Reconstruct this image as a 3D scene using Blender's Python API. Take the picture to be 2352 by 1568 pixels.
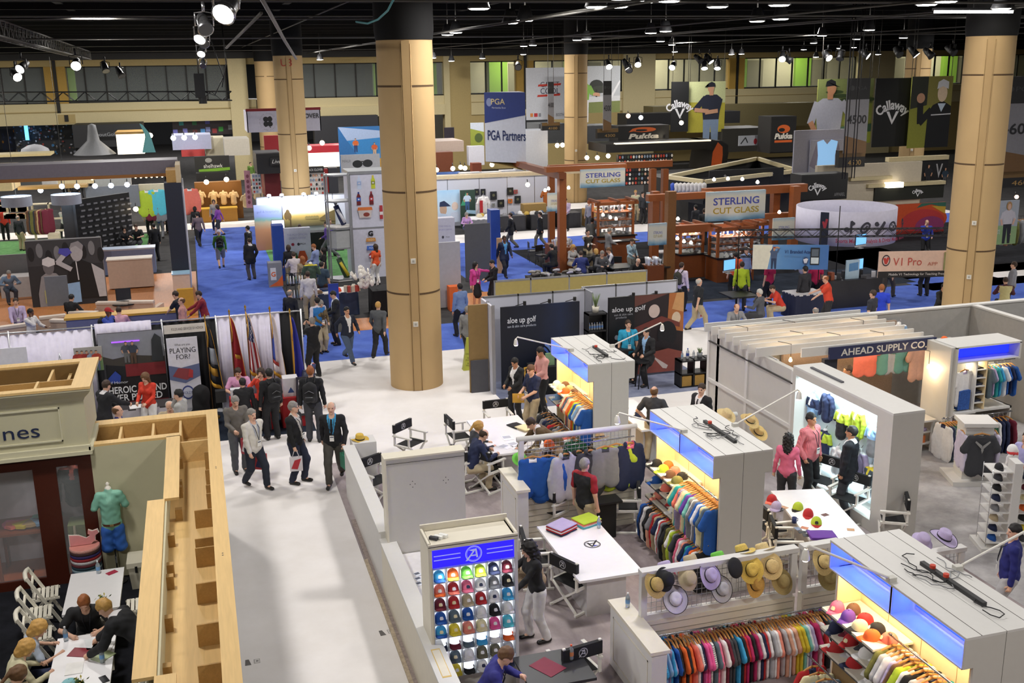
import bpy,math,random
import numpy as np
from mathutils import Vector,Matrix
RN=random.Random(11)
sc=bpy.context.scene
col=sc.collection
for o in list(bpy.data.objects):bpy.data.objects.remove(o)
PI=math.pi
CAMH,FPX=8.45,2419.64
def _cam():
 p,r,y=.254725,-.0145908,.2882623
 fwd=np.array([math.sin(y)*math.cos(p),math.cos(y)*math.cos(p),-math.sin(p)])
 rt=np.array([math.cos(y),-math.sin(y),0.]);up=np.cross(rt,fwd)
 c,s=math.cos(r),math.sin(r)
 return c*rt+s*up,-s*rt+c*up,fwd
CR,CU,CF=_cam()
cd=bpy.data.cameras.new('camera');cam=bpy.data.objects.new('camera',cd);col.objects.link(cam)
cam.matrix_world=Matrix(((CR[0],CU[0],-CF[0],0),(CR[1],CU[1],-CF[1],0),(CR[2],CU[2],-CF[2],CAMH),(0,0,0,1)))
cd.sensor_width=36;cd.lens=FPX*36/2352;cd.clip_start=.1;cd.clip_end=600
sc.camera=cam
def at(px,py,z=0.):
 "the place on the level z that stands at a photograph pixel"
 d=CR*(px-1176)/FPX-CU*(py-784)/FPX+CF
 t=(z-CAMH)/d[2]
 return(float(d[0]*t),float(d[1]*t),z)
def aty(px,py,y):
 "the place on the upright plane at depth y that stands at a photograph pixel"
 d=CR*(px-1176)/FPX-CU*(py-784)/FPX+CF
 t=y/d[1]
 return(float(d[0]*t),y,float(CAMH+d[2]*t))
w=bpy.data.worlds.new('world');sc.world=w;w.use_nodes=True
bg=w.node_tree.nodes['Background'];bg.inputs[0].default_value=(.9,.93,1,1);bg.inputs[1].default_value=.06
vs=sc.view_settings;vs.view_transform='Standard';vs.look='None';vs.gamma=1;vs.use_curve_mapping=False;vs.exposure=0.0
LAMP_W=450
def hall_light(x,y,z,size,watt,colr=(1,.965,.93)):
 l=bpy.data.lights.new('hall_light','AREA');l.energy=watt;l.color=colr;l.shape='DISK';l.size=size
 o=bpy.data.objects.new('hall_light',l);o.location=(x,y,z);col.objects.link(o);return o
def lin(h):
 h=h.lstrip('#');o=[]
 for i in(0,2,4):
  c=int(h[i:i+2],16)/255;o.append(c/12.92 if c<=.04045 else((c+.055)/1.055)**2.4)
 return(*o,1)
_M={}
def M(h,rough=.6,metal=0.,emit=0.,var=.07,scale=9.,alpha=1.,kind=None,trans=0.):
 k=(h,rough,metal,emit,var,scale,alpha,kind,trans)
 if k in _M:return _M[k]
 m=bpy.data.materials.new('finish_'+h.strip('#'));m.use_nodes=True;_M[k]=m
 nt=m.node_tree;b=nt.nodes['Principled BSDF'];c=lin(h)
 b.inputs['Base Color'].default_value=c;b.inputs['Roughness'].default_value=rough;b.inputs['Metallic'].default_value=metal
 if emit:
  b.inputs['Emission Color'].default_value=c;b.inputs['Emission Strength'].default_value=emit
 if trans:b.inputs['Transmission Weight'].default_value=trans
 if alpha<1:b.inputs['Alpha'].default_value=alpha
 if var and not emit:
  tc=nt.nodes.new('ShaderNodeTexCoord');n=nt.nodes.new('ShaderNodeTexNoise');n.inputs['Scale'].default_value=scale;n.inputs['Detail'].default_value=3
  r=nt.nodes.new('ShaderNodeMapRange');r.inputs[3].default_value=1-var*2;r.inputs[4].default_value=1+var*1.2
  x=nt.nodes.new('ShaderNodeVectorMath');x.operation='SCALE';x.inputs[0].default_value=c[:3]
  nt.links.new(tc.outputs['Object'],n.inputs['Vector']);nt.links.new(n.outputs[0],r.inputs[0]);nt.links.new(r.outputs[0],x.inputs['Scale'])
  if kind=='wood':
   mp=nt.nodes.new('ShaderNodeMapping');mp.inputs['Scale'].default_value=(9,.6,9);nt.links.new(tc.outputs['Object'],mp.inputs[0]);nt.links.new(mp.outputs[0],n.inputs['Vector']);n.inputs['Distortion'].default_value=.6
  if kind=='plaid':
   for ax in(0,2):
    wv=nt.nodes.new('ShaderNodeTexWave');wv.bands_direction='XYZ'[ax];wv.inputs['Scale'].default_value=14
    nt.links.new(tc.outputs['Object'],wv.inputs[0])
    mm=nt.nodes.new('ShaderNodeMath');mm.operation='MULTIPLY_ADD';mm.inputs[1].default_value=.35;mm.inputs[2].default_value=.8
    nt.links.new(wv.outputs['Fac'],mm.inputs[0]);y=nt.nodes.new('ShaderNodeVectorMath');y.operation='SCALE'
    nt.links.new(x.outputs[0],y.inputs[0]);nt.links.new(mm.outputs[0],y.inputs['Scale']);x=y
  if kind=='stripe':
   wv=nt.nodes.new('ShaderNodeTexWave');wv.bands_direction='Z';wv.inputs['Scale'].default_value=13
   nt.links.new(tc.outputs['Object'],wv.inputs[0]);g=nt.nodes.new('ShaderNodeMath');g.operation='GREATER_THAN';g.inputs[1].default_value=.5;nt.links.new(wv.outputs['Fac'],g.inputs[0])
   mm=nt.nodes.new('ShaderNodeMath');mm.operation='MULTIPLY_ADD';mm.inputs[1].default_value=.7;mm.inputs[2].default_value=.3;nt.links.new(g.outputs[0],mm.inputs[0])
   y=nt.nodes.new('ShaderNodeVectorMath');y.operation='SCALE';nt.links.new(x.outputs[0],y.inputs[0]);nt.links.new(mm.outputs[0],y.inputs['Scale']);x=y
  nt.links.new(x.outputs[0],b.inputs['Base Color'])
 return m
def Ramp(name,stops,axis='Z',scale=1.,off=0.,noise=.15,nscale=4.,rough=.5):
 "printed picture: bands of ink colour along one axis of the sheet, broken up with noise"
 m=bpy.data.materials.new(name);m.use_nodes=True;nt=m.node_tree;b=nt.nodes['Principled BSDF'];b.inputs['Roughness'].default_value=rough
 tc=nt.nodes.new('ShaderNodeTexCoord');sx=nt.nodes.new('ShaderNodeSeparateXYZ');nt.links.new(tc.outputs['Generated'],sx.inputs[0])
 n=nt.nodes.new('ShaderNodeTexNoise');n.inputs['Scale'].default_value=nscale;n.inputs['Detail'].default_value=4;nt.links.new(tc.outputs['Generated'],n.inputs['Vector'])
 a=nt.nodes.new('ShaderNodeMath');a.operation='MULTIPLY_ADD';a.inputs[1].default_value=noise*2;a.inputs[2].default_value=-noise;nt.links.new(n.outputs[0],a.inputs[0])
 s=nt.nodes.new('ShaderNodeMath');s.operation='ADD';nt.links.new(sx.outputs['XYZ'.index(axis)],s.inputs[0]);nt.links.new(a.outputs[0],s.inputs[1])
 r=nt.nodes.new('ShaderNodeValToRGB');nt.links.new(s.outputs[0],r.inputs[0]);e=r.color_ramp.elements
 while len(e)<len(stops):e.new(.5)
 for i,(p,h) in enumerate(stops):e[i].position=p;e[i].color=lin(h)
 nt.links.new(r.outputs[0],b.inputs['Base Color']);return m
class MB:
 def __init__(s):s.v=[];s.f=[];s.m=[];s.sm=[];s.ms=[]
 def mi(s,m):
  if m not in s.ms:s.ms.append(m)
  return s.ms.index(m)
 def add(s,vs,fs,m,smooth=False):
  b=len(s.v);i=s.mi(m);s.v+=[tuple(v) for v in vs]
  for f in fs:s.f.append([b+j for j in f]);s.m.append(i);s.sm.append(smooth)
  return s
 def box(s,x0,y0,z0,x1,y1,z1,m):
  return s.add([(x0,y0,z0),(x1,y0,z0),(x1,y1,z0),(x0,y1,z0),(x0,y0,z1),(x1,y0,z1),(x1,y1,z1),(x0,y1,z1)],[(3,2,1,0),(4,5,6,7),(0,1,5,4),(1,2,6,5),(2,3,7,6),(3,0,4,7)],m)
 def cbox(s,c,sz,m,rot=None):
  h=Vector(sz)/2;R=rot or Matrix.Identity(3);c=Vector(c)
  vs=[c+R@Vector((sx*h.x,sy*h.y,sz_*h.z)) for sz_ in(-1,1) for sx,sy in((-1,-1),(1,-1),(1,1),(-1,1))]
  return s.add(vs,[(3,2,1,0),(4,5,6,7),(0,1,5,4),(1,2,6,5),(2,3,7,6),(3,0,4,7)],m)
 def bar(s,a,b,w,h,m,up=(0,0,1)):
  a,b=Vector(a),Vector(b);d=b-a;L=d.length;d.normalize();u=Vector(up)
  if abs(d.dot(u))>.99:u=Vector((0,1,0))
  x=d.cross(u).normalized();z=x.cross(d)
  return s.cbox((a+b)/2,(w,L,h),m,Matrix((x,d,z)).transposed())
 def tube(s,pts,r,m,n=8,cap=True,smooth=True):
  pts=[Vector(p) for p in pts];rs=r if isinstance(r,(list,tuple)) else[r]*len(pts);vs=[];fs=[]
  u=None
  for i,p in enumerate(pts):
   d=(pts[min(i+1,len(pts)-1)]-pts[max(i-1,0)]).normalized()
   if u is None:u=d.orthogonal().normalized()
   u=(u-d*u.dot(d));u=u.normalized() if u.length>1e-6 else d.orthogonal().normalized()
   w_=d.cross(u)
   vs+=[p+(u*math.cos(2*PI*k/n)+w_*math.sin(2*PI*k/n))*rs[i] for k in range(n)]
  for i in range(len(pts)-1):
   for k in range(n):a=i*n+k;b=i*n+(k+1)%n;fs.append((a,b,b+n,a+n))
  if cap:fs+=[tuple(range(n))[::-1],tuple(range(len(vs)-n,len(vs)))]
  return s.add(vs,fs,m,smooth)
 def cyl(s,c,r,h,m,n=20,smooth=True,r2=None):
  c=Vector(c);r2=r if r2 is None else r2
  vs=[c+Vector((r*math.cos(2*PI*k/n),r*math.sin(2*PI*k/n),0)) for k in range(n)]+[c+Vector((r2*math.cos(2*PI*k/n),r2*math.sin(2*PI*k/n),h)) for k in range(n)]
  s.add(vs,[(k,(k+1)%n,(k+1)%n+n,k+n) for k in range(n)],m,smooth)
  return s.add(vs,[tuple(range(n))[::-1],tuple(range(n,2*n))],m)
 def lathe(s,prof,m,n=24,c=(0,0,0),sx=1,sy=1):
  vs=[];fs=[]
  for r,z in prof:vs+=[(c[0]+sx*r*math.cos(2*PI*k/n),c[1]+sy*r*math.sin(2*PI*k/n),c[2]+z) for k in range(n)]
  for i in range(len(prof)-1):
   for k in range(n):a=i*n+k;b=i*n+(k+1)%n;fs.append((a,b,b+n,a+n))
  return s.add(vs,fs,m,True)
 def poly(s,pts,m):return s.add(pts,[tuple(range(len(pts)))],m)
 def prism(s,pts,d,m):
  "outline pts (3-D, planar) thickened by vector d"
  n=len(pts);d=Vector(d);vs=[Vector(p) for p in pts]+[Vector(p)+d for p in pts]
  return s.add(vs,[tuple(range(n))[::-1],tuple(range(n,2*n))]+[(k,(k+1)%n,(k+1)%n+n,k+n) for k in range(n)],m)
 def disc(s,c,r,u,v,m,n=24,r2=None):
  "flat disc or ring in the plane u, v"
  c,u,v=Vector(c),Vector(u),Vector(v);P=lambda rr,k:c+(u*math.cos(2*PI*k/n)+v*math.sin(2*PI*k/n))*rr
  if r2 is None:return s.add([P(r,k) for k in range(n)],[tuple(range(n))],m)
  return s.add([P(r,k) for k in range(n)]+[P(r2,k) for k in range(n)],[(k,(k+1)%n,(k+1)%n+n,k+n) for k in range(n)],m)
 def build(s,name,parent=None,**kw):
  me=bpy.data.meshes.new(name);me.from_pydata(s.v,[],s.f)
  for m in s.ms:me.materials.append(m)
  me.polygons.foreach_set('material_index',s.m);me.polygons.foreach_set('use_smooth',s.sm);me.update()
  return obj(name,me,parent,**kw)
def obj(name,me,parent=None,loc=None,rz=None,label=None,cat=None,group=None,kind=None):
 o=bpy.data.objects.new(name,me);col.objects.link(o)
 if parent:o.parent=parent
 if loc is not None:o.location=loc
 if rz is not None:o.rotation_euler=(0,0,rz)
 return tag(o,label,cat,group,kind)
def tag(o,label=None,cat=None,group=None,kind=None):
 if label:o['label']=label
 if cat:o['category']=cat
 if group:o['group']=group
 if kind:o['kind']=kind
 return o
def thing(name,label,cat,loc=(0,0,0),rz=0,group=None,scale=None):
 o=bpy.data.objects.new(name,None);col.objects.link(o);o.empty_display_size=.1
 o.location=loc;o.rotation_euler=(0,0,rz)
 if scale:o.scale=(scale,)*3
 return tag(o,label,cat,group)
def dup(r,loc=None,rz=None,label=None,group=None,par=None):
 c=r.copy();col.objects.link(c);c.parent=par
 if loc is not None:c.location=loc
 if rz is not None:c.rotation_euler=(0,0,rz)
 if label:c['label']=label
 if group:c['group']=group
 for ch in r.children:dup(ch,par=c)
 return c
def struct(mb,name):return mb.build(name,kind='structure')
ORD='first second third fourth fifth sixth seventh eighth ninth tenth eleventh twelfth thirteenth fourteenth fifteenth sixteenth seventeenth eighteenth nineteenth twentieth'.split()
def nth(i):
 if i<20:return ORD[i]
 t=(i+1)//10;u=(i+1)%10;tens={2:'twenty',3:'thirty',4:'forty',5:'fifty'}[t]
 return(tens[:-1]+'ieth') if u==0 else tens+'-'+ORD[u-1]
_T={}
def text_geo(s,bold=0.,shear=0.):
 k=(s,bold,shear)
 if k not in _T:
  c=bpy.data.curves.new('glyphs','FONT');c.body=s;c.size=1;c.offset=bold;c.shear=shear;c.resolution_u=3
  o=bpy.data.objects.new('glyphs',c);me=bpy.data.meshes.new_from_object(o)
  v=np.array([x.co[:] for x in me.vertices]) if len(me.vertices) else np.zeros((1,3));f=[tuple(p.vertices) for p in me.polygons]
  bpy.data.objects.remove(o);bpy.data.meshes.remove(me);bpy.data.curves.remove(c)
  _T[k]=(v,f)
 return _T[k]
def letters(mb,s,o,u,v,h,m,w=None,align='c',bold=0.,shear=0.,lift=.004,bend=None):
 """set text in the plane (u right, v up) about point o; h is the cap height.  bend(x,y)->(x,y) may warp it"""
 V,F=text_geo(s,bold,shear)
 x=V[:,0];y=V[:,1];x=x-x.min();W=x.max() or 1
 sy=h/.70;sx=sy if w is None else w/W
 x=x*sx;W*=sx;y=y*sy
 x=x-(W/2 if align=='c' else 0 if align=='l' else W)
 o,u,v=Vector(o),Vector(u).normalized(),Vector(v).normalized();n=u.cross(v)
 if bend:pts=[bend(a,b) for a,b in zip(x,y)]
 else:pts=list(zip(x,y))
 return mb.add([o+u*float(a)+v*float(b)+n*lift for a,b in pts],F,m)
def arc_letters(mb,s,o,u,v,h,r,m,span,bold=.03,lift=.004):
 "text on an arch of radius r"
 def b(a,c):t=a/r;return(math.sin(t)*(r+c),math.cos(t)*(r+c)-r)
 return letters(mb,s,o,u,v,h,m,w=span,bold=bold,lift=lift,bend=b)
def ring_a(mb,o,u,v,r,m,lift=.004,m2=None):
 "ring with a slanting letter A"
 o,u,v=Vector(o),Vector(u).normalized(),Vector(v).normalized();n=u.cross(v)*lift
 mb.disc(o+n,r,u,v,m,28,r*.9)
 mb.disc(o+n,r*.84,u,v,m,28,r*.8)
 def q(pts,mm=m):mb.poly([o+n*1.3+u*(a*r)+v*(b*r) for a,b in pts],mm)
 q([(-1.0,-.8),(-.75,-.8),(.3,.55),(.16,.62)]);q([(.16,.62),(.34,.62),(.52,-.5),(.3,-.5)]);q([(-.35,-.12),(.45,-.12),(.45,-.28),(-.5,-.28)])
 q([(-.6,.52),(.1,.62),(-.1,.3)],m2 or m)
 return mb
class Blob:
 def __init__(s,lo,hi,res):
  s.lo=np.array(lo,float);s.res=res;s.n=np.maximum(3,np.ceil((np.array(hi)-s.lo)/res).astype(int)+1)
  s.f=np.full(s.n,1.,np.float32)
 def _sub(s,lo,hi):
  a=np.clip(np.floor((np.array(lo)-s.lo)/s.res).astype(int),0,s.n-1);b=np.clip(np.ceil((np.array(hi)-s.lo)/s.res).astype(int)+1,1,s.n)
  g=[s.lo[i]+s.res*np.arange(a[i],b[i]) for i in range(3)]
  return tuple(slice(a[i],b[i]) for i in range(3)),(g[0][:,None,None],g[1][None,:,None],g[2][None,None,:])
 def _mix(s,sl,d,k,cut):
  e=s.f[sl]
  if e.size==0:return
  if cut:s.f[sl]=np.maximum(e,-d);return
  if k<=0:s.f[sl]=np.minimum(e,d);return
  h=np.clip(.5+.5*(e-d)/k,0,1);s.f[sl]=e*(1-h)+d*h-k*h*(1-h)
 def cone(s,a,b,ra,rb,k=.03,flat=None,fs=1.,cut=False):
  a=np.array(a,float);b=np.array(b,float);R=max(ra,rb)*max(1,fs)+k+2*s.res
  sl,(X,Y,Z)=s._sub(np.minimum(a,b)-R,np.maximum(a,b)+R)
  d=b-a
  px,py,pz=X-a[0],Y-a[1],Z-a[2]
  L=float(d@d) or 1e-9;h=np.clip((px*d[0]+py*d[1]+pz*d[2])/L,0,1)
  qx,qy,qz=px-h*d[0],py-h*d[1],pz-h*d[2];r2=qx*qx+qy*qy+qz*qz
  if flat is not None:
   c=qx*flat[0]+qy*flat[1]+qz*flat[2];r2=r2+(fs*fs-1)*c*c
  s._mix(sl,np.sqrt(r2)-(ra+(rb-ra)*h),k,cut);return s
 def ell(s,c,r,k=.03,R=None,cut=False):
  c=np.array(c,float);r=np.array(r,float);B=max(r)+k+2*s.res;sl,(X,Y,Z)=s._sub(c-B,c+B)
  x,y,z=X-c[0],Y-c[1],Z-c[2]
  if R is not None:
   R=np.array(R);x,y,z=(R[0,0]*x+R[1,0]*y+R[2,0]*z,R[0,1]*x+R[1,1]*y+R[2,1]*z,R[0,2]*x+R[1,2]*y+R[2,2]*z)
  q=np.sqrt((x/r[0])**2+(y/r[1])**2+(z/r[2])**2);s._mix(sl,(q-1)*min(r)*np.where(q>1,1.0,1.),k,cut);return s
 def rough(s,amp,sc_=30.,seed=0):
  sl,(X,Y,Z)=s._sub(s.lo,s.lo+s.res*s.n);a=seed*1.7
  s.f+=amp*(np.sin(X*sc_+a+2*np.sin(Z*sc_*.6))*np.sin(Y*sc_*.9+1+a)+np.sin(Z*sc_*1.3+2*np.sin(X*sc_*.7+a))*.7)
  return s
 def net(s):
  f=s.f;m=f<0;c=np.zeros(np.array(f.shape)-1,np.uint8);O=[(i,j,k) for i in(0,1) for j in(0,1) for k in(0,1)]
  for i,j,k in O:c+=m[i:i+c.shape[0],j:j+c.shape[1],k:k+c.shape[2]]
  act=np.argwhere((c>0)&(c<8))
  if len(act)==0:return np.zeros((0,3)),np.zeros((0,4),int)
  val=np.stack([f[act[:,0]+i,act[:,1]+j,act[:,2]+k] for i,j,k in O],1)
  P=np.zeros((len(act),3));N=np.zeros(len(act));OA=np.array(O,float)
  for a in range(8):
   for b in range(a+1,8):
    if sum(abs(x-y) for x,y in zip(O[a],O[b]))!=1:continue
    va,vb=val[:,a],val[:,b];x=(va<0)!=(vb<0);t=np.where(x,va/np.where(va==vb,1,va-vb),0)
    P+=np.where(x[:,None],OA[a]+t[:,None]*(OA[b]-OA[a]),0);N+=x
  V=(act+P/N[:,None])*s.res+s.lo
  idx=np.full(c.shape,-1,int);idx[tuple(act.T)]=np.arange(len(act));Q=[]
  for ax in range(3):
   sl0=[slice(1,-1)]*3;sl0[ax]=slice(0,-1);sl1=list(sl0);sl1[ax]=slice(1,None)
   A=m[tuple(sl0)];B=m[tuple(sl1)];e=np.argwhere(A!=B);off=np.array([1,1,1]);off[ax]=0
   if len(e)==0:continue
   g=e+off;u=np.zeros(3,int);v=np.zeros(3,int);u[(ax+1)%3]=1;v[(ax+2)%3]=1
   q=np.stack([idx[tuple((g-u-v).T)],idx[tuple((g-v).T)],idx[tuple(g.T)],idx[tuple((g-u).T)]],1)
   fl=A[tuple(e.T)];q[~fl]=q[~fl][:,::-1];Q.append(q)
  return V,np.concatenate(Q)
def npmesh(name,V,Q,mats=None,mi=None,extra=None):
 me=bpy.data.meshes.new(name);v=V.tolist();q=Q.tolist()
 if extra:b=len(v);v+=[tuple(p) for p in extra[0]];q+=[[b+i for i in f] for f in extra[1]]
 me.from_pydata(v,[],q);n=len(q)
 for m in mats or[None]:me.materials.append(m)
 if mi is not None:me.polygons.foreach_set('material_index',list(mi)+[0]*(n-len(mi)))
 me.polygons.foreach_set('use_smooth',[True]*n);me.update();return me
def rotx(a):c,s=math.cos(a),math.sin(a);return np.array([[1,0,0],[0,c,-s],[0,s,c]])
def roty(a):c,s=math.cos(a),math.sin(a);return np.array([[c,0,s],[0,1,0],[-s,0,c]])
def rotz(a):c,s=math.cos(a),math.sin(a);return np.array([[c,-s,0],[s,c,0],[0,0,1]])
def ik(a,t,l1,l2,pole):
 a=np.array(a,float);t=np.array(t,float);d=t-a;L=np.linalg.norm(d);mx=(l1+l2)*.995
 if L>mx:t=a+d*mx/L;L=mx;d=t-a
 u=d/L;p=np.array(pole,float);p=p-u*(p@u);p/=np.linalg.norm(p)+1e-9
 x=(l1*l1-l2*l2+L*L)/(2*L);h=math.sqrt(max(0,l1*l1-x*x));return a+u*x+p*h,t
POSE=dict(stand=dict(rh=(.27,.04,.83),lh=(-.27,.03,.83),rf=(.11,.0,.08),lf=(-.12,.06,.08)),stand2=dict(rh=(.25,.10,.86),lh=(-.26,.0,.84),rf=(.15,-.06,.08),lf=(-.10,.08,.08),pel=(.02,0,.905),head=(.4,.05)),hold=dict(rh=(.12,.30,1.06),lh=(-.12,.30,1.04),head=(0,.35),rf=(.11,.02,.08),lf=(-.11,-.03,.08)),cross=dict(rh=(-.10,.22,1.14),lh=(.12,.24,1.10),rf=(.13,0,.08),lf=(-.12,.05,.08)),hips=dict(rh=(.21,.04,1.0),lh=(-.21,.04,1.0),rf=(.16,0,.08),lf=(-.15,.03,.08),rp=(1,-.6,0),lp=(-1,-.6,0)),pocket=dict(rh=(.22,.06,.92),lh=(-.24,.06,.86),rf=(.14,.04,.08),lf=(-.12,-.04,.08),rp=(1,-.8,0),lp=(-.8,-1,0)),walk=dict(rh=(.24,-.16,.88),lh=(-.24,.22,.92),rf=(.09,.30,.10),lf=(-.09,-.32,.15),lean=.06,pel=(0,0,.89)),walk2=dict(rh=(.25,.20,.90),lh=(-.25,-.12,.86),rf=(.09,-.26,.13),lf=(-.09,.24,.09),lean=.05,pel=(0,0,.90)),stride=dict(rh=(.24,-.20,.92),lh=(-.24,.26,.98),rf=(.08,.42,.11),lf=(-.08,-.42,.17),lean=.08,pel=(0,0,.86)),phone=dict(rh=(.12,.14,1.50),lh=(-.2,.2,1.02),rp=(.7,-.3,-1),rf=(.11,0,.08),lf=(-.12,.05,.08),head=(0,.1)),photo=dict(rh=(.10,.26,1.50),lh=(-.10,.26,1.50),rp=(.7,-.1,-1),lp=(-.7,-.1,-1),rf=(.14,0,.08),lf=(-.12,.05,.08)),point=dict(rh=(.24,.05,.88),lh=(-.62,.25,1.36),rf=(.10,0,.08),lf=(-.10,.03,.08),head=(.5,0)),reach=dict(rh=(.2,.52,1.12),lh=(-.16,.46,1.02),rf=(.12,.08,.08),lf=(-.12,-.12,.08),lean=.18,head=(0,.25)),bend=dict(rh=(.18,.66,.80),lh=(-.20,.60,.80),rf=(.13,.02,.08),lf=(-.13,-.14,.08),lean=.95,pel=(0,-.12,.90),head=(0,.25)),sit=dict(pel=(0,0,.55),rh=(.16,.40,.80),lh=(-.16,.40,.80),rf=(.13,.44,.08),lf=(-.13,.40,.08),lean=.15,head=(0,.3),rp=(.8,-.4,-.6),lp=(-.8,-.4,-.6)),sitback=dict(pel=(0,0,.55),rh=(.18,.30,.66),lh=(-.18,.28,.66),rf=(.14,.50,.08),lf=(-.14,.42,.08),lean=-.12,head=(0,.05)),sitlean=dict(pel=(0,-.02,.55),rh=(.20,.52,.79),lh=(-.18,.50,.79),rf=(.14,.36,.08),lf=(-.14,.30,.08),lean=.5,head=(0,.35),rp=(.8,-.2,-.6),lp=(-.8,-.2,-.6)),sitphone=dict(rp=(.7,-.2,-1),pel=(0,0,.55),rh=(.10,.17,1.12),lh=(-.16,.40,.79),rf=(.13,.44,.08),lf=(-.13,.40,.08),lean=.1,head=(0,.1)),stool=dict(pel=(0,0,.78),rh=(.16,.34,.92),lh=(-.18,.30,.92),rf=(.14,.36,.20),lf=(-.13,.20,.10),lean=.1,head=(0,.1)),)
_PC={}
def skeleton(pose,fem,head=None):
 p=dict(pel=(0,0,.915),lean=0,twist=0,head=(0,0),rp=(.5,-1,0),lp=(-.5,-1,0));p.update(POSE[pose])
 if head is not None:p['head']=head
 S={};pel=np.array(p['pel']);T=rotz(p['twist'])@rotx(-p['lean']);S['pel']=pel;S['T']=T
 tp=lambda x,y,z:pel+T@(np.array([x,y,z])-np.array([0,0,.915]));S['tp']=tp
 sw=.165 if fem else.19;hw=.095
 S['sh']=[tp(sw,-.01,1.415),tp(-sw,-.01,1.415)]
 S['hip']=[pel+np.array([hw,0,-.02]),pel+np.array([-hw,0,-.02])]
 S['wr']=[];S['el']=[];S['kn']=[];S['an']=[]
 for i,(h,q) in enumerate((('rh','rp'),('lh','lp'))):
  e,t=ik(S['sh'][i],p[h],.285,.255,p[q]);S['el'].append(e);S['wr'].append(t)
 for i,f in enumerate(('rf','lf')):
  k,t=ik(S['hip'][i],p[f],.425,.42,(.12*(1-2*i),1,.25));S['kn'].append(k);S['an'].append(t)
 h=p['head'];nk=tp(0,-.005,1.475);S['nk']=nk
 HR=rotz(h[0])@rotx(-h[1]-p['lean']*.45);S['HR']=HR;S['hp']=lambda x,y,z:nk+HR@(np.array([x,y,z])-np.array([0,0,1.475]))
 return S
def hand_tubes(w,e,body_c,curl=.5):
 "palm end, four unequal curled fingers and a thumb"
 d=w-e;d=d/np.linalg.norm(d);inn=body_c-w;inn=inn-d*(inn@d);n=np.linalg.norm(inn);inn=inn/n if n>1e-5 else np.array([1.,0,0])
 s=np.cross(d,inn);mb=MB();pc=w+d*.085
 for q,L in((-.03,.062),(-.011,.075),(.009,.07),(.028,.055)):
  a=w+d*.075+s*q;b=a+(d*.8+inn*.4)*L*.5;c=b+(d*math.cos(curl*1.8)+inn*math.sin(curl*1.8))*L*.5
  mb.tube([a,b,c],[.0095,.009,.007],None,6)
 a=w+d*.03-s*.03;b=a+(d*.5-s*.6+inn*.5)*.04;mb.tube([a,b,b+(d*.8+inn*.3)*.03],[.011,.010,.007],None,6)
 return mb.v,mb.f
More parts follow.
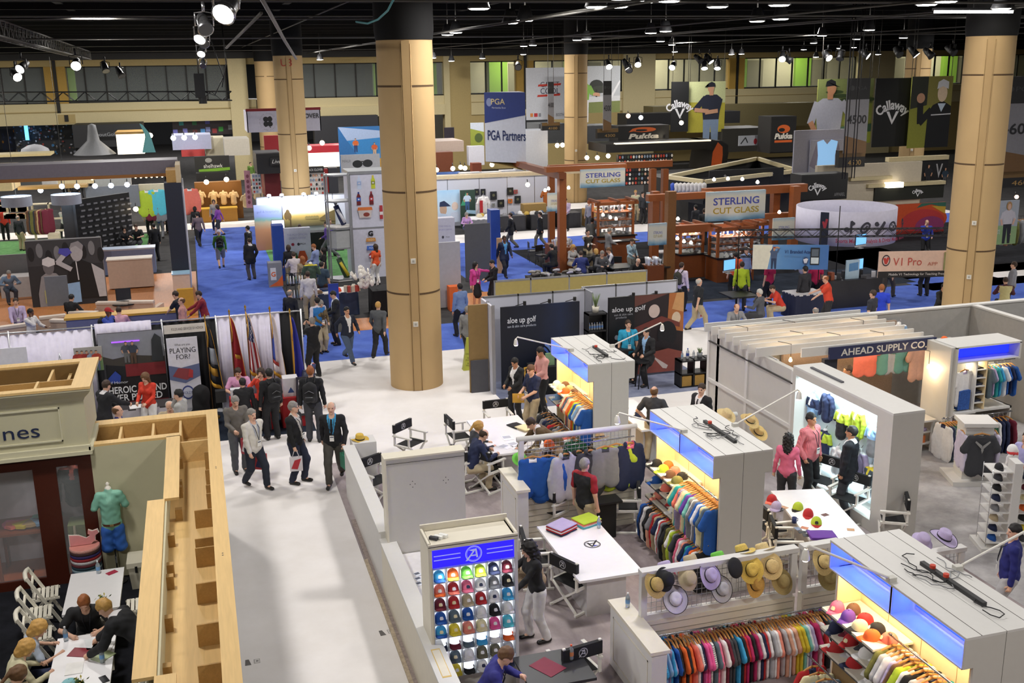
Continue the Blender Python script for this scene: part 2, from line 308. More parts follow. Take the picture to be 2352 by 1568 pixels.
def body_parts(pose,fem,fat,res,sl,jk,bt,head):
 """meshes of one figure: body (skin), top, bottom, two shoes; sl sleeve length 0-2, jk jacket, bt long/short/skirt"""
 key=(pose,fem,fat,res,sl,jk,bt,head)
 if key in _PC:return _PC[key]
 S=skeleton(pose,fem,head);tp,hp,T=S['tp'],S['hp'],S['T'];fw=T@np.array([0,1.,0]);g=1+.16*fat
 pts=np.array([S['pel'],*S['sh'],*S['wr'],*S['el'],*S['kn'],*S['an'],hp(0,0,1.77)]);lo=pts.min(0)-.24;hi=pts.max(0)+.24;lo[2]=-.02
 def torso(B,e,k=.05):
  w=.105 if fem else.12
  B.cone(tp(-.06*g,0,.93),tp(.06*g,0,.93),(.105 if fem else.1)*g+e,(.105 if fem else.1)*g+e,k,fw,1.15/g**.5)
  B.cone(tp(0,.01*fat,.95),tp(0,.02*fat,1.10),w*1.15*g+e,w*1.02*g+e,k,fw,1.28/g**.6)
  B.cone(tp(0,.02*fat,1.10),tp(0,0,1.30),w*1.05*g+e,.135*(1+.06*fat)+e,k,fw,1.28/g**.5)
  B.cone(tp(-.09,-.005,1.33),tp(.09,-.005,1.33),.09+e,.09+e,k)
  s0,s1=S['sh'];B.cone(s0,s1,.056+e,.056+e,k);B.cone(tp(0,-.01,1.40),tp(0,-.005,1.49),.075+e,.055+e*.4,k)
  if fem:
   for x in(-.07,.07):B.ell(tp(x,.085,1.29),(.065+e,.06+e,.065+e),.04)
 def arm(B,i,e,n,k=.02):
  s0,e0,w0=S['sh'][i],S['el'][i],S['wr'][i];a=.8 if fem else 1
  if n==1:B.cone(s0,s0+(e0-s0)*.72,.054*a+e,.052*a+e,k);return
  B.cone(s0,e0,.05*a+e,.04*a+e,k);B.cone(e0,s_w(e0,w0,.97 if e else 1),.041*a+e,.029*a+e,k)
 s_w=lambda a,b,t:a+(b-a)*t
 def leg(B,i,e,k=.03,t=1):
  h,n,a=S['hip'][i],S['kn'][i],S['an'][i];B.cone(h,n,.088*(1+.1*fat)+e,.058+e,k)
  if t>.5:B.cone(n,s_w(n,a,t),.058+e,(.048 if e else.040)+e,k)
 out={}
 B=Blob(lo,hi,res);torso(B,0)
 for i in(0,1):
  arm(B,i,0,2);leg(B,i,0)
  w0,e0=S['wr'][i],S['el'][i];d=(w0-e0)/np.linalg.norm(w0-e0);B.cone(w0,w0+d*.075,.027,.036,.012)
  if res>.016:B.cone(w0+d*.07,w0+d*.15,.03,.016,.01);B.cone(w0+d*.02,w0+d*.08+tp(0,0,1.1)*0,.02,.02,.01)
  a=S['an'][i];B.cone(a,a+np.array([0,.13,-.045]),.036,.026,.02)
 B.cone(hp(0,-.005,1.44),hp(0,.004,1.57),.056 if not fem else.047,.05,.02)
 B.ell(hp(0,.0,1.645),(.074,.094,.108),.02,S['HR']);B.ell(hp(0,.035,1.585),(.056,.06,.062),.025,S['HR'])
 B.cone(hp(0,.092,1.645),hp(0,.112,1.608),.010,.015,.012);B.ell(hp(0,.082,1.665),(.05,.012,.012),.015,S['HR'])
 for x in(-.075,.075):B.ell(hp(x,-.005,1.63),(.012,.022,.034),.006,S['HR'])
 B.ell(hp(0,.085,1.572),(.026,.013,.014),.008,S['HR']);B.ell(hp(0,.078,1.54),(.025,.02,.018),.015,S['HR'])
 V,Q=B.net();C=V[Q].mean(1);mi=np.zeros(len(Q),int)
 L=(C-S['nk'])@S['HR']+np.array([0,0,1.475])
 for x in(-.032,.032):mi[(np.abs(L[:,0]-x)<.013)&(np.abs(L[:,2]-1.640)<.004+.25*res)&(L[:,1]>.06)]=1
 mi[(np.abs(L[:,0])<.025)&(np.abs(L[:,2]-1.574)<.006+.2*res)&(L[:,1]>.07)]=2
 ex=None
 if res<=.016:
  vs,fs=[],[]
  for i in(0,1):
   v,f=hand_tubes(S['wr'][i],S['el'][i],tp(0,.1,1.0));b=len(vs);vs+=v;fs+=[[b+j for j in q] for q in f]
  ex=(vs,fs)
 out['body']=npmesh('body',V,Q,None,mi,ex)
 for _ in range(2):out['body'].materials.append(None)
 e=.028 if jk else.018;B=Blob(lo,hi,max(res,.012));torso(B,e)
 if sl:
  for i in(0,1):arm(B,i,e*.85,sl)
 if jk:
  B.cone(tp(-.05*g,0,.98),tp(.05*g,0,.98),.13*g,.13*g,.04,fw,1.2)
  for i in(0,1):B.cone(S['hip'][i],S['hip'][i]+(S['kn'][i]-S['hip'][i])*(.28 if pose[:2]!='si' else.1),.108*g,.125*g,.05)
 else:B.cone(tp(-.05*g,0,.95),tp(.05*g,0,.95),.115*g+.004,.115*g+.004,.04,fw,1.2)
 B.rough(.0035,42,len(_PC))
 B.cone(tp(0,.03,1.46),tp(0,.045,1.54),.058,.075,0,cut=True)
 V,Q=B.net();C=(V[Q].mean(1)-S['pel'])@T+np.array([0,0,.915]);mi=np.zeros(len(Q),int);fr=(C[:,1]>.02)
 wd=np.clip((C[:,2]-1.02)*.22,0,.09);mi[fr&(np.abs(C[:,0])<wd)&(C[:,2]>1.02)&(C[:,2]<1.52)]=1
 mi[fr&(np.abs(C[:,0])<.022)&(C[:,2]>1.02)&(C[:,2]<1.43)]=2
 mi[(C[:,2]>1.445)&(np.abs(C[:,0])<.085)]=1
 out['top']=npmesh('top',V,Q,None,mi)
 for _ in range(2):out['top'].materials.append(None)
 B=Blob(lo,hi,max(res,.014));g2=g
 B.cone(tp(-.06*g2,0,.93),tp(.06*g2,0,.93),.112*g2,.112*g2,.05,fw,1.15/g**.5);B.cone(tp(0,.01*fat,.95),tp(0,.015*fat,1.02),.135*g,.132*g,.04,fw,1.28/g**.6)
 if bt=='skirt':
  k0=(S['kn'][0]+S['kn'][1])/2;B.cone(S['pel'],k0+np.array([0,0,.05]),.15,.17,.04,fw,1.2)
 else:
  for i in(0,1):leg(B,i,.022,.03,.94 if bt=='long' else.18)
  if bt=='short':
   for i in(0,1):B.cone(S['hip'][i],s_w(S['hip'][i],S['kn'][i],.95),.105,.085,.03)
 B.rough(.003,36,len(_PC)+3);V,Q=B.net();out['bottom']=npmesh('bottom',V,Q)
 out['shoe']=[]
 for i in(0,1):
  a=S['an'][i];n=S['kn'][i]-a;n=n/np.linalg.norm(n);r2=max(.012,min(res,.016));pit=min(.0,0)
  B=Blob(a-np.array([.09,.13,.12]),a+np.array([.09,.26,.08]),r2)
  B.cone(a+np.array([0,-.03,-.035]),a+np.array([.01*(1-2*i),.15,-.045]),.045,.042,.02,(0,0,1),1.15);B.cone(a,a+np.array([0,-.01,-.03]),.046,.045,.02)
  V,Q=B.net();out['shoe'].append(npmesh('shoe',V,Q))
 out['S']=S;_PC[key]=out;return out
_HC={}
def hair_mesh(kind,key,S,res):
 k=(kind,)+key
 if k in _HC:return _HC[k]
 hp,HR=S['hp'],S['HR'];c=hp(0,-.02,1.62);B=Blob(c-.28,c+.26,max(.010,res*.8))
 vol=.020 if kind in('long','curly','bob','pony') else.011
 B.ell(hp(0,-.008,1.66),(.077+vol,.094+vol,.100+vol),0,HR)
 if kind in('long','curly','bob'):
  r=.075 if kind=='long' else.10 if kind=='curly' else.085;z=1.46 if kind=='long' else 1.42 if kind=='curly' else 1.55
  B.cone(hp(0,-.045,1.66),hp(0,-.07,z),r,r*.85,.05)
  for x in(-.065,.065):B.cone(hp(x,-.01,1.66),hp(x*1.25,-.01,z+.03),.035,.04 if kind=='curly' else.028,.02)
 if kind=='pony':B.cone(hp(0,-.11,1.68),hp(0,-.17,1.5),.035,.02,.03)
 if kind=='curly':B.rough(.012,70)
 elif kind!='bald':B.rough(.003,60)
 B.ell(hp(0,.105,1.590),(.072 if kind not in('long','curly') else.06,.085,.104),0,HR,cut=True)
 if kind in('short','bald'):
  B.ell(hp(0,.03,1.53),(.12,.12,.075),0,HR,cut=True);B.cone(hp(-.1,.03,1.615),hp(.1,.03,1.615),.042,.042,0,cut=True)
 if kind=='bald':B.ell(hp(0,.05,1.79),(.088,.17,.145),0,HR,cut=True);B.ell(hp(0,.1,1.7),(.1,.09,.09),0,HR,cut=True)
 V,Q=B.net();me=npmesh('hair',V,Q);_HC[k]=me;return me
SKIN=dict(l='#dcae93',m='#c08a68',d='#6b4630',t='#cf9a7a')
PEOPLE=[]
def person(label,head,facing,pose='stand',top='#222222',bottom='#222222',h=1.75,fem=0,fat=.3,sl=2,jk=0,shirt=None,tie=None,hair='short',hc='#2b2019',skin='l',shoe='#1a1614',bt='long',res=None,badge=0,z=0.,loc=None,hd=None,group=None,kind=None,cap=None,collar=None):
 """head: photograph pixel of the crown (its height above the floor follows from the pose); facing: heading in degrees, 0 = away (+y), 90 = left, 180 = towards"""
 S=skeleton(pose,fem,hd);top_z=float(S['hp'](0,0,1.765)[2]);s=h/1.75
 if loc is None:
  hx,hy,_=S['hp'](0,0,1.75);a=math.radians(facing);px=at(head[0],head[1],z+top_z*s)
  loc=(px[0]-s*(hx*math.cos(a)-hy*math.sin(a)),px[1]-s*(hx*math.sin(a)+hy*math.cos(a)),z)
 d=math.hypot(loc[0],loc[1])
 if res is None:res=.0105 if d<21 else.014 if d<28 else.02 if d<42 else.03
 r=thing('person',label,'person',loc,math.radians(facing),group,s)
 P=body_parts(pose,fem,round(fat,1),res,sl,jk,bt,hd)
 def put(name,me,mats):
  o=obj(name,me,r)
  for i,m in enumerate(mats):
   o.material_slots[i].link='OBJECT';o.material_slots[i].material=m
  return o
 sk=SKIN.get(skin,skin);tm=M(top,.8,scale=16,kind=kind);sm=M(shirt,.8) if shirt else(M(collar,.8) if collar else tm)
 put('body',P['body'],[M(sk,.5,var=.04),M('#2a1d18',.4,var=0),M('#9a5a50',.5,var=0)])
 put('jacket' if jk else 'shirt',P['top'],[tm,sm if shirt or collar else tm,M(tie,.6) if tie else(sm if shirt else tm)])
 put('skirt' if bt=='skirt' else 'shorts' if bt=='short' else 'trousers',P['bottom'],[M(bottom,.8,scale=14)])
 for m in P['shoe']:put('shoe',m,[M(shoe,.4)])
 if hair!='none' and not cap:put('hair',hair_mesh(hair,(pose,fem,hd,res>.016),P['S'],res),[M(hc,.6,var=.2,scale=40)])
 if cap:
  S=P['S'];mb=MB();c=Vector((0,0,0));X,Y,Z=(Vector(S['HR']@np.array(v)) for v in((1.,0,0),(0,1.,0),(0,0,1.)));o0=Vector(S['hp'](0,-.005,1.665));n=14
  vs=[]
  for j in range(6):
   t=j/5*PI/2
   for k in range(n):a=2*PI*k/n;vs.append(o0+(X*math.cos(a)*.093+Y*math.sin(a)*.112)*math.cos(t)+Z*.11*math.sin(t))
  mb.add(vs,[(j*n+k,j*n+(k+1)%n,(j+1)*n+(k+1)%n,(j+1)*n+k) for j in range(5) for k in range(n)],M(cap,.8),True)
  pk=[o0+X*(math.cos(a)*.085)+Y*(.06+math.sin(a)*.14)+Z*(.01-.02*math.sin(a)) for a in[PI*i/10 for i in range(11)]];mb.prism(pk,Z*.008,M(cap,.8));mb.build('cap',r)
 if badge:
  S=P['S'];tp,T=S['tp'],S['T'];e=.05 if jk else.038;y=.125+e+.02*fat;mb=MB()
  mb.tube([tp(-.06,.03,1.47),tp(-.05,y-.03,1.38),tp(-.02,y+.005,1.2),tp(0,y+.012,1.12),tp(.02,y+.005,1.2),tp(.05,y-.03,1.38),tp(.06,.03,1.47)],.007,M('#20222c'),5)
  mb.build('lanyard',r);bb=MB();bb.cbox(tp(0,y+.018,1.06),(.085,.006,.12),M('#f2f0ec',.5,var=.02),Matrix(T.tolist()));bb.cbox(tp(0,y+.022,1.09),(.07,.004,.02),M('#4a4f66'),Matrix(T.tolist()));bb.build('badge',r)
 r['_d']=d;del r['_d'];PEOPLE.append((r,P,s));return r,P
def hand_point(rp,i,dz=0.):
 r,P=rp;w=Vector(P['S']['wr'][i]);d=Vector(P['S']['wr'][i]-P['S']['el'][i]).normalized();a=r.rotation_euler[2];p=(w+d*.09)*r.scale[0]
 return Vector((p.x*math.cos(a)-p.y*math.sin(a),p.x*math.sin(a)+p.y*math.cos(a),p.z+dz))+Vector(r.location)
def backpack(rp,colr,label,big=1.):
 r,P=rp;S=P['S'];a=r.rotation_euler[2];s=r.scale[0];c=Vector(S['tp'](0,-.235,1.22))*s
 loc=Vector((c.x*math.cos(a)-c.y*math.sin(a),c.x*math.sin(a)+c.y*math.cos(a),c.z))+Vector(r.location)
 if 'bp' not in _HC:
  B=Blob((-.25,-.2,-.32),(.25,.2,.32),.018);B.cone((-.07,0,-.14),(-.07,0,.12),.09,.085,.04);B.cone((.07,0,-.14),(.07,0,.12),.09,.085,.04);B.cone((0,0,.1),(0,0,.18),.1,.07,.05);B.cone((-.05,-.09,-.12),(.05,-.09,-.12),.06,.06,.03)
  V,Q=B.net();_HC['bp']=npmesh('pack',V,Q)
 t=thing('backpack',label,'backpack',loc,a,None,s*big);o=obj('pack',_HC['bp'],t);o.material_slots[0].link='OBJECT';o.material_slots[0].material=M(colr,.8)
 mb=MB()
 for x in(-.09,.09):mb.tube([(x,.08,.2),(x,.2,.28),(x*1.15,.36,.15),(x*1.4,.34,-.02),(x*1.3,.12,-.2)],.018,M('#15161a'),6)
 mb.build('strap',t);m2=MB();m2 .tube([(-.1,-.1,.02),(0,-.125,.08),(.1,-.1,.02)],.006,M('#8a8c90',.4,.6),5);m2 .tube([(-.08,-.15,-.06),(.08,-.15,-.06)],.006,M('#8a8c90',.4,.6),5);m2 .build('zipper',t);return t
def hand_bag(rp,i,colr,label,wd=.30,ht=.36,prt=None,name='tote_bag',cat='bag'):
 p=hand_point(rp,i);a=rp[0].rotation_euler[2];t=thing(name,label,cat,p,a+.5)
 mb=MB();m=M(colr,.6);mb.box(-.045,-wd/2,-ht-.14,.045,wd/2,-.14,m)
 if prt:
  for x in(-.048,.048):mb.add([(x,-wd*.4,-ht-.08),(x,wd*.1,-ht-.10),(x,wd*.42,-ht*.55),(x,-wd*.1,-.2)],[(0,1,2,3)],M(prt))
 mb.build('bag_body',t);b=MB()
 for x in(-.03,.03):b.tube([(x,-.07,-.14),(x*.4,-.03,-.02),(0,0,.01),(x*.4,.03,-.02),(x,.07,-.14)],.007,m,5)
 b.build('handle',t);return t
def carpet_mat(name,c1,c2,sc_=3.,bump=.1,big=0.):
 m=bpy.data.materials.new(name);m.use_nodes=True;nt=m.node_tree;b=nt.nodes['Principled BSDF'];b.inputs['Roughness'].default_value=.95
 b.inputs['Specular IOR Level'].default_value=.15
 tc=nt.nodes.new('ShaderNodeTexCoord');n=nt.nodes.new('ShaderNodeTexNoise');n.inputs['Scale'].default_value=sc_;n.inputs['Detail'].default_value=6;n.inputs['Roughness'].default_value=.65
 mp=nt.nodes.new('ShaderNodeMapping');mp.inputs['Scale'].default_value=(1,.45,1) if big else(1,1,1);nt.links.new(tc.outputs['Object'],mp.inputs[0]);nt.links.new(mp.outputs[0],n.inputs['Vector'])
 r=nt.nodes.new('ShaderNodeValToRGB');r.color_ramp.elements[0].position=.34;r.color_ramp.elements[1].position=.66;r.color_ramp.elements[0].color=lin(c1);r.color_ramp.elements[1].color=lin(c2)
 nt.links.new(n.outputs[0],r.inputs[0]);nt.links.new(r.outputs[0],b.inputs['Base Color']);return m
CONC=carpet_mat('hall_floor','#3c3b3c','#4b4a4a',2)
WHITE=carpet_mat('white_aisle_vinyl','#e6e1dd','#f0ecea',.6)
BLUE=carpet_mat('blue_carpet','#4a62b8','#5d78cc',1.2)
GREY=carpet_mat('mottled_grey_carpet','#75696a','#b3a8a8',.9,big=1)
GREY2=carpet_mat('pale_grey_carpet','#8f8c8d','#b4b1b1',1.5)
BLACK=carpet_mat('charcoal_carpet','#15161a','#23242a',2.5)
NAVY=carpet_mat('dark_blue_grey_carpet','#1d2430','#2b3340',2)
ALOEC=carpet_mat('slate_carpet','#6a7088','#868ba0',2)
GREEN=carpet_mat('green_turf','#4f7f4c','#6a9a62',4)
WOODF=M('#c7814a',.45,var=.14,scale=3,kind='wood')
floor_mb=MB();floor_mb.box(-80,-14,-.3,140,160,0,CONC)
LV=[.004]
def rug(x0,y0,x1,y1,m):
 z=LV[0];floor_mb.box(x0,y0,-.1,x1,y1,z,m)
def rugs():
 for lv,rs in((.004,[(-.1,-4,2.3,22.2,WHITE),(-30,22.2,42,30.75,WHITE),(-30,30.75,42,34.2,BLUE),(-.25,34,3.0,60.6,BLUE),(-30,60.6,42,63.2,WHITE),(10.4,34,14.1,50.6,BLUE),(14,47.6,42,50.6,BLUE),(8,50.6,42,53.2,WHITE),(2.3,-4,26,22.2,GREY),(-9,-4,-.1,19.2,BLACK),(14.1,35.2,42,47.6,BLACK),(26.5,33,30.5,42,BLUE),(30,33,42,36.6,WHITE),(-9,36,-.3,47.5,WOODF),(-24,50.6,-2.6,54.5,WHITE),(-24,54.5,-2.6,60,GREEN)]),(.007,[(7.2,24.45,13.1,27.1,ALOEC),(-9,24.5,2.3,27.0,NAVY),(-9,27.0,1.5,30.75,NAVY),(3,30.75,3.01,30.76,NAVY),(4.6,34.2,7.2,36.0,WOODF),(8.5,34.2,10.6,38.8,WOODF),(3.0,44,8.2,53,GREEN),(16.8,34.6,27,38,NAVY),(12.1,5,26,21.6,GREY2)])):
  LV[0]=lv
  for r in rs:rug(*r)
rugs();struct(floor_mb,'floor')
mb=MB();WD=M('#b9a890',.8,var=.25,scale=20);mb.box(2.30,5,0,2.36,17.2,.03,WD);mb.box(2.335,5,0,2.42,19,.02,M('#9b8d86',.9,var=.3,scale=25));mb.build('trim_1',kind='structure')
CB=M('#0b0b0c',.9,var=.1);CG=M('#2e2d2c',.7);CG2=M('#4a4844',.6)
mb=MB();mb.box(-80,-14,11.8,140,160,12.2,CB)
for i in range(20):y=2+i*5.2;mb.box(-80,y-.12,11.0,140,y+.12,11.8,CB)
for i in range(11):x=-32+i*9.1;mb.box(x-.15,-14,11.2,x+.15,100,11.8,CB)
struct(mb,'ceiling')
def pipes(name,label,runs,r,m,group):
 for p in runs:
  mb=MB();mb.tube(p,r,m,6);mb.build(name,label=label,cat='pipe',group=group)
cross=[[(-70,y,z),(120,y,z)] for y,z in((13.6,9.55),(17,10.0),(21.5,9.75),(26,10.2),(31,9.9),(37,10.1),(44,9.7),(52,9.9),(61,9.8),(71,9.7))]
pipes('ceiling_pipe','long grey sprinkler pipe running across under the black ceiling',cross,.03,CG2,'pipes across the ceiling')
lon=[[(x,8,z),(x,86,z)] for x,z in((4.3,10.2),(9.2,9.7),(9.6,9.8),(15.5,9.7),(23.0,9.9),(23.6,10),(31,9.8),(40,10.0),(-9,10.3))]
pipes('ceiling_conduit','grey conduit running down the length of the black ceiling',lon,.028,CG2,'conduits along the ceiling')
COLM=M('#bd9f70',.75,var=.05,scale=1.2);COLS=M('#b09264',.75,var=.05,scale=1.2);JNT=M('#59442c',.9)
def column(x,y,r=.72,ztop=9.15,conduit=1,mark=None,ang=None):
 mb=MB();mb.lathe([(r,0),(r,ztop)],COLM,48);mb.disc((0,0,ztop),r,(1,0,0),(0,1,0),COLM,48)
 a0=math.atan2(-y,-x) if ang is None else ang
 for z in(2.67,5.35,8.02):
  for a,b in((.16,1.35),(-1.5,-.10)):
   n=14;P=lambda t,rr,zz:(rr*math.cos(a0+t),rr*math.sin(a0+t),zz)
   vs=[];fs=[]
   for i in range(n+1):
    t=a+(b-a)*i/n;vs+=[P(t,r+.006,z-.022),P(t,r+.006,z+.022),P(t,r-.01,z+.03),P(t,r-.01,z-.03)]
   for i in range(n):
    for k in range(4):p=i*4+k;q=i*4+(k+1)%4;fs.append((p,q,q+4,p+4))
   mb.add(vs,fs,JNT)
 root=mb.build('column',kind='structure');root.location=(x,y,0)
 if conduit:
  R3=Matrix.Rotation(a0+.03,3,'Z');f=MB();c=Vector((r-.02,0,0))
  f.cbox(R3@Vector((r-.03,0,ztop/2)),(.11,.20,ztop-.05),COLS,R3);f.build('conduit_cover',root)
  for dy in(-.12,.12):g=MB();p=R3@Vector((r+.005,dy,0));g.tube([p,p+Vector((0,0,ztop-.1))],.012,COLS,6);g.build('conduit',root)
  for z in((3.57,1.87) if conduit==1 else(3.3,)):g=MB();g.cbox(R3@Vector((r+.045,0,z)),(.06,.13,.13),M('#d9d4c8',.5),R3);g.cbox(R3@Vector((r+.078,0,z)),(.012,.06,.06),M('#a8a49a',.5),R3);g.build('outlet_box',root)
 cp=MB();cp.lathe([(r*1.02,ztop),(r*1.06,ztop+.25),(r*1.05,11.8)],CB,24);cp.build('column_head',root)
 if mark:
  L=MB();n=Vector((math.cos(a0-.1),math.sin(a0-.1),0));letters(L,mark,n*(r+.01)+Vector((0,0,8.65)),(-n.y,n.x,0),(0,0,1),.34,M('#a8382c'));L.build('lettering',root)
 return root
column(5.42,27.6);column(23.5,27.65);column(4.92,55.1,mark='U8');column(23.4,64.0,conduit=2);column(41.8,55.1,conduit=2)
column(5.9,86.2,.75,conduit=0);column(25.2,97,.75,conduit=0);column(54.5,98,.9,conduit=0);column(-13.1,27.6)
BEI=M('#cdbf93',.7,var=.04);BEI2=M('#b29d68',.7,var=.05);MUL=M('#17150f',.6);GRN=M('#8ab83c',.6,var=.05);GLS=M('#cfd8d4',.05,var=0,alpha=.12)
WY=88.;ZB,ZT,ZW=4.75,6.25,8.95
mb=MB();mb.box(-70,WY,ZB,5.2,WY+.7,ZT,BEI);mb.box(-70,WY-.12,ZT-.62,5.2,WY,ZT-.58,BEI2);mb.box(-70,WY-.2,ZB-.05,5.2,WY,ZB+.8,BEI)
mb.box(-70,WY,ZW,140,WY+.7,9.5,BEI2);mb.box(-70,WY-.3,9.42,140,WY,9.9,CG);mb.box(-70,WY,9.5,140,WY+.7,11.9,CB)
for x in(-22,-9.2):mb.box(x-.3,WY-.24,ZB+.02,x+.9,WY-.2,ZB+.7,BEI2);mb.box(x+.15,WY-.3,ZB+.18,x+.42,WY-.2,ZB+.66,MUL)
mb.box(7.6,WY,ZB,20.5,WY+.7,ZT,BEI);mb.box(7.6,WY-.2,ZB-.05,20.5,WY,ZB+.8,BEI);mb.box(16.8,WY-.3,ZB+.18,17.1,WY-.2,ZB+.66,MUL)
mb.box(20.5,WY,0,22.8,WY+.7,ZW,BEI2);mb.box(20.5,WY-.1,0,21.0,WY,9.4,BEI)
mb.box(22.8,WY,0,140,WY+.7,4.6,BEI2);mb.box(22.8,WY-.1,4.6,140,WY+.7,ZT,BEI);mb.box(22.8,WY-.16,ZT-.62,140,WY-.1,ZT-.58,BEI2)
mb.box(36.5,WY-.25,0,39.5,WY,9.4,BEI);mb.box(60,WY-.25,0,64,WY,9.4,BEI);mb.box(3.2,WY-.3,0,4.6,WY+.7,9.4,BEI);mb.box(7.4,WY-.3,0,8.2,WY+.7,9.4,BEI)
struct(mb,'wall_back')
def window(n,x0,x1):
 mb=MB();k=max(2,round((x1-x0)/1.55))
 for i in range(k+1):x=x0+(x1-x0)*i/k;mb.box(x-.05,WY+.2,ZT,x+.05,WY+.36,ZW,MUL)
 mb.box(x0,WY+.2,ZT,x1,WY+.36,ZT+.09,MUL);mb.box(x0,WY+.2,ZW-.08,x1,WY+.36,ZW,MUL)
 o=struct(mb,'window_%d'%n);g=MB();g.box(x0,WY+.27,ZT,x1,WY+.29,ZW,GLS);g.build('pane',o)
PIL=[-36,-22.0,-9.4,3.2];n=1
for a,b in((-50,-36.6),(-35,-22.6),(-21,-10.0),(-8.8,3.0),(8.2,16.6),(18.4,20.6),(22.8,27),(28.5,36.5),(39.5,47),(48.4,60),(64,80),(82,110)):window(n,a,b);n+=1
mb=MB()
for x in(-36,-22.0,-9.4,17.2,27.6,47.6):mb.box(x-.75,WY-.05,ZT,x-.1,WY+.7,ZW,M('#b08d3e',.7));mb.box(x+.1,WY-.05,ZT,x+.75,WY+.7,ZW,M('#b08d3e',.7));mb.box(x-.12,WY-.12,ZB+.2,x+.12,WY+.1,9.4,MUL)
struct(mb,'trim_2')
mb=MB();mb.box(-80,WY+.7,ZT-.3,140,WY+6,ZT-.05,M('#57544e'));mb.box(22,WY+6,ZT,140,WY+6.3,11.8,M('#c9c3a4',.7))
for x in(26,33.2,50,57,66,74,85):mb.box(x,WY+5.6,ZT,x+1.7,WY+6,ZW+.1,GRN);mb.box(x+1.9,WY+5.9,ZT,x+3.6,WY+6,ZW-.2,M('#8f8a70',.7))
for x,w_ in((-20.6,1.6),(-8.6,.5),(14.8,1.6),(18.6,1.5)):mb.box(x,WY+.8,ZT,x+w_,WY+1.4,ZW,GRN)
mb.box(-80,WY+48,0,22,WY+48.5,12,M('#23262c'));mb.box(21.6,WY+.7,0,22,WY+48,12,M('#6a654f'))
struct(mb,'wall_gallery')
mb=MB();mb.box(-80.3,-14,0,-80,160,12,CB);mb.box(140,-14,0,140.3,160,12,BEI2);struct(mb,'wall_side')
mb=MB();mb.box(-80,-14.3,0,140,-14,12,BEI2);struct(mb,'wall_front')
SHD=M('#3a3a3c',.5);LNS=M('#fffaf0',emit=24.)
LP='1172,53 1028,80 1047,75 735,137 995,133 1037,140 1108,134 1428,-3 1481,4 1535,3 1369,16 1418,16 1648,16 1206,47 1495,76 1529,72 1326,92 1347,90 1203,106 1224,104 1202,125 1517,95 1543,103 1550,119 1680,125 1703,124 1739,49 2173,4 2128,11 1793,44 1996,69 2075,87 1968,90 1888,82 1846,114 1869,99 1928,111 1961,109 1874,131 2017,125 1790,12 1100,20 2300,20'
proto=None
for s_ in LP.split():
 px,py=map(float,s_.split(','));p=at(px,py,9.75)
 if p[1]>82 or p[1]<0:p=aty(px,py,80+RN.random()*4)
 if proto is None:
  proto=thing('ceiling_lamp','round high-bay lamp glowing white under the black ceiling','lamp',p,0,'high-bay lamps under the ceiling')
  mb=MB();mb.lathe([(.10,.42),(.14,.40),(.25,.05),(.27,0),(.25,.0)],SHD,20);mb.build('lamp_shade',proto)
  mb=MB();mb.lathe([(.255,.015),(.2,-.02),(0,-.03)],LNS,20);mb.build('lens',proto)
  mb=MB();mb.tube([(0,0,.4),(0,0,2.0)],.02,CG,6);mb.build('stem',proto)
 else:dup(proto,p)
for x in(-14,-3,8,19,31,44):
 for y in(3,14,25,37,50,64,79):
  hall_light(x+RN.uniform(-1,1),y+RN.uniform(-1,1),10.2,1.1,LAMP_W*(1.7 if y>60 else 1.25 if y>45 else 1))
for x in(-30,-12,6,16):hall_light(x,110,10.5,2,1500)
for x in(28,42,56,72):hall_light(x,WY+3,10.5,1.2,420,(1,.97,.8))
t=thing('strip_lamp','long thin strip light glowing above the column on the right','lamp',at(2237,30,9.75));mb=MB();mb.box(-1.3,-.06,0,1.3,.06,.07,LNS);mb.build('tube',t);mb=MB();mb.box(-1.35,-.09,.07,1.35,.09,.14,SHD);mb.box(-.03,-.03,.14,.03,.03,2,SHD);mb.build('housing',t)
BLK=M('#141416',.5);CHR=M('#c9c9cc',.25,.9);HOT=M('#fff6e6',emit=30.)
def spot(px,py,y,tilt=.6,yaw=0.,s=.16,on=1,label='black theatre spotlight clamped to the ceiling pipes',group='theatre spotlights under the ceiling',body=BLK):
 p=aty(px,py,y);t=thing('spotlight',label,'spotlight',p,yaw,group)
 d=Vector((0,-math.sin(tilt),-math.cos(tilt)));u=d.orthogonal().normalized();L=s*2.2
 mb=MB();mb.tube([Vector((0,0,0))-d*L,Vector((0,0,0))-d*L*.5,d*0,d*L*.35],[s*.5,s*.8,s*.85,s*1.05],body,14);mb.build('lamp_body',t)
 mb=MB();c=d*L*.355;v=d.cross(u);mb.disc(c,s*.9,u,v,HOT if on else M('#55565a',.2),16);mb.build('lens',t)
 mb=MB();mb.tube([(-s*1.15,0,0),(-s*1.15,0,s*1.6),(0,0,s*1.8),(s*1.15,0,s*1.6),(s*1.15,0,0)],s*.1,body,5);mb.tube([(0,0,s*1.8),(0,0,s*3)],s*.2,body,6);mb.build('yoke',t);return t
spot(520,22,10.5,1.0,-.5,.11,1,'large bright spotlight hanging at the top edge, lens lit white',None,CHR)
for i,(px,py,y) in enumerate(((470,60,16),(462,84,20),(468,96,24),(463,120,30),(466,148,38))):spot(px,py,y,.9,RN.uniform(-1,1),.11,i%2,'small chrome spotlight in the hanging row left of the columns','hanging row of chrome spotlights',CHR)
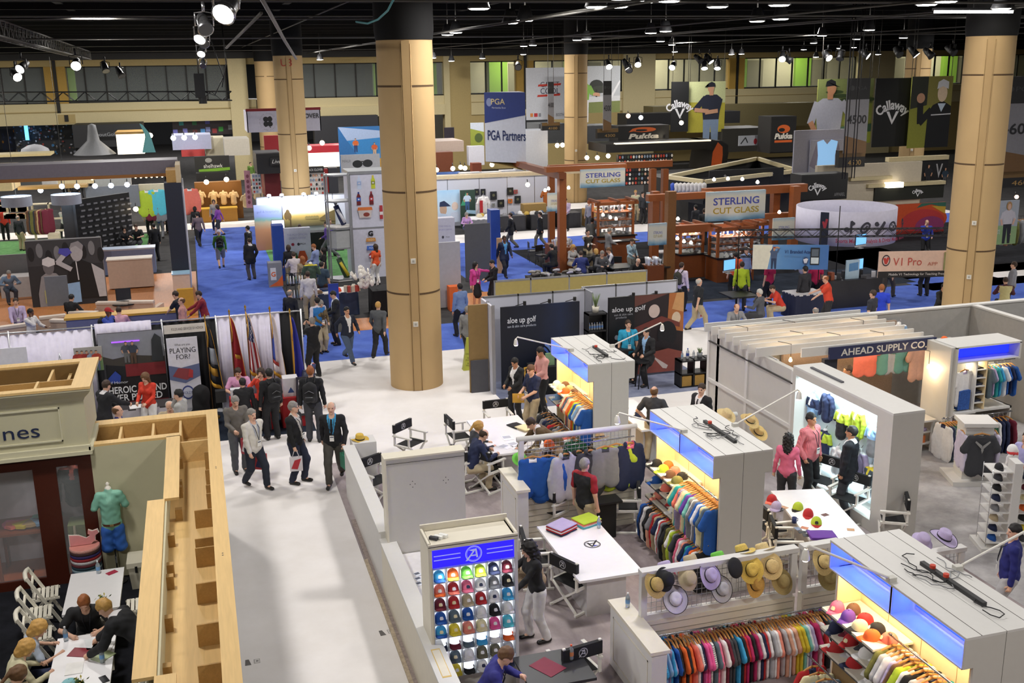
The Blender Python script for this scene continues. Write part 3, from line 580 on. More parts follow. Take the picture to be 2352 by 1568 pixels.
for px,py,y in((175,148,45),(50,155,48),(37,174,50),(242,158,60),(277,170,62),(1398,150,60),(1440,152,56),(1445,158,56),(1465,145,58),(1545,152,60),(1607,138,58),(1630,138,58),(1618,152,58),(1648,152,58),(1797,132,52),(1812,137,52),(1901,130,50),(1930,130,50),(1989,126,50),(2064,122,48),(2101,122,47),(2136,125,47),(2188,118,45),(1190,152,60)):spot(px,py,y,RN.uniform(.5,1.2),RN.uniform(-.8,.8),.2,RN.random()<.6)
def truss(name,label,a,b,w_,m=BLK,group=None):
 a,b=Vector(a),Vector(b);d=(b-a);L=d.length;d.normalize();sx=d.cross(Vector((0,0,1))).normalized()*w_/2;sz=Vector((0,0,w_/2));n=max(2,int(L/(w_*1.1)));mb=MB()
 for i in(-1,1):
  for j in(-1,1):mb.tube([a+sx*i+sz*j,b+sx*i+sz*j],w_*.07,m,5)
 for k in range(n):
  p,q=a+d*L*k/n,a+d*L*(k+1)/n;s_=1 if k%2 else-1
  for i in(-1,1):mb.tube([p+sx*i-sz*s_,q+sx*i+sz*s_],w_*.04,m,4);mb.tube([p-sx*s_+sz*i,q+sx*s_+sz*i],w_*.04,m,4)
 return mb.build(name,label=label,cat='truss',group=group)
truss('box_truss','black box truss hanging in front of the gallery windows on the left',aty(-60,223,58),aty(532,220,58),.45)
truss('lighting_truss','grey ladder truss under the ceiling at upper left',at(-60,52,9.9),at(200,128,9.6),.5,CG2)
t=thing('chain_hoist','black chain hoist with looped cables at the end of the box truss','hoist',aty(460,215,57.5));mb=MB();mb.box(-.25,-.2,-.2,.25,.2,1.0,BLK);mb.cyl((.1,0,-.5),.2,.4,BLK,12);mb.build('motor',t)
mb=MB();mb.tube([(0,0,1),(0,0,4.5)],.03,CG2,5);mb.tube([(.3,0,4.5),(.9,0,2),(1.2,0,.8),(.7,0,-.1),(.2,0,.1)],.03,BLK,5);mb.tube([(1.3,0,4.5),(1.4,0,1.5),(1.1,0,.3)],.03,BLK,5);mb.build('cable',t)
for lb,pts,r,c in(('slack grey cable drooping from the ceiling toward the left column',[(600,-5,14),(625,40,16),(655,95,20),(680,135,25)],.03,'#77767a'),('turquoise cable looping down from the ceiling left of the big column',[(905,-4,15),(890,25,15.5),(868,45,16),(845,54,16.5),(818,50,17)],.016,'#4f8f96'),('dark sloping brace cable at the top left',[(600,30,24),(560,70,28),(520,110,34)],.04,'#5a5854')):
 mb=MB();mb.tube([aty(*p) for p in pts],r,M(c,.6),5);mb.build('cable',label=lb,cat='cable')
PAL={'royal blue':'#1f57a8','navy':'#20294a','charcoal':'#3c3d42','black':'#1c1c1f','white':'#e9e7e6','grey':'#85868a','pale grey':'#b9b9bc','red':'#b5262a','coral':'#ee7d6a','orange':'#e8692a','peach':'#f0b79a','yellow':'#e6cf3a','lime green':'#b4cb38','mint':'#7fc4b8','teal':'#2a9d9d','sky blue':'#3fa3d6','purple':'#6b3fa0','magenta':'#b8275f','pink':'#e2708f','salmon':'#e88d78','khaki':'#b9a98a','lilac':'#b7a9cc','olive':'#77753c','maroon':'#6f1d32','cream':'#e7dcae','bright green':'#6fc24a','light blue':'#8fb6dd','dark green':'#1f5a3c','brown':'#6b4a34','tan':'#c8a878','hot pink':'#e85a9a','turquoise':'#5cc4d6','slate':'#5d6d78','camouflage':'#6e6a55'}
def cm(c):return PAL.get(c,c)
_G={}
def shirt_me(kind):
 if kind in _G:return _G[kind]
 r=.016;B=Blob((-.44,-.10,-1.0),(.44,.10,.0),r);L=-.80 if kind!='vest' else-.70;F=(0,1,0)
 for s in(-1,1):B.cone((s*.10,0,-.27),(s*.12,0,L),.135,.14,.03,F,3.9)
 for s in(-1,1):
  B.cone((0,0,-.15),(s*.18,0,-.19),.055,.06,.03,F,1.9)
  if kind=='short':B.cone((s*.19,0,-.21),(s*.29,.01*s,-.40),.075,.085,.025,F,2.2)
  if kind in('long','jacket'):B.cone((s*.19,0,-.21),(s*.265,.015,-.50),.07,.062,.03,F,2);B.cone((s*.265,.015,-.5),(s*.25,.02,-.80),.06,.045,.02,F,1.8)
 if kind=='jacket':B.cone((-.06,0,-.12),(.06,0,-.12),.055,.055,.02)
 B.ell((0,-.03,-.11),(.065,.2,.045),0,cut=True);B.rough(.0035,26,len(_G));B.rough(.002,60,3)
 V,Q=B.net();C=V[Q].mean(1);mi=np.where((np.abs(C[:,0])<.07)&(C[:,2]>-.19),1,0)
 _G[kind]=npmesh('garment',V,Q,None,mi);_G[kind].materials.append(None);return _G[kind]
HGW=M('#b9803f',.5,var=.12,scale=12)
def hanger_me():
 if 'hg' not in _G:
  mb=MB();mb.tube([(-.2,0,-.175),(-.12,0,-.125),(0,0,-.095),(.12,0,-.125),(.2,0,-.175)],[.010,.015,.018,.015,.010],HGW,6)
  mb.tube([(0,0,-.09),(0,0,-.035),(.02,0,-.015),(.02,0,.012),(0,0,.022),(-.02,0,.01)],.0035,M('#c9c9cc',.3,.9),5)
  o=mb.build('hanger');_G['hg']=o.data;bpy.data.objects.remove(o)
 return _G['hg']
def garment(label,loc,rz,colour,kind='short',collar=None,group=None,s=1.,pat=None,name=None,cat=None,hanger=1,tilt=0):
 nm=name or{'short':'polo_shirt','long':'long_sleeve_shirt','vest':'vest','jacket':'jacket'}[kind]
 t=thing(nm,label,cat or('jacket' if kind=='jacket' else 'shirt'),loc,rz,group,s);t.rotation_euler[0]=tilt
 o=obj('fabric',shirt_me(kind),t);mm=M(cm(colour),.85,scale=20,kind=pat);cc=M(cm(collar),.85) if collar else mm
 for i,m in enumerate((mm,cc)):o.material_slots[i].link='OBJECT';o.material_slots[i].material=m
 if hanger:obj('hanger',hanger_me(),t)
 return t
def rail(where,a,b,cols,kinds='s',group=None,frm='far',face=0.,s=1.,rod=True,label=None,pats={}):
 """a rail with garments hung across it; where: phrase naming the rail; frm: the end the count starts at"""
 a,b=Vector(a),Vector(b);d=b-a;n=len(cols);ang=math.atan2(d.y,d.x)+PI/2
 if rod:
  t=thing('clothes_rail',label or('chrome clothes rail, '+where),'rail',a);mb=MB();e=d.normalized()*.04;mb.tube([-e,d+e],.013,M('#9a9a9e',.25,.9),8);mb.build('rod',t)
  mb=MB()
  for q in(Vector((0,0,0)),d):mb.tube([q,q+Vector((0,0,.0))+Vector((math.cos(ang),math.sin(ang),0))*.0+Vector((0,0,.02))],.02,M('#6a6a6e',.3,.8),8)
  mb.build('bracket',t)
 K={'s':'short','l':'long','v':'vest','j':'jacket'};NM={'s':'shirt','l':'top','v':'vest','j':'jacket'}
 for i,c in enumerate(cols):
  k=kinds[i%len(kinds)];p=a+d*((i+.5)/n);pt=pats.get(i)
  garment('%s%s %s, %s from %s end, %s'%(c,' striped' if pt=='stripe' else '',NM[k],nth(i),frm,where),p-Vector((0,0,.022)),ang+face+RN.uniform(-.13,.13),c,K[k],None if RN.random()<.6 else RN.choice(('white','grey','navy')),group or where,s*RN.uniform(.96,1.03),pt)
CAPM={}
def cap_me():
 if 'c' not in CAPM:
  n=18;vs=[];fs=[]
  for j in range(7):
   t=j/6*PI/2
   for k in range(n):a=2*PI*k/n;vs.append((.088*math.cos(a)*math.cos(t)**.8,-.01+.105*math.sin(a)*math.cos(t)**.8,.115*math.sin(t)))
  fs=[(j*n+k,j*n+(k+1)%n,(j+1)*n+(k+1)%n,(j+1)*n+k) for j in range(6) for k in range(n)]
  mb=MB();mb.add(vs,fs,None,True);mb.lathe([(.006,0),(.008,.006),(0,.01)],None,8,(0,-.01,.112));o=mb.build('crown');CAPM['c']=o.data;bpy.data.objects.remove(o)
  m2=MB();v2=[];N=12
  for i in range(N+1):
   a=PI*i/N;x=math.cos(a);y=math.sin(a)
   for(r,rz) in((.0,0),(.55,.008),(1,-.004)):v2 .append((x*(.086+.002*r),-.0+.07*y+.105*r*y**.7 if y>.01 else.07*y,.012*(1-abs(x))*1.0-.022*abs(x)*r+rz))
  b=len(v2);v2+=[(x,y,z-.005) for x,y,z in v2];f2=[]
  for i in range(N):
   for r in range(2):q=[i*3+r,i*3+r+1,i*3+r+4,i*3+r+3];f2+=[q,[b+j for j in q[::-1]]]
   f2 .append([i*3+2,b+i*3+2,b+i*3+5,i*3+5])
  m2 .add(v2,f2,None,True);o=m2 .build('brim');CAPM['b']=o.data;bpy.data.objects.remove(o)
  m3=MB()
  for j in range(2):
   for i in range(4):
    P=lambda u,v:(-.028+u*.056,.096-.03*(v-.3)-abs(u-.5)**2*.05,.035+v*.04)
    m3 .add([P(i/4,j/2),P((i+1)/4,j/2),P((i+1)/4,(j+1)/2),P(i/4,(j+1)/2)],[(0,1,2,3)],None)
  o=m3 .build('emblem');CAPM['e']=o.data;bpy.data.objects.remove(o)
  for m in CAPM.values():m.materials.clear();m.materials.append(None)
 return CAPM
def setm(o,*ms):
 for i,m in enumerate(ms):o.material_slots[i].link='OBJECT';o.material_slots[i].material=m
 return o
def cap(label,loc,rz,colour,brim=None,emblem=None,group=None,rx=0.,s=1.05,visor=False,name=None):
 c=cap_me();t=thing(name or('visor' if visor else 'baseball_cap'),label,'visor' if visor else 'cap',loc,rz,group,s);t.rotation_euler=(rx,0,rz)
 if visor:
  if 'v' not in CAPM:
   mb=MB();n=18;vs=[(math.cos(2*PI*k/n)*.088,-.01+math.sin(2*PI*k/n)*.105,z) for z in(0,.045) for k in range(n)];mb.add(vs,[(k,(k+1)%n,(k+1)%n+n,k+n) for k in range(n)],None,True);o=mb.build('band');CAPM['v']=o.data;bpy.data.objects.remove(o);CAPM['v'].materials.clear();CAPM['v'].materials.append(None)
  setm(obj('band',CAPM['v'],t),M(cm(colour),.8))
 else:setm(obj('crown',c['c'],t),M(cm(colour),.8,scale=25))
 setm(obj('brim',c['b'],t),M(cm(brim or colour),.8,scale=25))
 if emblem and not visor:setm(obj('emblem',c['e'],t),M(cm(emblem),.7))
 return t
def hat(label,loc,rot,colour='tan',band='black',kind='fedora',group=None,s=1.,straw=True,edge=None):
 t=thing({'fedora':'straw_hat' if straw else 'fedora_hat','bucket':'bucket_hat','flat':'flat_cap','boater':'straw_hat'}[kind],label,'hat',loc,0,group,s);t.rotation_euler=rot
 key='hat'+kind
 if key not in _G:
  n=28;bo,bi,ch=(.175,.088,.115) if kind=='fedora' else(.15,.092,.10) if kind=='bucket' else(.17,.09,.095)
  if kind=='flat':prof=[(0,.06),(.08,.058),(.125,.04),(.13,.02),(.11,0)]
  else:prof=[(bo,-.035 if kind=='bucket' else 0),(bo*.8,-.02 if kind=='bucket' else-.002),(bi+.004,.0),(bi,.02),(bi*.95,ch*.8),(bi*.8,ch),(bi*.3,ch*(.9 if kind=='fedora' else 1.02)),(0,ch*(.88 if kind=='fedora' else 1.03))]
  vs=[]
  for r,z in prof:
   for k in range(n):
    a=2*PI*k/n;x=r*math.cos(a);y=r*1.16*math.sin(a)
    if kind=='fedora':z2=z+(.022*math.cos(2*a)*max(0,(r-bi)/(bo-bi)) if r>bi else 0);x*=1-.35*max(0,z/ch)*max(0,math.sin(-a)) if z>.06 else 1
    else:z2=z
    vs.append((x,y,z2))
  mb=MB();mb.add(vs,[(j*n+k,(j+1)*n+k,(j+1)*n+(k+1)%n,j*n+(k+1)%n) for j in range(len(prof)-1) for k in range(n)],None,True);o=mb.build('crown');o.data.materials.clear();o.data.materials.append(None);_G[key]=o.data;bpy.data.objects.remove(o)
  mb=MB();mb.lathe([(bi+.004,.004),(bi+.005,.03)],None,n,(0,0,0),1,1.16);o=mb.build('band');o.data.materials.clear();o.data.materials.append(None);_G[key+'b']=o.data;bpy.data.objects.remove(o)
  mb=MB();mb.tube([(bo*math.cos(2*PI*k/n),bo*1.16*math.sin(2*PI*k/n),(.022*math.cos(4*PI*k/n) if kind=='fedora' else 0)) for k in range(n+1)],.005,None,5);o=mb.build('edging');o.data.materials.clear();o.data.materials.append(None);_G[key+'e']=o.data;bpy.data.objects.remove(o)
 setm(obj('crown',_G[key],t),M(cm(colour),.85,var=.16 if straw else.05,scale=60))
 if band:setm(obj('hat_band',_G[key+'b'],t),M(cm(band),.7))
 if edge:setm(obj('edging',_G[key+'e'],t),M(cm(edge),.7))
 return t
WPT=M('#e6e3da',.45,var=.03);CANV=M('#18181a',.8)
def director_chair(label,loc,rz,logo=True,group='director chairs'):
 if 'dc' not in _G:
  t=thing('director_chair',label,'chair',loc,rz,group)
  for y in(-.2,.2):
   for s in(-1,1):mb=MB();mb.bar((-.27*s,y+.012*s,.02),(.27*s,y+.012*s,.44),.035,.03,WPT);mb.build('leg',t)
  for x in(-.28,.28):
   mb=MB();mb.box(x-.02,-.26,.0,x+.02,.26,.035,WPT);mb.box(x-.02,-.24,.43,x+.02,.24,.47,WPT);mb.build('side_rail',t)
   mb=MB();mb.box(x-.018,.16,.46,x+.018,.2,.65,WPT);mb.box(x-.03,-.26,.645,x+.03,.25,.675,WPT);mb.build('armrest',t)
   mb=MB();mb.box(x-.02,-.235,.46,x+.02,-.2,.93,WPT);mb.build('back_post',t)
  mb=MB();mb.box(-.27,-.2,.455,.27,.2,.465,CANV);mb.build('seat',t)
  mb=MB();mb.box(-.305,-.25,.72,.305,-.19,.91,CANV);b=mb.build('backrest',t)
  mb=MB();LG=M('#c9c9c9',.6)
  ring_a(mb,(0,-.25,.815),(1,0,0),(0,0,1),.07,LG);ring_a(mb,(0,-.19,.815),(-1,0,0),(0,0,1),.07,LG);mb.build('logo',b)
  _G['dc']=t;return t
 return dup(_G['dc'],loc,rz,label,group)
def folding_chair(label,loc,rz,group='white folding chairs'):
 if 'fc' not in _G:
  t=thing('folding_chair',label,'chair',loc,rz,group);W2=M('#e9e4d4',.45,var=.03)
  for x in(-.2,.2):
   mb=MB();mb.bar((x,-.22,.84),(x,.20,.0),.03,.045,W2);mb.build('leg',t)
   mb=MB();mb.bar((x*.85,-.24,.0),(x*.85,.16,.46),.03,.04,W2);mb.build('leg',t)
  mb=MB()
  for i in range(6):mb.box(-.2,-.18+i*.066,.44,.2,-.13+i*.066,.46,W2)
  for x in(-.19,.19):mb.box(x-.015,-.2,.41,x+.015,.22,.44,W2)
  mb.build('seat',t)
  mb=MB();mb.tube([(-.2,-.215,.80),(-.12,-.235,.83),(0,-.245,.84),(.12,-.235,.83),(.2,-.215,.80)],[.035]*5,W2,6);mb.bar((-.2,-.16,.66),(.2,-.16,.66),.03,.06,W2);mb.build('backrest',t)
  _G['fc']=t;return t
 return dup(_G['fc'],loc,rz,label,group)
def table(label,x0,y0,x1,y1,h=.76,m=None,leg='panel',rz=0,name='table',cat='table',group=None,legm=None,thick=.04):
 m=m or M('#f1eff0',.35,var=.02);cx,cy=(x0+x1)/2,(y0+y1)/2;a,b=(x1-x0)/2,(y1-y0)/2
 t=thing(name,label,cat,(cx,cy,0),rz,group);mb=MB();mb.box(-a,-b,h-thick,a,b,h,m);mb.build('tabletop',t);lm=legm or M('#c9c6c6',.5)
 if leg=='panel':
  mb=MB();mb.box(-a*.62,-b*.8,0,a*.62,b*.8,h-thick,lm);mb.build('pedestal',t)
 elif leg=='legs':
  for sx in(-1,1):
   for sy in(-1,1):mb=MB();mb.box(sx*(a-.05)-.025,sy*(b-.05)-.025,0,sx*(a-.05)+.025,sy*(b-.05)+.025,h-thick,lm);mb.build('leg',t)
 elif leg=='cloth':
  mb=MB();n=60;P=[]
  for i in range(n):
   u=i/n*4;k=int(u);f=u-k;c=[(-a,-b),(a,-b),(a,b),(-a,b),(-a,-b)];x=c[k][0]+(c[k+1][0]-c[k][0])*f;y=c[k][1]+(c[k+1][1]-c[k][1])*f;w_=.02*math.sin(i*1.9);P.append((x*(1+w_),y*(1+w_)))
  mb.add([(x,y,h-.005) for x,y in P]+[(x*1.02,y*1.02,.01) for x,y in P],[(i,(i+1)%n,(i+1)%n+n,i+n) for i in range(n)],lm,True);mb.build('table_skirt',t)
 elif leg=='post':
  mb=MB();mb.cyl((0,0,0),.25,.03,lm);mb.cyl((0,0,.03),.035,h-.06,lm,12);mb.build('pedestal',t)
 return t
def slab(name,label,cat,b,m,group=None,kind=None):
 "a plain boxed item standing in the world: b = x0,y0,z0,x1,y1,z1"
 mb=MB();cx,cy=(b[0]+b[3])/2,(b[1]+b[4])/2;mb.box(b[0]-cx,b[1]-cy,0,b[3]-cx,b[4]-cy,b[5]-b[2],m)
 return mb.build(name,None,loc=(cx,cy,b[2]),label=label,cat=cat,group=group,kind=kind)
def paper(label,x,y,z,w_,h_,rz,m,name='paper_sheet',cat='paper',group=None,th=.004,txt=None):
 mb=MB();mb.box(-w_/2,-h_/2,0,w_/2,h_/2,th,m)
 if txt:mb.box(-w_*.38,-h_*.1,th,w_*.38,h_*.38,th+.001,txt)
 return mb.build(name,None,loc=(x,y,z),rz=rz,label=label,cat=cat,group=group)
def bottle(label,loc,capc='#e8e8ee',body='#cfdbe4',lab='#6f9fd0',s=1.,group=None):
 t=thing('water_bottle',label,'bottle',loc,0,group,s);mb=MB();mb.lathe([(0,0),(.03,0),(.033,.02),(.033,.15),(.014,.185),(.013,.20)],M(body,.1,trans=.6,var=0),14);mb.build('bottle_body',t)
 mb=MB();mb.cyl((0,0,.2),.015,.02,M(capc,.4),10);mb.build('cap',t);mb=MB();mb.lathe([(.0338,.06),(.0338,.12)],M(lab,.4),14);mb.build('label_band',t);return t
def folded(label,loc,rz,cols,w_=.3,d_=.36,group=None,name='folded_shirt_stack'):
 t=thing(name,label,'clothes',loc,rz,group);z=0
 for i,c in enumerate(cols):
  B=Blob((-w_,-d_,-.03),(w_,d_,.07),.016);B.cone((-w_*.36,-d_*.36,.012),(w_*.36,-d_*.36,.012),.012,.012,.0)
  vs=[];n=7;mb=MB();hh=.026
  for j,(k,zz) in enumerate(((.94,0),(1,hh*.4),(.97,hh*.8),(.8,hh))):
   for(sx,sy) in((-1,-1),(-.3,-1.02),(.3,-1),(1,-.98),(1.02,0),(1,1),(.2,1.03),(-1,1),(-1.02,.1)):vs.append((sx*w_/2*k+.006*math.sin(i*3+sy),sy*d_/2*k,z+zz+.004*math.sin(sx*5+i)))
  fs=[(j*9+k,j*9+(k+1)%9,(j+1)*9+(k+1)%9,(j+1)*9+k) for j in range(3) for k in range(9)]+[tuple(range(27,36)),tuple(range(9))[::-1]]
  mb.add(vs,fs,M(cm(c),.85),True);mb.build('folded_shirt',t);z+=hh
 return t
def gridwall(mb,x0,x1,y,z0,z1,p=.075,m=None,r=.004):
 m=m or M('#b9b9bb',.35,.6);n=int((x1-x0)/p);k=int((z1-z0)/p)
 for i in range(n+1):x=x0+(x1-x0)*i/n;mb.tube([(x,y,z0),(x,y,z1)],r,m,4,False)
 for i in range(k+1):z=z0+(z1-z0)*i/k;mb.tube([(x0,y-.005,z),(x1,y-.005,z)],r,m,4,False)
class Sheet:
 "a printed sheet; (u, v) run 0..1 across and up it"
 def __init__(s,mb,o,U,V):s.mb=mb;s.o=Vector(o);s.U=Vector(U);s.V=Vector(V);s.n=s.U.cross(s.V).normalized();s.k=0
 def P(s,u,v,l):return s.o+s.U*u+s.V*v+s.n*l
 def poly(s,pts,h,**k):s.k+=1;m=h if not isinstance(h,str) else M(h,.55,**k);s.mb.add([s.P(u,v,.004+.0022*s.k) for u,v in pts],[tuple(range(len(pts)))],m);return s
 def oval(s,u,v,a,b,h,n=16):return s.poly([(u+a*math.cos(2*PI*i/n),v+b*math.sin(2*PI*i/n)) for i in range(n)],h)
 def line(s,pts,w_,h):
  "stroke with round-ish joints; w_ in units of the sheet's height"
  asp=s.U.length/s.V.length
  for(a,b),(c,d) in zip(pts,pts[1:]):
   dx,dy=(c-a)*asp,d-b;L=math.hypot(dx,dy) or 1;nx,ny=-dy/L*w_/asp,dx/L*w_;ex,ey=dx/L*w_*.4/asp,dy/L*w_*.4
   s.poly([(a+nx-ex,b+ny-ey),(a-nx-ex,b-ny-ey),(c-nx+ex,d-ny+ey),(c+nx+ex,d+ny+ey)],h)
  return s
 def text(s,t,u,v,h,col,w_=None,bold=.0,align='c',shear=0.):s.k+=1;letters(s.mb,t,s.P(u,v,0),s.U,s.V,h*s.V.length,col if not isinstance(col,str) else M(col,.55),None if w_ is None else w_*s.U.length,align,bold,shear,.004+.0022*s.k);return s
 def man(s,u,v,h,top,bot,skin='#c89878',hat_=None,arms=None,face=1,w_=1.):
  "standing golfer, feet at (u, v), height h; arms: list of poly-lines from the shoulders"
  a=s.V.length/s.U.length*h*w_;q=lambda x,y:(u+x*a,v+y*h)
  s.poly([q(-.11,.0),q(-.03,0),q(0,.4),q(.04,0),q(.12,0),q(.13,.5),q(-.12,.5)],bot)
  s.poly([q(-.12,.48),q(.13,.48),q(.16,.78),q(.09,.83),q(-.08,.83),q(-.16,.78)],top)
  for ar in arms or[[(-.15,.76),(-.2,.6),(-.16,.47)],[(.15,.76),(.2,.6),(.16,.47)]]:
   s.line([q(x,y) for x,y in ar[:2]],h*.04,top);s.line([q(x,y) for x,y in ar[1:]],h*.028,skin)
  s.poly([q(-.03,.82),q(.03,.82),q(.035,.88),q(-.035,.88)],skin);s.oval(*q(.01*face,.925),a*.052,h*.065,skin)
  if hat_:s.poly([q(-.06,.94),q(-.05,.99),q(.0,1.01),q(.05,.99),q(.06,.94),q(.11*face,.935),q(.05*face,.95)],hat_)
  else:s.poly([q(-.055,.94),q(-.05,.985),q(0,1.0),q(.05,.985),q(.055,.94),q(0,.965)],'#3a2a20')
  return s
def panel(name,label,cat,o,U,V,th,m,group=None,draw=None,frame=None,part='print',back=None):
 "upright sheet with real thickness standing or hanging at its place; draw(Sheet) prints on its front"
 o,U,V=Vector(o),Vector(U),Vector(V);n=U.cross(V).normalized();c=o+U/2
 t=thing(name,label,cat,c,0,group);mb=MB();p=o-c;mb.prism([p,p+U,p+U+V,p+V],-n*th,back or m);mb.build('sheet',t)
 mb=MB();S=Sheet(mb,p,U,V);S.poly([(0,0),(1,0),(1,1),(0,1)],m)
 if draw:draw(S)
 mb.build(part,t)
 if frame:
  f=MB();r=frame[1]
  for a,b in((p,p+U),(p+U,p+U+V),(p+U+V,p+V),(p+V,p)):f.bar(a,b,r*2,r*2,frame[0])
  f.build('frame',t)
 return t
CW=M('#c9c6bf',.5,var=.02);CWT=M('#d6d4d0',.5,var=.02);SEAM=M('#4b4945',.8);WARM=M('#ead2a4',.55,var=.05);SHELF=M('#d8d2c2',.5);BLU=M('#2440ff',emit=2.6);CYB=M('#1f78ff',emit=3.2)
IVO=M('#ddd6c4',.5,var=.03)
def arealight(name,par,loc,rot,sx,sy,watt,colr):
 l=bpy.data.lights.new(name,'AREA');l.shape='RECTANGLE';l.size=sx;l.size_y=sy;l.energy=watt;l.color=colr;o=bpy.data.objects.new(name,l);col.objects.link(o);o.parent=par;o.location=loc;o.rotation_euler=rot;return o
def cabinet(label,x0,y0,y1,warm=26):
 t=thing('display_cabinet',label,'cabinet',(x0,y0,0));L=y1-y0;W=1.05
 mb=MB();mb.box(0,0,2.41,W/2-.004,L,2.44,CWT);mb.box(W/2+.004,0,2.41,W,L,2.44,CWT);mb.box(W/2-.004,.0,2.40,W/2+.004,L,2.43,SEAM)
 for x in(.2,.86):mb.box(x-.004,0.0,2.436,x+.004,L,2.4415,SEAM)
 mb.build('top_panel',t)
 mb=MB()
 for y in(0,L-.03):
  mb.box(0,y,2.06,W/2-.004,y+.03,2.41,CW);mb.box(W/2+.004,y,2.06,W,y+.03,2.41,CW)
  mb.box(.13,y,0,W/2-.004,y+.03,2.06,CW);mb.box(W/2+.004,y,0,W-.13,y+.03,2.06,CW);mb.box(W/2-.004,y+.004,0,W/2+.004,y+.026,2.42,SEAM)
 mb.build('end_panel',t)
 mb=MB();mb.box(W/2-.03,.03,.1,W/2+.03,L-.03,2.06,WARM)
 for x in(W/2-.034,W/2+.03):
  for k in(1,2,3):mb.box(x,L*k/4-.003,.1,x+.004,L*k/4+.003,2.05,M('#a98f5e'))
 for y in(.031,L-.05):mb.box(.13,y,.1,W-.13,y+.019,2.06,WARM)
 mb.build('back_panel',t)
 mb=MB();mb.box(.14,.03,0,W-.14,L-.03,.1,CW);mb.build('plinth',t)
 mb=MB();mb.box(0,.03,2.04,W,L-.03,2.06,CWT)
 for x in(0,W-.02):mb.box(x,L/2-.02,2.06,x+.02,L/2+.02,2.41,CW)
 mb.box(.0,L/2-.012,2.06,W,L/2+.012,2.41,CWT);mb.box(.36,.03,2.06,W-.36,L-.03,2.41,CWT);h=mb.build('header',t)
 for s,x in((-1,.345),(1,W-.345)):
  for k in(0,1):
   mb=MB();a=.03+k*(L/2)+.02;b=a+L/2-.09;mb.box(x-.012,a,2.12,x+.012,b,2.39,BLU);mb.box(x-.016,a+.25,2.24,x+.016,b,2.385,CYB);mb.build('light_panel',h)
 arealight('strip_light',t,(.2,L/2,2.035),(0,0,0),.1,L-.2,warm,(1,.78,.48))
 arealight('strip_light',t,(W-.2,L/2,2.035),(0,0,0),.1,L-.2,warm*.5,(1,.78,.48))
 for k in(0,1):arealight('header_light',t,(.3,.03+L/4+k*L/2,2.3),(0,-PI/2,0),.2,L/2-.25,16,(.30,.34,1))
 return t
cabinet('white display cabinet farthest back with blue header, beside the black golf booth',7.5,19.75,22.15)
cabinet('white display cabinet with blue header in the middle of the three',7.5,14.12,16.62)
cabinet('white display cabinet with blue header nearest, at lower right',7.52,8.34,10.92)
def shelf(label,x0,x1,y0,y1,z):
 t=thing('shelf',label,'shelf',(x0,y0,z));mb=MB();mb.box(0,0,-.03,x1-x0,y1-y0,0,SHELF);mb.build('board',t);mb=MB();mb.box(0,0,-.055,.02,y1-y0,-.03,M('#55524c'));mb.build('front_edge',t);return t
for nm,(a,b),zs in(('nearest',(9.75,10.86),(1.52,1.24,.96)),('middle',(15.45,16.58),(1.43,1.12,.84)),('farthest',(21.05,22.1),(1.36,1.05))):
 for i,z in enumerate(zs):shelf('%s cap shelf on the %s white cabinet'%(('top','second','third')[i],nm),7.42,8.0,a,b,z)
def caps_row(where,xs,y0,y1,z,cols,grp):
 n=len(cols)
 for i,c in enumerate(cols):
  k=c.split('/');cap('%s cap, %s from far end, %s'%(k[0],nth(i),where),(xs[i%len(xs)],y1-(y1-y0)*(i+.5)/n,z),PI/2+RN.uniform(-.5,.5),k[0],k[1] if len(k)>1 else None,RN.choice(('white','cream',None)),grp)
caps_row('top shelf of the nearest cabinet',(7.56,7.72),9.8,10.8,1.52,['pink','brown/teal','purple','red/white','cream/black','black','orange','coral'],'caps on the nearest cabinet')
caps_row('second shelf of the nearest cabinet',(7.55,7.68),9.8,10.8,1.24,['navy','maroon','red','charcoal','white','white'],'caps on the nearest cabinet')
caps_row('third shelf of the nearest cabinet',(7.56,7.7),9.8,10.8,.96,['red','pale grey','red/navy','white','white'],'caps on the nearest cabinet')
caps_row('top shelf of the middle cabinet',(7.56,7.72),15.5,16.5,1.43,['black','orange','lime green','coral/white','brown','black/white','olive'],'caps on the middle cabinet')
caps_row('second shelf of the middle cabinet',(7.55,7.68),15.5,16.5,1.12,['royal blue','pale grey','coral/black','orange/black','black'],'caps on the middle cabinet')
caps_row('third shelf of the middle cabinet',(7.56,7.7),15.5,16.5,.84,['salmon','red','white'],'caps on the middle cabinet')
caps_row('top shelf of the farthest cabinet',(7.55,7.7),21.1,22.0,1.36,['white','brown','cream','tan','orange','brown/white'],'caps on the farthest cabinet')
caps_row('second shelf of the farthest cabinet',(7.55,7.68),21.1,22.0,1.05,['light blue','royal blue','red','navy'],'caps on the farthest cabinet')
rail('upper rail of the middle white cabinet',(7.67,15.42,1.62),(7.67,14.22,1.62),'cream,teal,coral,lilac,peach,cream,teal,purple,mint,grey,white,grey,royal blue,white,royal blue,cream,slate,royal blue'.split(','),'ssslss',pats={3:'stripe'})
rail('lower rail of the middle white cabinet',(7.5,16.45,.86),(7.5,14.25,.86),'royal blue,navy,white,black,black,peach,grey,red,khaki,navy,white,red,grey,black,black,olive,white,lime green,grey,charcoal,black,pink,white,salmon,navy,teal,royal blue,orange,white,black'.split(','),'ljllslslls',s=.92)
rail('upper rail of the farthest white cabinet',(7.67,21.1,1.55),(7.67,19.9,1.55),'cream,red,slate,peach,cream,orange,lime green,royal blue,yellow,light blue,grey,white,royal blue'.split(','),'s')
rail('lower rail of the farthest white cabinet',(7.3,22.0,.84),(7.3,19.9,.84),'charcoal,black,grey,navy,charcoal,red,charcoal,grey,khaki,tan,olive,coral,white,dark green'.split(','),'ljs',s=.92)
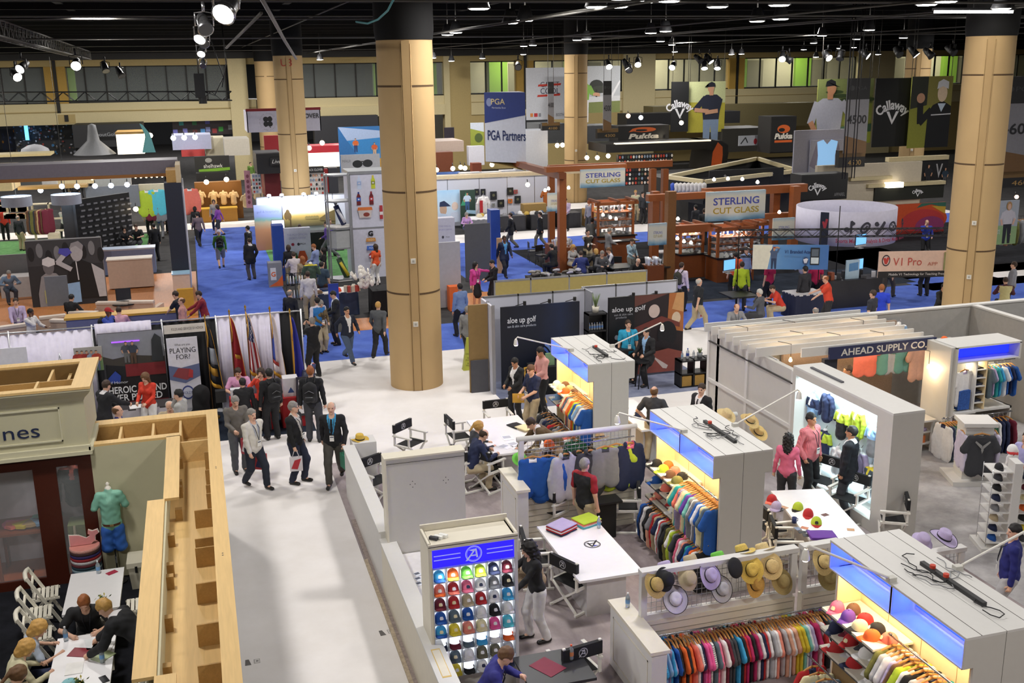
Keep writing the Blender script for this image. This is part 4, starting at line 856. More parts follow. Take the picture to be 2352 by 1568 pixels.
rail('upper rail of the nearest white cabinet',(7.68,9.78,1.66),(7.68,8.45,1.66),'olive,pale grey,white,lilac,brown,lime green,white,black,pale grey,salmon,teal,turquoise,lilac,white,coral,light blue'.split(','),'s')
rail('lower rail of the nearest white cabinet',(7.2,10.75,.9),(7.2,8.6,.9),'red,cream,slate,lilac,light blue,mint,cream,slate,navy,orange,navy,maroon,lime green,slate'.split(','),'s',s=.92)
def tangle(label,x,y,z,L,seed,red=0):
 r=random.Random(seed);t=thing('power_strip',label,'power strip',(x,y,z));mb=MB();mb.box(-.03,-L/2,0,.03,L/2,.05,M('#2b2b2d',.5));mb.build('housing',t)
 for i in range(red):mb=MB();mb.cyl((.0,L*(.32-.22*i),.05),.035,.04,M('#c8402a',.5),10);mb.build('plug',t)
 for k in range(7):
  y0=r.uniform(-L/2,L/2);p=[(0,y0,.04)];a=r.uniform(0,6)
  for i in range(9):a+=r.uniform(-1.3,1.3);q=p[-1];p.append((max(-.3,min(.3,q[0]+.09*math.cos(a))),q[1]+.1*math.sin(a),.012+.03*r.random()))
  mb=MB();mb.tube(p,.007,M(r.choice(('#1b1b1d','#1b1b1d','#8d8d8f')),.5),5);mb.build('cable',t)
tangle('power strip with a tangle of black cables on the middle cabinet top',8.1,15.1,2.442,1.1,3,1);tangle('power strip with loose cables on the farthest cabinet top',8.1,20.6,2.442,.8,5,1);tangle('long power strip with red plugs on the nearest cabinet top',8.18,9.4,2.442,1.1,8,2)
HOTL=M('#fff0e4',emit=9.)
def arm_lamp(label,base,tip,drop=.13):
 b,p=Vector(base),Vector(tip);t=thing('arm_lamp',label,'lamp',b);d=p-b;mb=MB();mb.box(-.05,-.04,0,.05,.04,.06,M('#c9c6be',.5));mb.build('clamp',t)
 mb=MB();mb.tube([(0,0,.03),d*.15+Vector((0,0,.03)),d-Vector((0,0,0)),d+Vector((d.x*.03,0,-.04))],.016,M('#e8e4da',.4),8);mb.build('arm',t)
 q=d+Vector((d.x*.03,0,-.04));mb=MB();mb.lathe([(.02,0),(.04,-.04),(.052,-drop)],M('#e8e4da',.4),14,q);mb.build('shade',t);mb=MB();mb.lathe([(.046,-drop),(.03,-drop-.02),(0,-drop-.028)],HOTL,14,q);mb.build('bulb',t)
arm_lamp('white arm lamp reaching left from the farthest cabinet top',(7.54,20.9,2.44),(6.32,20.9,2.86));arm_lamp('white arm lamp reaching right from the farthest cabinet, over the golf booth',(8.5,20.9,2.44),(9.66,20.9,2.9))
arm_lamp('white arm lamp reaching left from the middle cabinet top',(7.54,15.3,2.44),(6.36,15.3,2.92));arm_lamp('white arm lamp reaching right from the middle cabinet top',(8.5,15.3,2.44),(9.68,15.3,2.98))
arm_lamp('white arm lamp reaching left from the nearest cabinet, in front of hats',(7.56,9.7,2.44),(6.4,9.7,3.08));arm_lamp('white arm lamp reaching right from the nearest cabinet top',(8.5,9.7,2.44),(9.6,9.7,2.86))
def screen(label,x0,x1,y,z0,z1,round_=False,base=True):
 t=thing('display_screen',label,'screen',((x0+x1)/2,y,0));h=(x1-x0)/2;mb=MB()
 if round_:mb.tube([(-h-.08,0,z1),(h+.08,0,z1)],.05,CWT,12)
 else:mb.box(-h-.05,-.07,z1-.05,h+.05,.07,z1+.02,CWT)
 for s in(-1,1):mb.box(s*h-.045,-.045,z0 if base else 0,s*h+.045,.045,z1-.02,CWT)
 mb.box(-h,-.04,z0-.05,h,.04,z0+.04,CWT);mb.build('frame',t)
 mb=MB();gridwall(mb,-h+.05,h-.05,0,z0+.04,z1-.06);mb.build('wire_grid',t)
 if base:
  mb=MB();mb.box(-h-.03,-.06,0,h+.03,.06,z0-.05,IVO)
  for k in range(1,int(z0/.11)):mb.box(-h,-.064,k*.11,h,-.06,k*.11+.012,M('#a49e90'))
  mb.build('slat_panel',t)
 return t
screen('white framed wire screen hung with jackets and polos, left of the middle cabinet',5.24,7.42,17.2,.92,1.94,True)
screen('white framed wire screen with hats above the long shirt rail',5.46,7.80,12.2,1.0,1.70)
screen('short white wire screen with two straw hats beside the nearest cabinet',7.98,8.5,12.2,1.0,1.70)
screen('white wire screen behind the nearest cabinet holding a lilac hat',9.5,10.9,12.4,.5,1.15)
screen('white round-topped wire screen with straw hats right of the middle cabinet',8.75,9.5,17.2,.92,1.94,True)
def halfwall(label,b,capm=IVO):
 t=thing('half_wall',label,'partition',((b[0]+b[3])/2,(b[1]+b[4])/2,0));a,c=(b[3]-b[0])/2,(b[4]-b[1])/2;mb=MB();mb.box(-a,-c,0,a,c,b[5]-.05,CWT)
 for s in(-1,1):
  if c>a:mb.box(s*a-.006,-c+.12,.15,s*a+.006,-c+.14,b[5]-.2,SHELF);mb.box(s*a-.006,c-.14,.15,s*a+.006,c-.12,b[5]-.2,SHELF);mb.box(s*a-.006,-c+.12,b[5]-.22,s*a+.006,c-.12,b[5]-.2,SHELF);mb.box(s*a-.006,-c+.12,.13,s*a+.006,c-.12,.15,SHELF)
 mb.build('body',t);mb=MB();mb.box(-a-.03,-c-.03,b[5]-.05,a+.03,c+.03,b[5],capm);mb.build('cap_board',t);return t
halfwall('white half wall at the left end of the jacket screen',(5.0,16.65,0,5.2,17.75,1.2))
halfwall('white half wall at the left end of the long colourful shirt rail',(5.2,11.3,0,5.42,12.75,1.02))
J=[('royal blue','vest',5.42,'white'),('royal blue','long',5.70,None),('pale grey','jacket',6.02,'charcoal'),('black','jacket',6.3,None),('charcoal','jacket',6.52,None),('grey','vest',6.80,'charcoal'),('lime green','short',7.05,None),('navy','jacket',7.30,'pink')]
for i,(c,k,x,cl) in enumerate(J):garment('%s %s hanging on the wire screen, %s from its left post'%(c,{'vest':'vest','long':'pullover','jacket':'jacket','short':'polo shirt'}[k],nth(i)),(x,17.08-.03*(i%3),1.74+.05*(i>4)),RN.uniform(-.25,.25),c,k,cl,'garments on the wire screen',1.12)
mb=MB();mb.tube([(5.3,17.06,1.76),(7.4,17.06,1.80)],.012,M('#9a9a9e',.25,.9),8);mb.build('clothes_rail',label='chrome rail on the front of the jacket screen',cat='rail')
slab('black_table','black square table behind the man in the black vest','table',(6.2,16.62,.7,7.0,16.98,.74),M('#1b1b1d',.5));slab('black_box','black box under the black square table','box',(6.4,16.68,.012,6.9,16.94,.7),M('#141415',.7))
for lb,px,py,c in(('orange cap pegged on the far side of the jacket screen',1262,1023,'orange'),('tan cap pegged on the jacket screen behind the grey jacket',1281,1035,'tan'),('khaki cap pegged low on the jacket screen above the blue vest',1233,1040,'khaki')):cap(lb,aty(px,py,17.32),0,c,None,'white','caps behind the jacket screen',.3)
hat('bright green bucket hat behind the left post of the jacket screen',aty(1195,1052,17.55),(.5,0,0),'bright green',None,'bucket',straw=False)
hat('tan straw hat with black band behind the jacket screen, near its right end',aty(1378,1005,17.4),(-.4,0,0),'tan','black')
rail('long shirt rail under the hat screen',(5.5,11.86,.88),(8.35,11.86,.88),'sky blue,light blue,lilac,sky blue,royal blue,black,orange,black,orange,coral,white,navy,hot pink,hot pink,white,slate,pink,white,maroon,charcoal,charcoal,sky blue,black,red,magenta,black,magenta,white,navy,red,white,pale grey,white,salmon,pale grey,peach,white,peach,yellow,yellow,mint,white,lilac,magenta,magenta,white,red,black,slate,purple,red,black'.split(','),'s',frm='left',s=.96,pats={0:'plaid',14:'stripe'})
HATS=[('black bucket hat with a white badge on the hat screen',1530,1330,'black',None,'bucket',0),('khaki bucket hat on the hat screen, next to the black bucket hat',1582,1328,'khaki',None,'bucket',0),('lilac fedora with dark band high on the hat screen',1630,1322,'lilac','black','fedora',1),('pale grey fedora with dark edging lower on the hat screen',1656,1352,'pale grey','black','fedora',1),('white fedora with black edging hanging lowest on the hat screen',1551,1376,'#d9d4e6','black','fedora',1),('flat black cap on the hat screen',1686,1304,'black',None,'flat',0),('golden straw hat with black band on the hat screen',1726,1308,'#d8b757','black','fedora',0),('darker straw hat below the golden straw hat',1733,1340,'#c89c50','black','fedora',0),('flat-topped straw hat with black band on the hat screen',1772,1300,'#d9bd84','black','boater',0),('olive-brown straw hat at the right end of the hat screen',1796,1335,'#a48f5c',None,'boater',0),('straw visor hat half hidden at the left end of the hat screen',1506,1342,'#c8ab68','black','boater',0),('straw hat with black band on the short screen',1890,1290,'#d8bd80','black','fedora',0),('olive straw hat under the other on the short screen',1905,1325,'#9c8a58',None,'boater',0)]
for lb,px,py,c,b,k,e in HATS:hat(lb,aty(px,py,12.06),(RN.uniform(.75,1.15),RN.uniform(-.2,.2),RN.uniform(-.3,.3)),c,b,k,'hats on the wire screens',.98,k in('fedora','boater') and not e,'black' if e else None)
for lb,px,py,c,b,k in(('bright green bucket hat showing above the hat screen rail',1650,1283,'bright green',None,'bucket'),('lilac bucket hat showing above the left of the hat screen',1528,1305,'lilac',None,'bucket'),('khaki bucket hat behind the hat screen rail',1587,1290,'khaki',None,'bucket'),('yellow straw hat behind the hat screen rail',1706,1268,'#d8bb62','black','fedora'),('pale straw hat behind the right end of the hat screen rail',1752,1262,'#dcc48e',None,'boater')):hat(lb,aty(px,py,12.36),(-.5,0,.3),c,b,k,'hats on the wire screens',1,k!='bucket')
hat('lilac fedora with dark band on the low screen behind the nearest cabinet',aty(2168,1234,12.3),(.3,.1,.2),'lilac','black','fedora',None,1.1,False,'black');hat('lilac hat half hidden behind the nearest cabinet',aty(2120,1240,12.3),(.5,0,0),'lilac',None,'bucket',None,1,False)
for lb,px,py,c in(('straw hat with dark band above the screen right of the middle cabinet',1722,965,'#d2b478'),('straw hat with black band lower on the screen right of the middle cabinet',1742,993,'#cfae6c'),('pale straw hat on top of the screen right of the middle cabinet',1668,953,'#d8c08a')):hat(lb,aty(px,py,17.1),(.5,0,.3),c,'black' if '993' in str(py) or px==1722 else None,'fedora')
def lowwall(n,b,m):
 mb=MB();mb.box(*b,m);mb.box(b[0]-.03,b[1],b[5]-.001,b[3]+.03,b[4],b[5]+.03,CWT);return struct(mb,'wall_aisle')
lowwall(1,(2.42,15.9,0,2.60,20.2,1.08),CWT);lowwall(2,(2.42,4.5,0,2.62,15.9,.96),IVO)  # nearer wall in ivory: tint of the yellow light put into its colour
mb=MB();mb.box(2.46,11.6,.9901,2.58,12.3,.9935,M('#d9b96a'));mb.box(2.47,11.63,.9901,2.57,12.27,.9945,IVO);mb.build('outlet_cover',label='cream rectangular cover plate on the low aisle wall',cat='cover')
t=slab('pedestal','white pedestal with a straw hat at the end of the aisle wall','pedestal',(2.6,20.2,0,3.08,20.65,1.12),CWT)
hat('golden straw hat with black band on the white pedestal',(2.78,20.42,1.125),(0,0,.4),'#d4b048','black','fedora',None,1.0)
mb=MB();mb.box(2.52,15.72,0,3.82,15.95,2.41,CW);mb.box(2.5,15.7,2.41,3.83,15.97,2.44,IVO);mb.box(2.5,15.70,0,2.53,15.97,2.41,IVO);mb.box(2.53,15.712,2.33,3.82,15.72,2.335,SEAM)
for x in(2.95,3.5):
 for dx,dz in((0,.05),(0,-.05),(.04,0),(-.04,0)):mb.disc((x+dx,15.715,1.95+dz),.009,(1,0,0),(0,0,1),SEAM,8)
mb.build('tall_panel',label='tall plain grey-white panel with plywood edges beside the aisle wall',cat='panel')  # plain upright panel, the back of a counter
table('white desk counter behind the cap wall',2.64,13.1,3.75,15.7,.76,M('#e9e6e6',.4),'panel',name='desk')
def monitor(label,loc,rz,w_=.52,h_=.32,scr='#4f9fdc',cat='monitor'):
 t=thing('monitor',label,cat,loc,rz);mb=MB();mb.box(-w_/2,-.015,.12,w_/2,.015,.12+h_,M('#17181b',.4));mb.box(-w_/2,-.017,.06,w_/2,.013,.12,M('#b9babd',.4));mb.build('casing',t);mb=MB();mb.box(-w_/2+.02,-.02,.14,w_/2-.02,-.016,.12+h_-.02,M(scr,emit=1.1));mb.build('screen',t);mb=MB();mb.box(-.1,-.08,0,.1,.08,.012,M('#b9babd',.4));mb.box(-.05,0.01,.0,.05,.03,.2,M('#b9babd',.4));mb.build('stand',t);return t
monitor('computer monitor with blue screen on the desk behind the cap wall',(2.98,13.35,.765),.1);monitor('second monitor behind the cap wall, only its top edge visible',(3.25,14.6,.765),0)
for i in range(3):paper('small printed card on the desk behind the low wall, %s of three'%nth(i),2.78+.02*i,14.6+.16*i,.762,.1,.13,.3,M('#dfe3ea'),'card','card',None,.004,M('#5a5f6c'))
t=thing('office_chair','navy office chair behind the low wall by the cap display','chair',(3.0,12.98,0),-.4);mb=MB();mb.box(-.25,-.2,.5,.25,.2,.57,M('#1c2436',.8));mb.build('seat',t);mb=MB();mb.prism([(-.23,.2,.6),(.23,.2,.6),(.2,.26,1.12),(-.2,.26,1.12)],(0,.05,0),M('#1c2436',.8));mb.build('backrest',t);mb=MB();mb.cyl((0,0,.08),.03,.42,BLK);[mb.bar((0,0,.08),(.26*math.cos(k*1.257),.26*math.sin(k*1.257),.04),.04,.04,BLK) for k in range(5)];mb.build('base',t)
X0,X1,YF,YB=2.5,3.72,12.4,12.95
t=thing('cap_display','lit white cap display wall with blue illuminated header','display',((X0+X1)/2,YF,0));h=(X1-X0)/2
LIT=M('#f4f8ff',emit=1.0,var=0)
mb=MB();mb.box(-h,.14,0,h,.55,.46,CW);mb.box(-h,.02,.0,-h+.05,.55,2.41,IVO);mb.box(h-.05,.02,0,h,.55,2.41,CWT);mb.box(-h,.0,2.40,h,.55,2.41,IVO);mb.box(-h+.02,.42,.4,h-.02,.46,2.4,CW);mb.build('carcass',t)
mb=MB();mb.box(-h,.0,2.36,h,.03,2.44,IVO);mb.box(-h,.52,2.41,h,.55,2.5,IVO);mb.box(-h,.03,2.41,-h+.03,.52,2.45,IVO);mb.box(h-.03,.03,2.41,h,.52,2.45,IVO);mb.build('top_trim',t)
mb=MB();mb.box(-h+.05,.02,2.10,h-.05,.05,2.36,M('#2418f5',emit=1.25));hd_=mb.build('header',t);mb=MB();LGm=M('#8f92b4',emit=.9);ring_a(mb,(0,.018,2.23),(1,0,0),(0,0,1),.115,LGm)
for s in(-1,1):
 for z in(2.20,2.26):mb.box(s*.36-.18,.012,z,s*.36+.18,.018,z+.01,LGm)
mb.build('emblem',hd_)
mb=MB();mb.box(-h+.05,.12,.46,h-.05,.14,2.10,LIT);mb.build('light_panel',t)
mb=MB();PIT=1.62/8
for i in range(7):x=-h+.05+i*(2*h-.1)/6;mb.box(x-.004,.0,.46,x+.004,.12,2.10,M('#c4c8ce',.3))
for j in range(9):z=.46+j*PIT;mb.box(-h+.05,.0,z-.004,h-.05,.12,z+.004,M('#c4c8ce',.3))
mb.build('divider_grid',t)
CAPS=['sky blue/royal blue,orange/yellow,bright green,lime green,navy,maroon','coral/orange,red/coral,pink,white,grey,black','maroon,red,khaki,red,white,sky blue','royal blue,slate,royal blue,white,black,white','sky blue/royal blue,yellow,salmon,cream,hot pink,turquoise','navy*,maroon*,slate*,sky blue*,white*,orange*','hot pink*,slate,white,camouflage,camouflage,pale grey','navy,yellow,black*,white,grey,navy']
for j,row in enumerate(CAPS):
 for i,c in enumerate(row.split(',')):
  v=c.endswith('*');k=c.rstrip('*').split('/');x=(X0+X1)/2-h+.05+(i+.5)*(2*h-.1)/6;z=2.10-(j+1)*PIT+.02
  cap('%s %s, %s row down, %s from left, lit cap display'%(k[0],'visor' if v else 'cap',nth(j),nth(i)),(x,YF+.075,z),PI+RN.uniform(-.12,.12),k[0],k[-1],RN.choice(('white','navy' if k[0] in('white','cream','pink') else 'cream')),'caps in the lit display',.08,.9,v)
arealight('strip_light',t,(0,-.05,2.06),(-.5,0,0),1.0,.05,5,(.95,.97,1))
for i in range(3):paper('white plug adapter on the cap display top, %s from left'%nth(i),2.62+.07*i,12.62+.02*i,2.412,.05,.12,.8,M('#e9e9e4' if i else '#33333a'),'adapter','adapter',None,.04)
t=table('white meeting table with a ringed A emblem, in front of the shirt rails',5.15,13.9,6.22,16.02,.76);mb=MB();ring_a(mb,(.12,.1,.761),(-1,-.06,0),(.06,-1,0),.14,M('#17181c'),.003,M('#2c46c0'));mb.build('emblem',t)
table('white meeting table where two people write, by the aisle',5.4,19.6,6.6,21.9,.76);table('white meeting table with samples, right of the middle cabinet',9.52,13.95,10.52,16.05,.76,None,'panel',-.22);table('small round black table by the man in the navy sweater',3.55,11.35,4.45,12.15,.76,M('#26262a',.4),'post');table('white counter with caps beyond the farthest cabinet',8.8,19.9,9.5,22.0,.8)
for lb,px,py,f in(('director chair at the near side of the two writers, back toward the viewer',1120,1122,-60),('director chair with the seated writer, between the near chair and the blonde woman',1078,1120,-75),('empty director chair left of the blonde woman',1056,1045,-85),('director chair facing the viewer at the far end of the writers\' table',1145,1010,180),('director chair behind the tall panel with a red bag',945,1062,-140),('director chair squeezed between the aisle wall and the tall panel',868,1152,-150),('director chair below the blue pullovers on the jacket screen',1265,1220,-60),('director chair right of the man in the black vest',1438,1212,70),('director chair on the left near side of the emblem table',1318,1392,-65),('director chair behind the woman with the woven bag',1232,1338,-100),('director chair at the bottom edge, ringed emblem facing the viewer',1318,1600,10),('director chair of the man in the navy sweater',1108,1560,-35),('director chair between the pink-shirted man and the display wall',1893,1155,115),('director chair in front of the man in the dark suit',1945,1195,115),('director chair at the near corner of the lit mannequin wall',2045,1240,60),('director chair at the near left side of the sample table',1800,1310,-110),('director chair hidden between the sample table and the middle cabinet',1770,1265,-95)):
 p=at(px,py,0);director_chair(lb,(p[0],p[1],.008),math.radians(f))
hand=Vector((0,0,0))
folded('stack of folded shirts topped with lilac on the emblem table',(5.5,15.72,.762),.5,['navy','red','white','red','lilac'],.42,.36);folded('stack of folded shirts topped with lime green on the emblem table',(6.0,15.86,.762),.3,['turquoise','white','coral','lime green'],.40,.36)
bottle('clear water bottle at the far corner of the emblem table',(6.14,15.62,.762));bottle('clear water bottle on the white half wall by the hat screen',(5.36,12.5,1.022));bottle('bottle with an orange cap on the small round table',(4.28,11.86,.762),'#e0562c','#cfd6d8','#d98a5a')
p=at(1840,1230,.764)
SX=lambda px,py,dz=0:(at(px,py,.762)[0],at(px,py,.762)[1],.762+dz)
folded('folded purple shirt on the sample table',SX(1888,1232),-.3,['purple','purple'],.44,.3);cap('lime and black cap on the sample table',SX(1832,1168),2.2,'lime green','black');cap('bright red cap on the sample table',SX(1856,1183),2.5,'red');cap('striped red and lime cap on the sample table',SX(1875,1202),2.6,'lime green','red','black');cap('red cap at the far left corner of the sample table',SX(1772,1150),2.2,'red','coral');cap('lilac cap at the left edge of the sample table',SX(1782,1166),2.2,'lilac')
t=thing('mug','navy mug on the sample table','mug',SX(1824,1200));mb=MB();mb.lathe([(0,.0),(.042,0),(.042,.1),(.037,.1),(.037,.01)],M('#24346c',.4),16);mb.build('cup',t);mb=MB();mb.tube([(.04,0,.08),(.07,0,.07),(.07,0,.03),(.04,0,.02)],.007,M('#24346c',.4),6);mb.build('handle',t)
for i,(px,py,c) in enumerate(((1832,1214,'#7a8aa8'),(1848,1212,'#c07a5a'),(1842,1222,'#2a2a30'),(1856,1220,'#3a4a68'),(1850,1229,'#33333a'),(1802,1165,'#c99a78'),(1954,1216,'#d9a87c'),(1895,1182,'#6a3a30'))):paper('small sample swatch on the sample table, %s of eight'%nth(i),*SX(px,py)[:2],.762,.09,.12,i*.7,M(c),'swatch','swatch','swatches on the sample table')
for i,(px,py) in enumerate(((1165,1005),(1180,1020),(1160,1025),(1195,1030))):p=at(px,py,.765);paper('white order sheet on the writers\' table, %s of four'%nth(i),p[0],p[1],.762,.22,.3,.3*i,M('#f4f4f6',.5),'paper_sheet','paper','sheets on the writers\' table',.004,M('#b9bcc8'))
for lb,px,py,cs in(('cream folded garments on the writers\' table',1206,985,['khaki','cream']),('black folded garments on the writers\' table',1186,978,['black'])):p=at(px,py,.765);folded(lb,(p[0],p[1],.762),.4,cs)
for i,(px,py,c) in enumerate(((1455,918,'maroon'),(1452,940,'navy'),(1448,963,'orange'))):p=at(px,py,.85);cap('%s cap on the counter beyond the farthest cabinet'%c,(9.0+.1*i,21.4-.6*i,.802),1.5,c,None,'white','caps on the far counter')
paper('maroon folder under the arm of the man in the navy sweater',3.92,11.78,.762,.3,.4,.5,M('#7c2038'),'folder','folder')
t=thing('mannequin_wall','grey-white display wall with a bright lit recess of dressed busts','display',(11.45,15.0,0));mb=MB();WL=3.3
mb.box(0,0,0,.66,.45,2.4,CW);mb.box(0,0,2.4,.66,WL,2.44,CWT);mb.box(0,.45,2.26,.5,WL-.12,2.4,CW);mb.box(0,WL-.12,0,.66,WL,2.4,CW);mb.box(0,.45,0,.5,WL-.12,.22,CW);mb.box(.5,.45,0,.66,WL-.12,2.4,CW);mb.build('surround',t)
mb=MB();mb.box(.46,.45,.22,.5,WL-.12,2.26,M('#dfeef2',.5,var=.02));mb.build('recess_back',t)
LS=M('#dff6ff',emit=5.);mb=MB();mb.box(.12,.47,.225,.22,WL-.14,.25,LS);mb.build('light_strip',t);mb=MB();mb.box(.1,.47,2.235,.16,WL-.14,2.255,LS);mb.build('light_strip',t);arealight('strip_light',t,(.2,WL/2+.1,2.22),(0,0,0),.1,2.6,38,(.75,.95,1));arealight('strip_light',t,(.2,WL/2+.1,.27),(PI,0,0),.1,2.6,14,(.8,.95,1))
mb=MB();mb.box(.2,1.9,2.442,.26,3.0,2.47,M('#55555a',.4));mb.build('fixture',t)
def bust_me(k='short'):
 if 'bust'+k not in _G:
  B=Blob((-.36,-.22,-.72),(.36,.22,.12),.016);F=(0,1,0)
  B.cone((0,0,-.2),(0,0,-.42),.165,.145,.05,F,1.45);B.cone((0,0,-.42),(0,0,-.58),.145,.165,.05,F,1.4);B.cone((-.14,0,-.06),(.14,0,-.06),.065,.065,.04);B.cone((0,0,-.02),(0,.0,.03),.06,.055,.02)
  for s in(-1,1):
   B.cone((s*.17,0,-.08),(s*.245,.0,-.27),.066,.062,.03)
   if k=='long':B.cone((s*.245,0,-.27),(s*.25,-.04,-.56),.058,.045,.02)
  B.rough(.004,40,2);V,Q=B.net();C=V[Q].mean(1);mi=np.where((C[:,2]>-.02)|((np.abs(C[:,0])<.04)&(C[:,1]<0)&(C[:,2]>-.2)),1,np.where(C[:,2]<-.26,2,0));me=npmesh('bust',V,Q,None,mi);me.materials.append(None);me.materials.append(None);_G['bust'+k]=me
 return _G['bust'+k]
def bust(label,loc,rz,c,collar=None,low=None,k='short',group=None,s=1.,pat=None,neck='#f2f2f2',name='dressed_bust',cat='mannequin'):
 t=thing(name,label,cat,loc,rz,group,s);setm(obj('shirt',bust_me(k),t),M(cm(c),.8,kind=pat),M(cm(collar or c),.8),M(cm(low or c),.8,kind=pat))
 mb=MB();mb.lathe([(.055,.0),(.05,.07),(.03,.085),(0,.09)],M(neck,.4),14);mb.build('neck',t);mb=MB();mb.tube([(0,0,.08),(0,.05,.16)],.008,CHR,5);mb.build('hook',t);return t
for i,(px,py,c,cl,lw,k,pt) in enumerate(((1868,905,'navy','white','light blue','short',None),(1902,900,'navy','navy',None,'long',None),(1935,938,'lime green','white','black','short',None),(1972,938,'lime green','white',None,'long',None),(2007,975,'light blue','white','grey','short',None),(2040,968,'white','lime green','pale grey','short',None),(1896,985,'lime green','navy','navy','short',None),(1925,1025,'pale grey','white',None,'short',None),(1978,1030,'lilac','white',None,'long',None),(2001,1068,'slate','yellow','grey','short','stripe'),(2038,1058,'lilac','white',None,'short',None))):
 p=None
 d=CR*(px-1176)/FPX-CU*(py-784)/FPX+CF;q=11.76/d[0];loc=(11.76,float(d[1]*q),float(CAMH+d[2]*q)-.06);bust('bust in a %s top in the %s row of the lit recess, %s along'%(c,'upper' if i<6 else 'lower',nth(i if i<6 else i-6)),loc,PI/2*-1,c,cl,lw,k,'busts in the lit recess',.8,pt)
mb=MB();mb.box(11.5,18.3,0,11.62,22.15,2.3,CW)
for y in(18.3,20.2,22.05):mb.box(11.47,y,0,11.5,y+.1,2.3,CWT)
mb.box(11.46,18.3,1.05,11.5,22.1,1.13,CWT);mb.box(11.46,18.3,.0,11.5,22.1,.12,CWT);mb.box(11.47,18.3,2.02,11.5,22.1,2.05,SEAM);struct(mb,'wall_left')
mb=MB();mb.box(11.5,21.6,0,26,21.72,2.44,M('#a9a7a3',.6));mb.box(11.5,21.57,2.44,26,21.75,2.48,CWT);mb.box(18.55,18.6,0,18.67,21.6,2.44,M('#a9a7a3',.6));mb.box(18.52,18.6,2.44,18.7,21.6,2.48,CWT);struct(mb,'wall_right')
t=thing('pergola','white slatted pergola roof over the apparel shop, warm bulbs beneath','pergola',(11.3,19.2,2.3));
for i in range(9):mb=MB();y=.0+i*.345;mb.box(0 if i else.9,y,0,4.25,y+.045,.2,CWT);mb.build('slat',t)
mb=MB();mb.box(4.1,0,-.08,4.16,2.8,.0,CWT);mb.box(.3,0,-.08,.36,2.8,0,CWT);mb.build('rail',t)
WRM=M('#ffcf8a',emit=14.)
for i,(x,y) in enumerate(((12.15,19.55),(12.9,20.3),(12.0,21.2),(13.6,19.9),(14.6,19.7),(13.3,21.3),(14.9,20.9),(15.2,18.85))):
 t=thing('hanging_bulb','warm bulb hanging below the pergola slats' if i<7 else 'bright bare bulb under the blue shop sign','bulb',(x,y,2.16 if i<7 else 1.9),0,'bulbs under the pergola' if i<7 else None);mb=MB();mb.lathe([(0,-.05),(.035,-.03),(.04,0),(.02,.04),(.015,.06)],WRM,12);mb.build('glass',t);mb=MB();mb.tube([(0,0,.06),(.0,.0,.36),(-.15,.3,.36)],.008,M('#2a2522'),5);mb.build('wire',t)
 l=bpy.data.lights.new('bulb_light','POINT');l.energy=14;l.color=(1,.72,.4);l.shadow_soft_size=.05;o=bpy.data.objects.new('bulb_light',l);col.objects.link(o);o.parent=t;o.location=(0,0,-.07)
t=thing('shop_sign','navy sign reading AHEAD SUPPLY CO. under the white pergola','sign',(14.22,19.15,2.2));mb=MB();mb.box(-1.37,0,0,1.37,.04,.27,M('#232c54',.6));mb.build('board',t);mb=MB();letters(mb,'AHEAD SUPPLY CO.',(.02,0,.065),(1,0,0),(0,0,1),.15,M('#d8d4cc'),2.2,bold=.02)
mb.build('lettering',t)
slab('navy_board','dark navy upright panel at the left end of the shop sign','panel',(12.78,19.2,0,13.1,19.32,2.2),M('#1d2130',.7))
t=panel('backdrop_board','weathered plank backdrop behind the shop counter','panel',(13.1,21.4,0),(3.1,0,0),(0,0,2.3),.08,M('#a08a78',.8,var=.3,scale=5,kind='wood'))
slab('post','grey-white corner post at the right end of the shop','post',(15.35,18.35,0,15.5,19.2,2.44),CW)
for i,(px,py,c) in enumerate(((1990,818,'coral'),(2018,812,'teal'),(2052,812,'pale grey'),(2080,808,'teal'),(2110,830,'peach'))):p=aty(px,py-30,20.6);garment('%s shirt draped under the shop sign, %s from left'%(c,nth(i)),(p[0],p[1],min(p[2]+.25,2.28)),.1*i-.2,'#6fa59a' if c=='teal' else c,'short',None,'shirts draped in the shop',1.15,hanger=0)
t=thing('stock_table','white shop table piled with yellow shirts and caps','table',(14.4,18.9,0));mb=MB();mb.box(-.9,-.35,.72,.9,.3,.76,CWT);mb.build('tabletop',t)
for i in range(4):mb=MB();x,y=(-.85,.85)[i%2],(-.3,.25)[i//2];mb.box(x-.03,y-.03,0,x+.03,y+.03,.72,CWT);mb.build('leg',t)
for i,z in enumerate((.18,.45)):mb=MB();mb.box(-.86,-.3,z,.86,.26,z+.03,CWT);mb.build('shelf',t)
for lb,x,y,z,cs in(('pile of yellow shirts on the shop table',14.75,18.8,.762,['yellow','yellow','yellow','yellow']),('low pile of yellow shirts left on the shop table',14.0,18.72,.762,['yellow','cream']),('lilac folded shirts on the shop table shelf',14.9,18.75,.48,['lilac','lilac','lilac']),('teal folded shirts on the shop table',13.8,19.0,.762,['teal','teal'])):folded(lb,(x,y,z),.2,cs,.4,.34)
for i,c in enumerate(('navy','white','pale grey','black','white','orange')):cap('%s cap among the stock on the shop table, %s from left'%(c,nth(i)),(13.75+.22*i,19.08,.762 if i<5 else.212),PI,c,None,None,'caps on the shop table')
paper('orange and white packet low on the shop table shelf',14.95,18.72,.212,.3,.2,.1,M('#e8834a'),'packet','packet',None,.16)
t=thing('display_cabinet','white wardrobe-like display cabinet with blue header by the right edge','cabinet',(15.5,18.3,0));mb=MB();W=1.6;D=.75
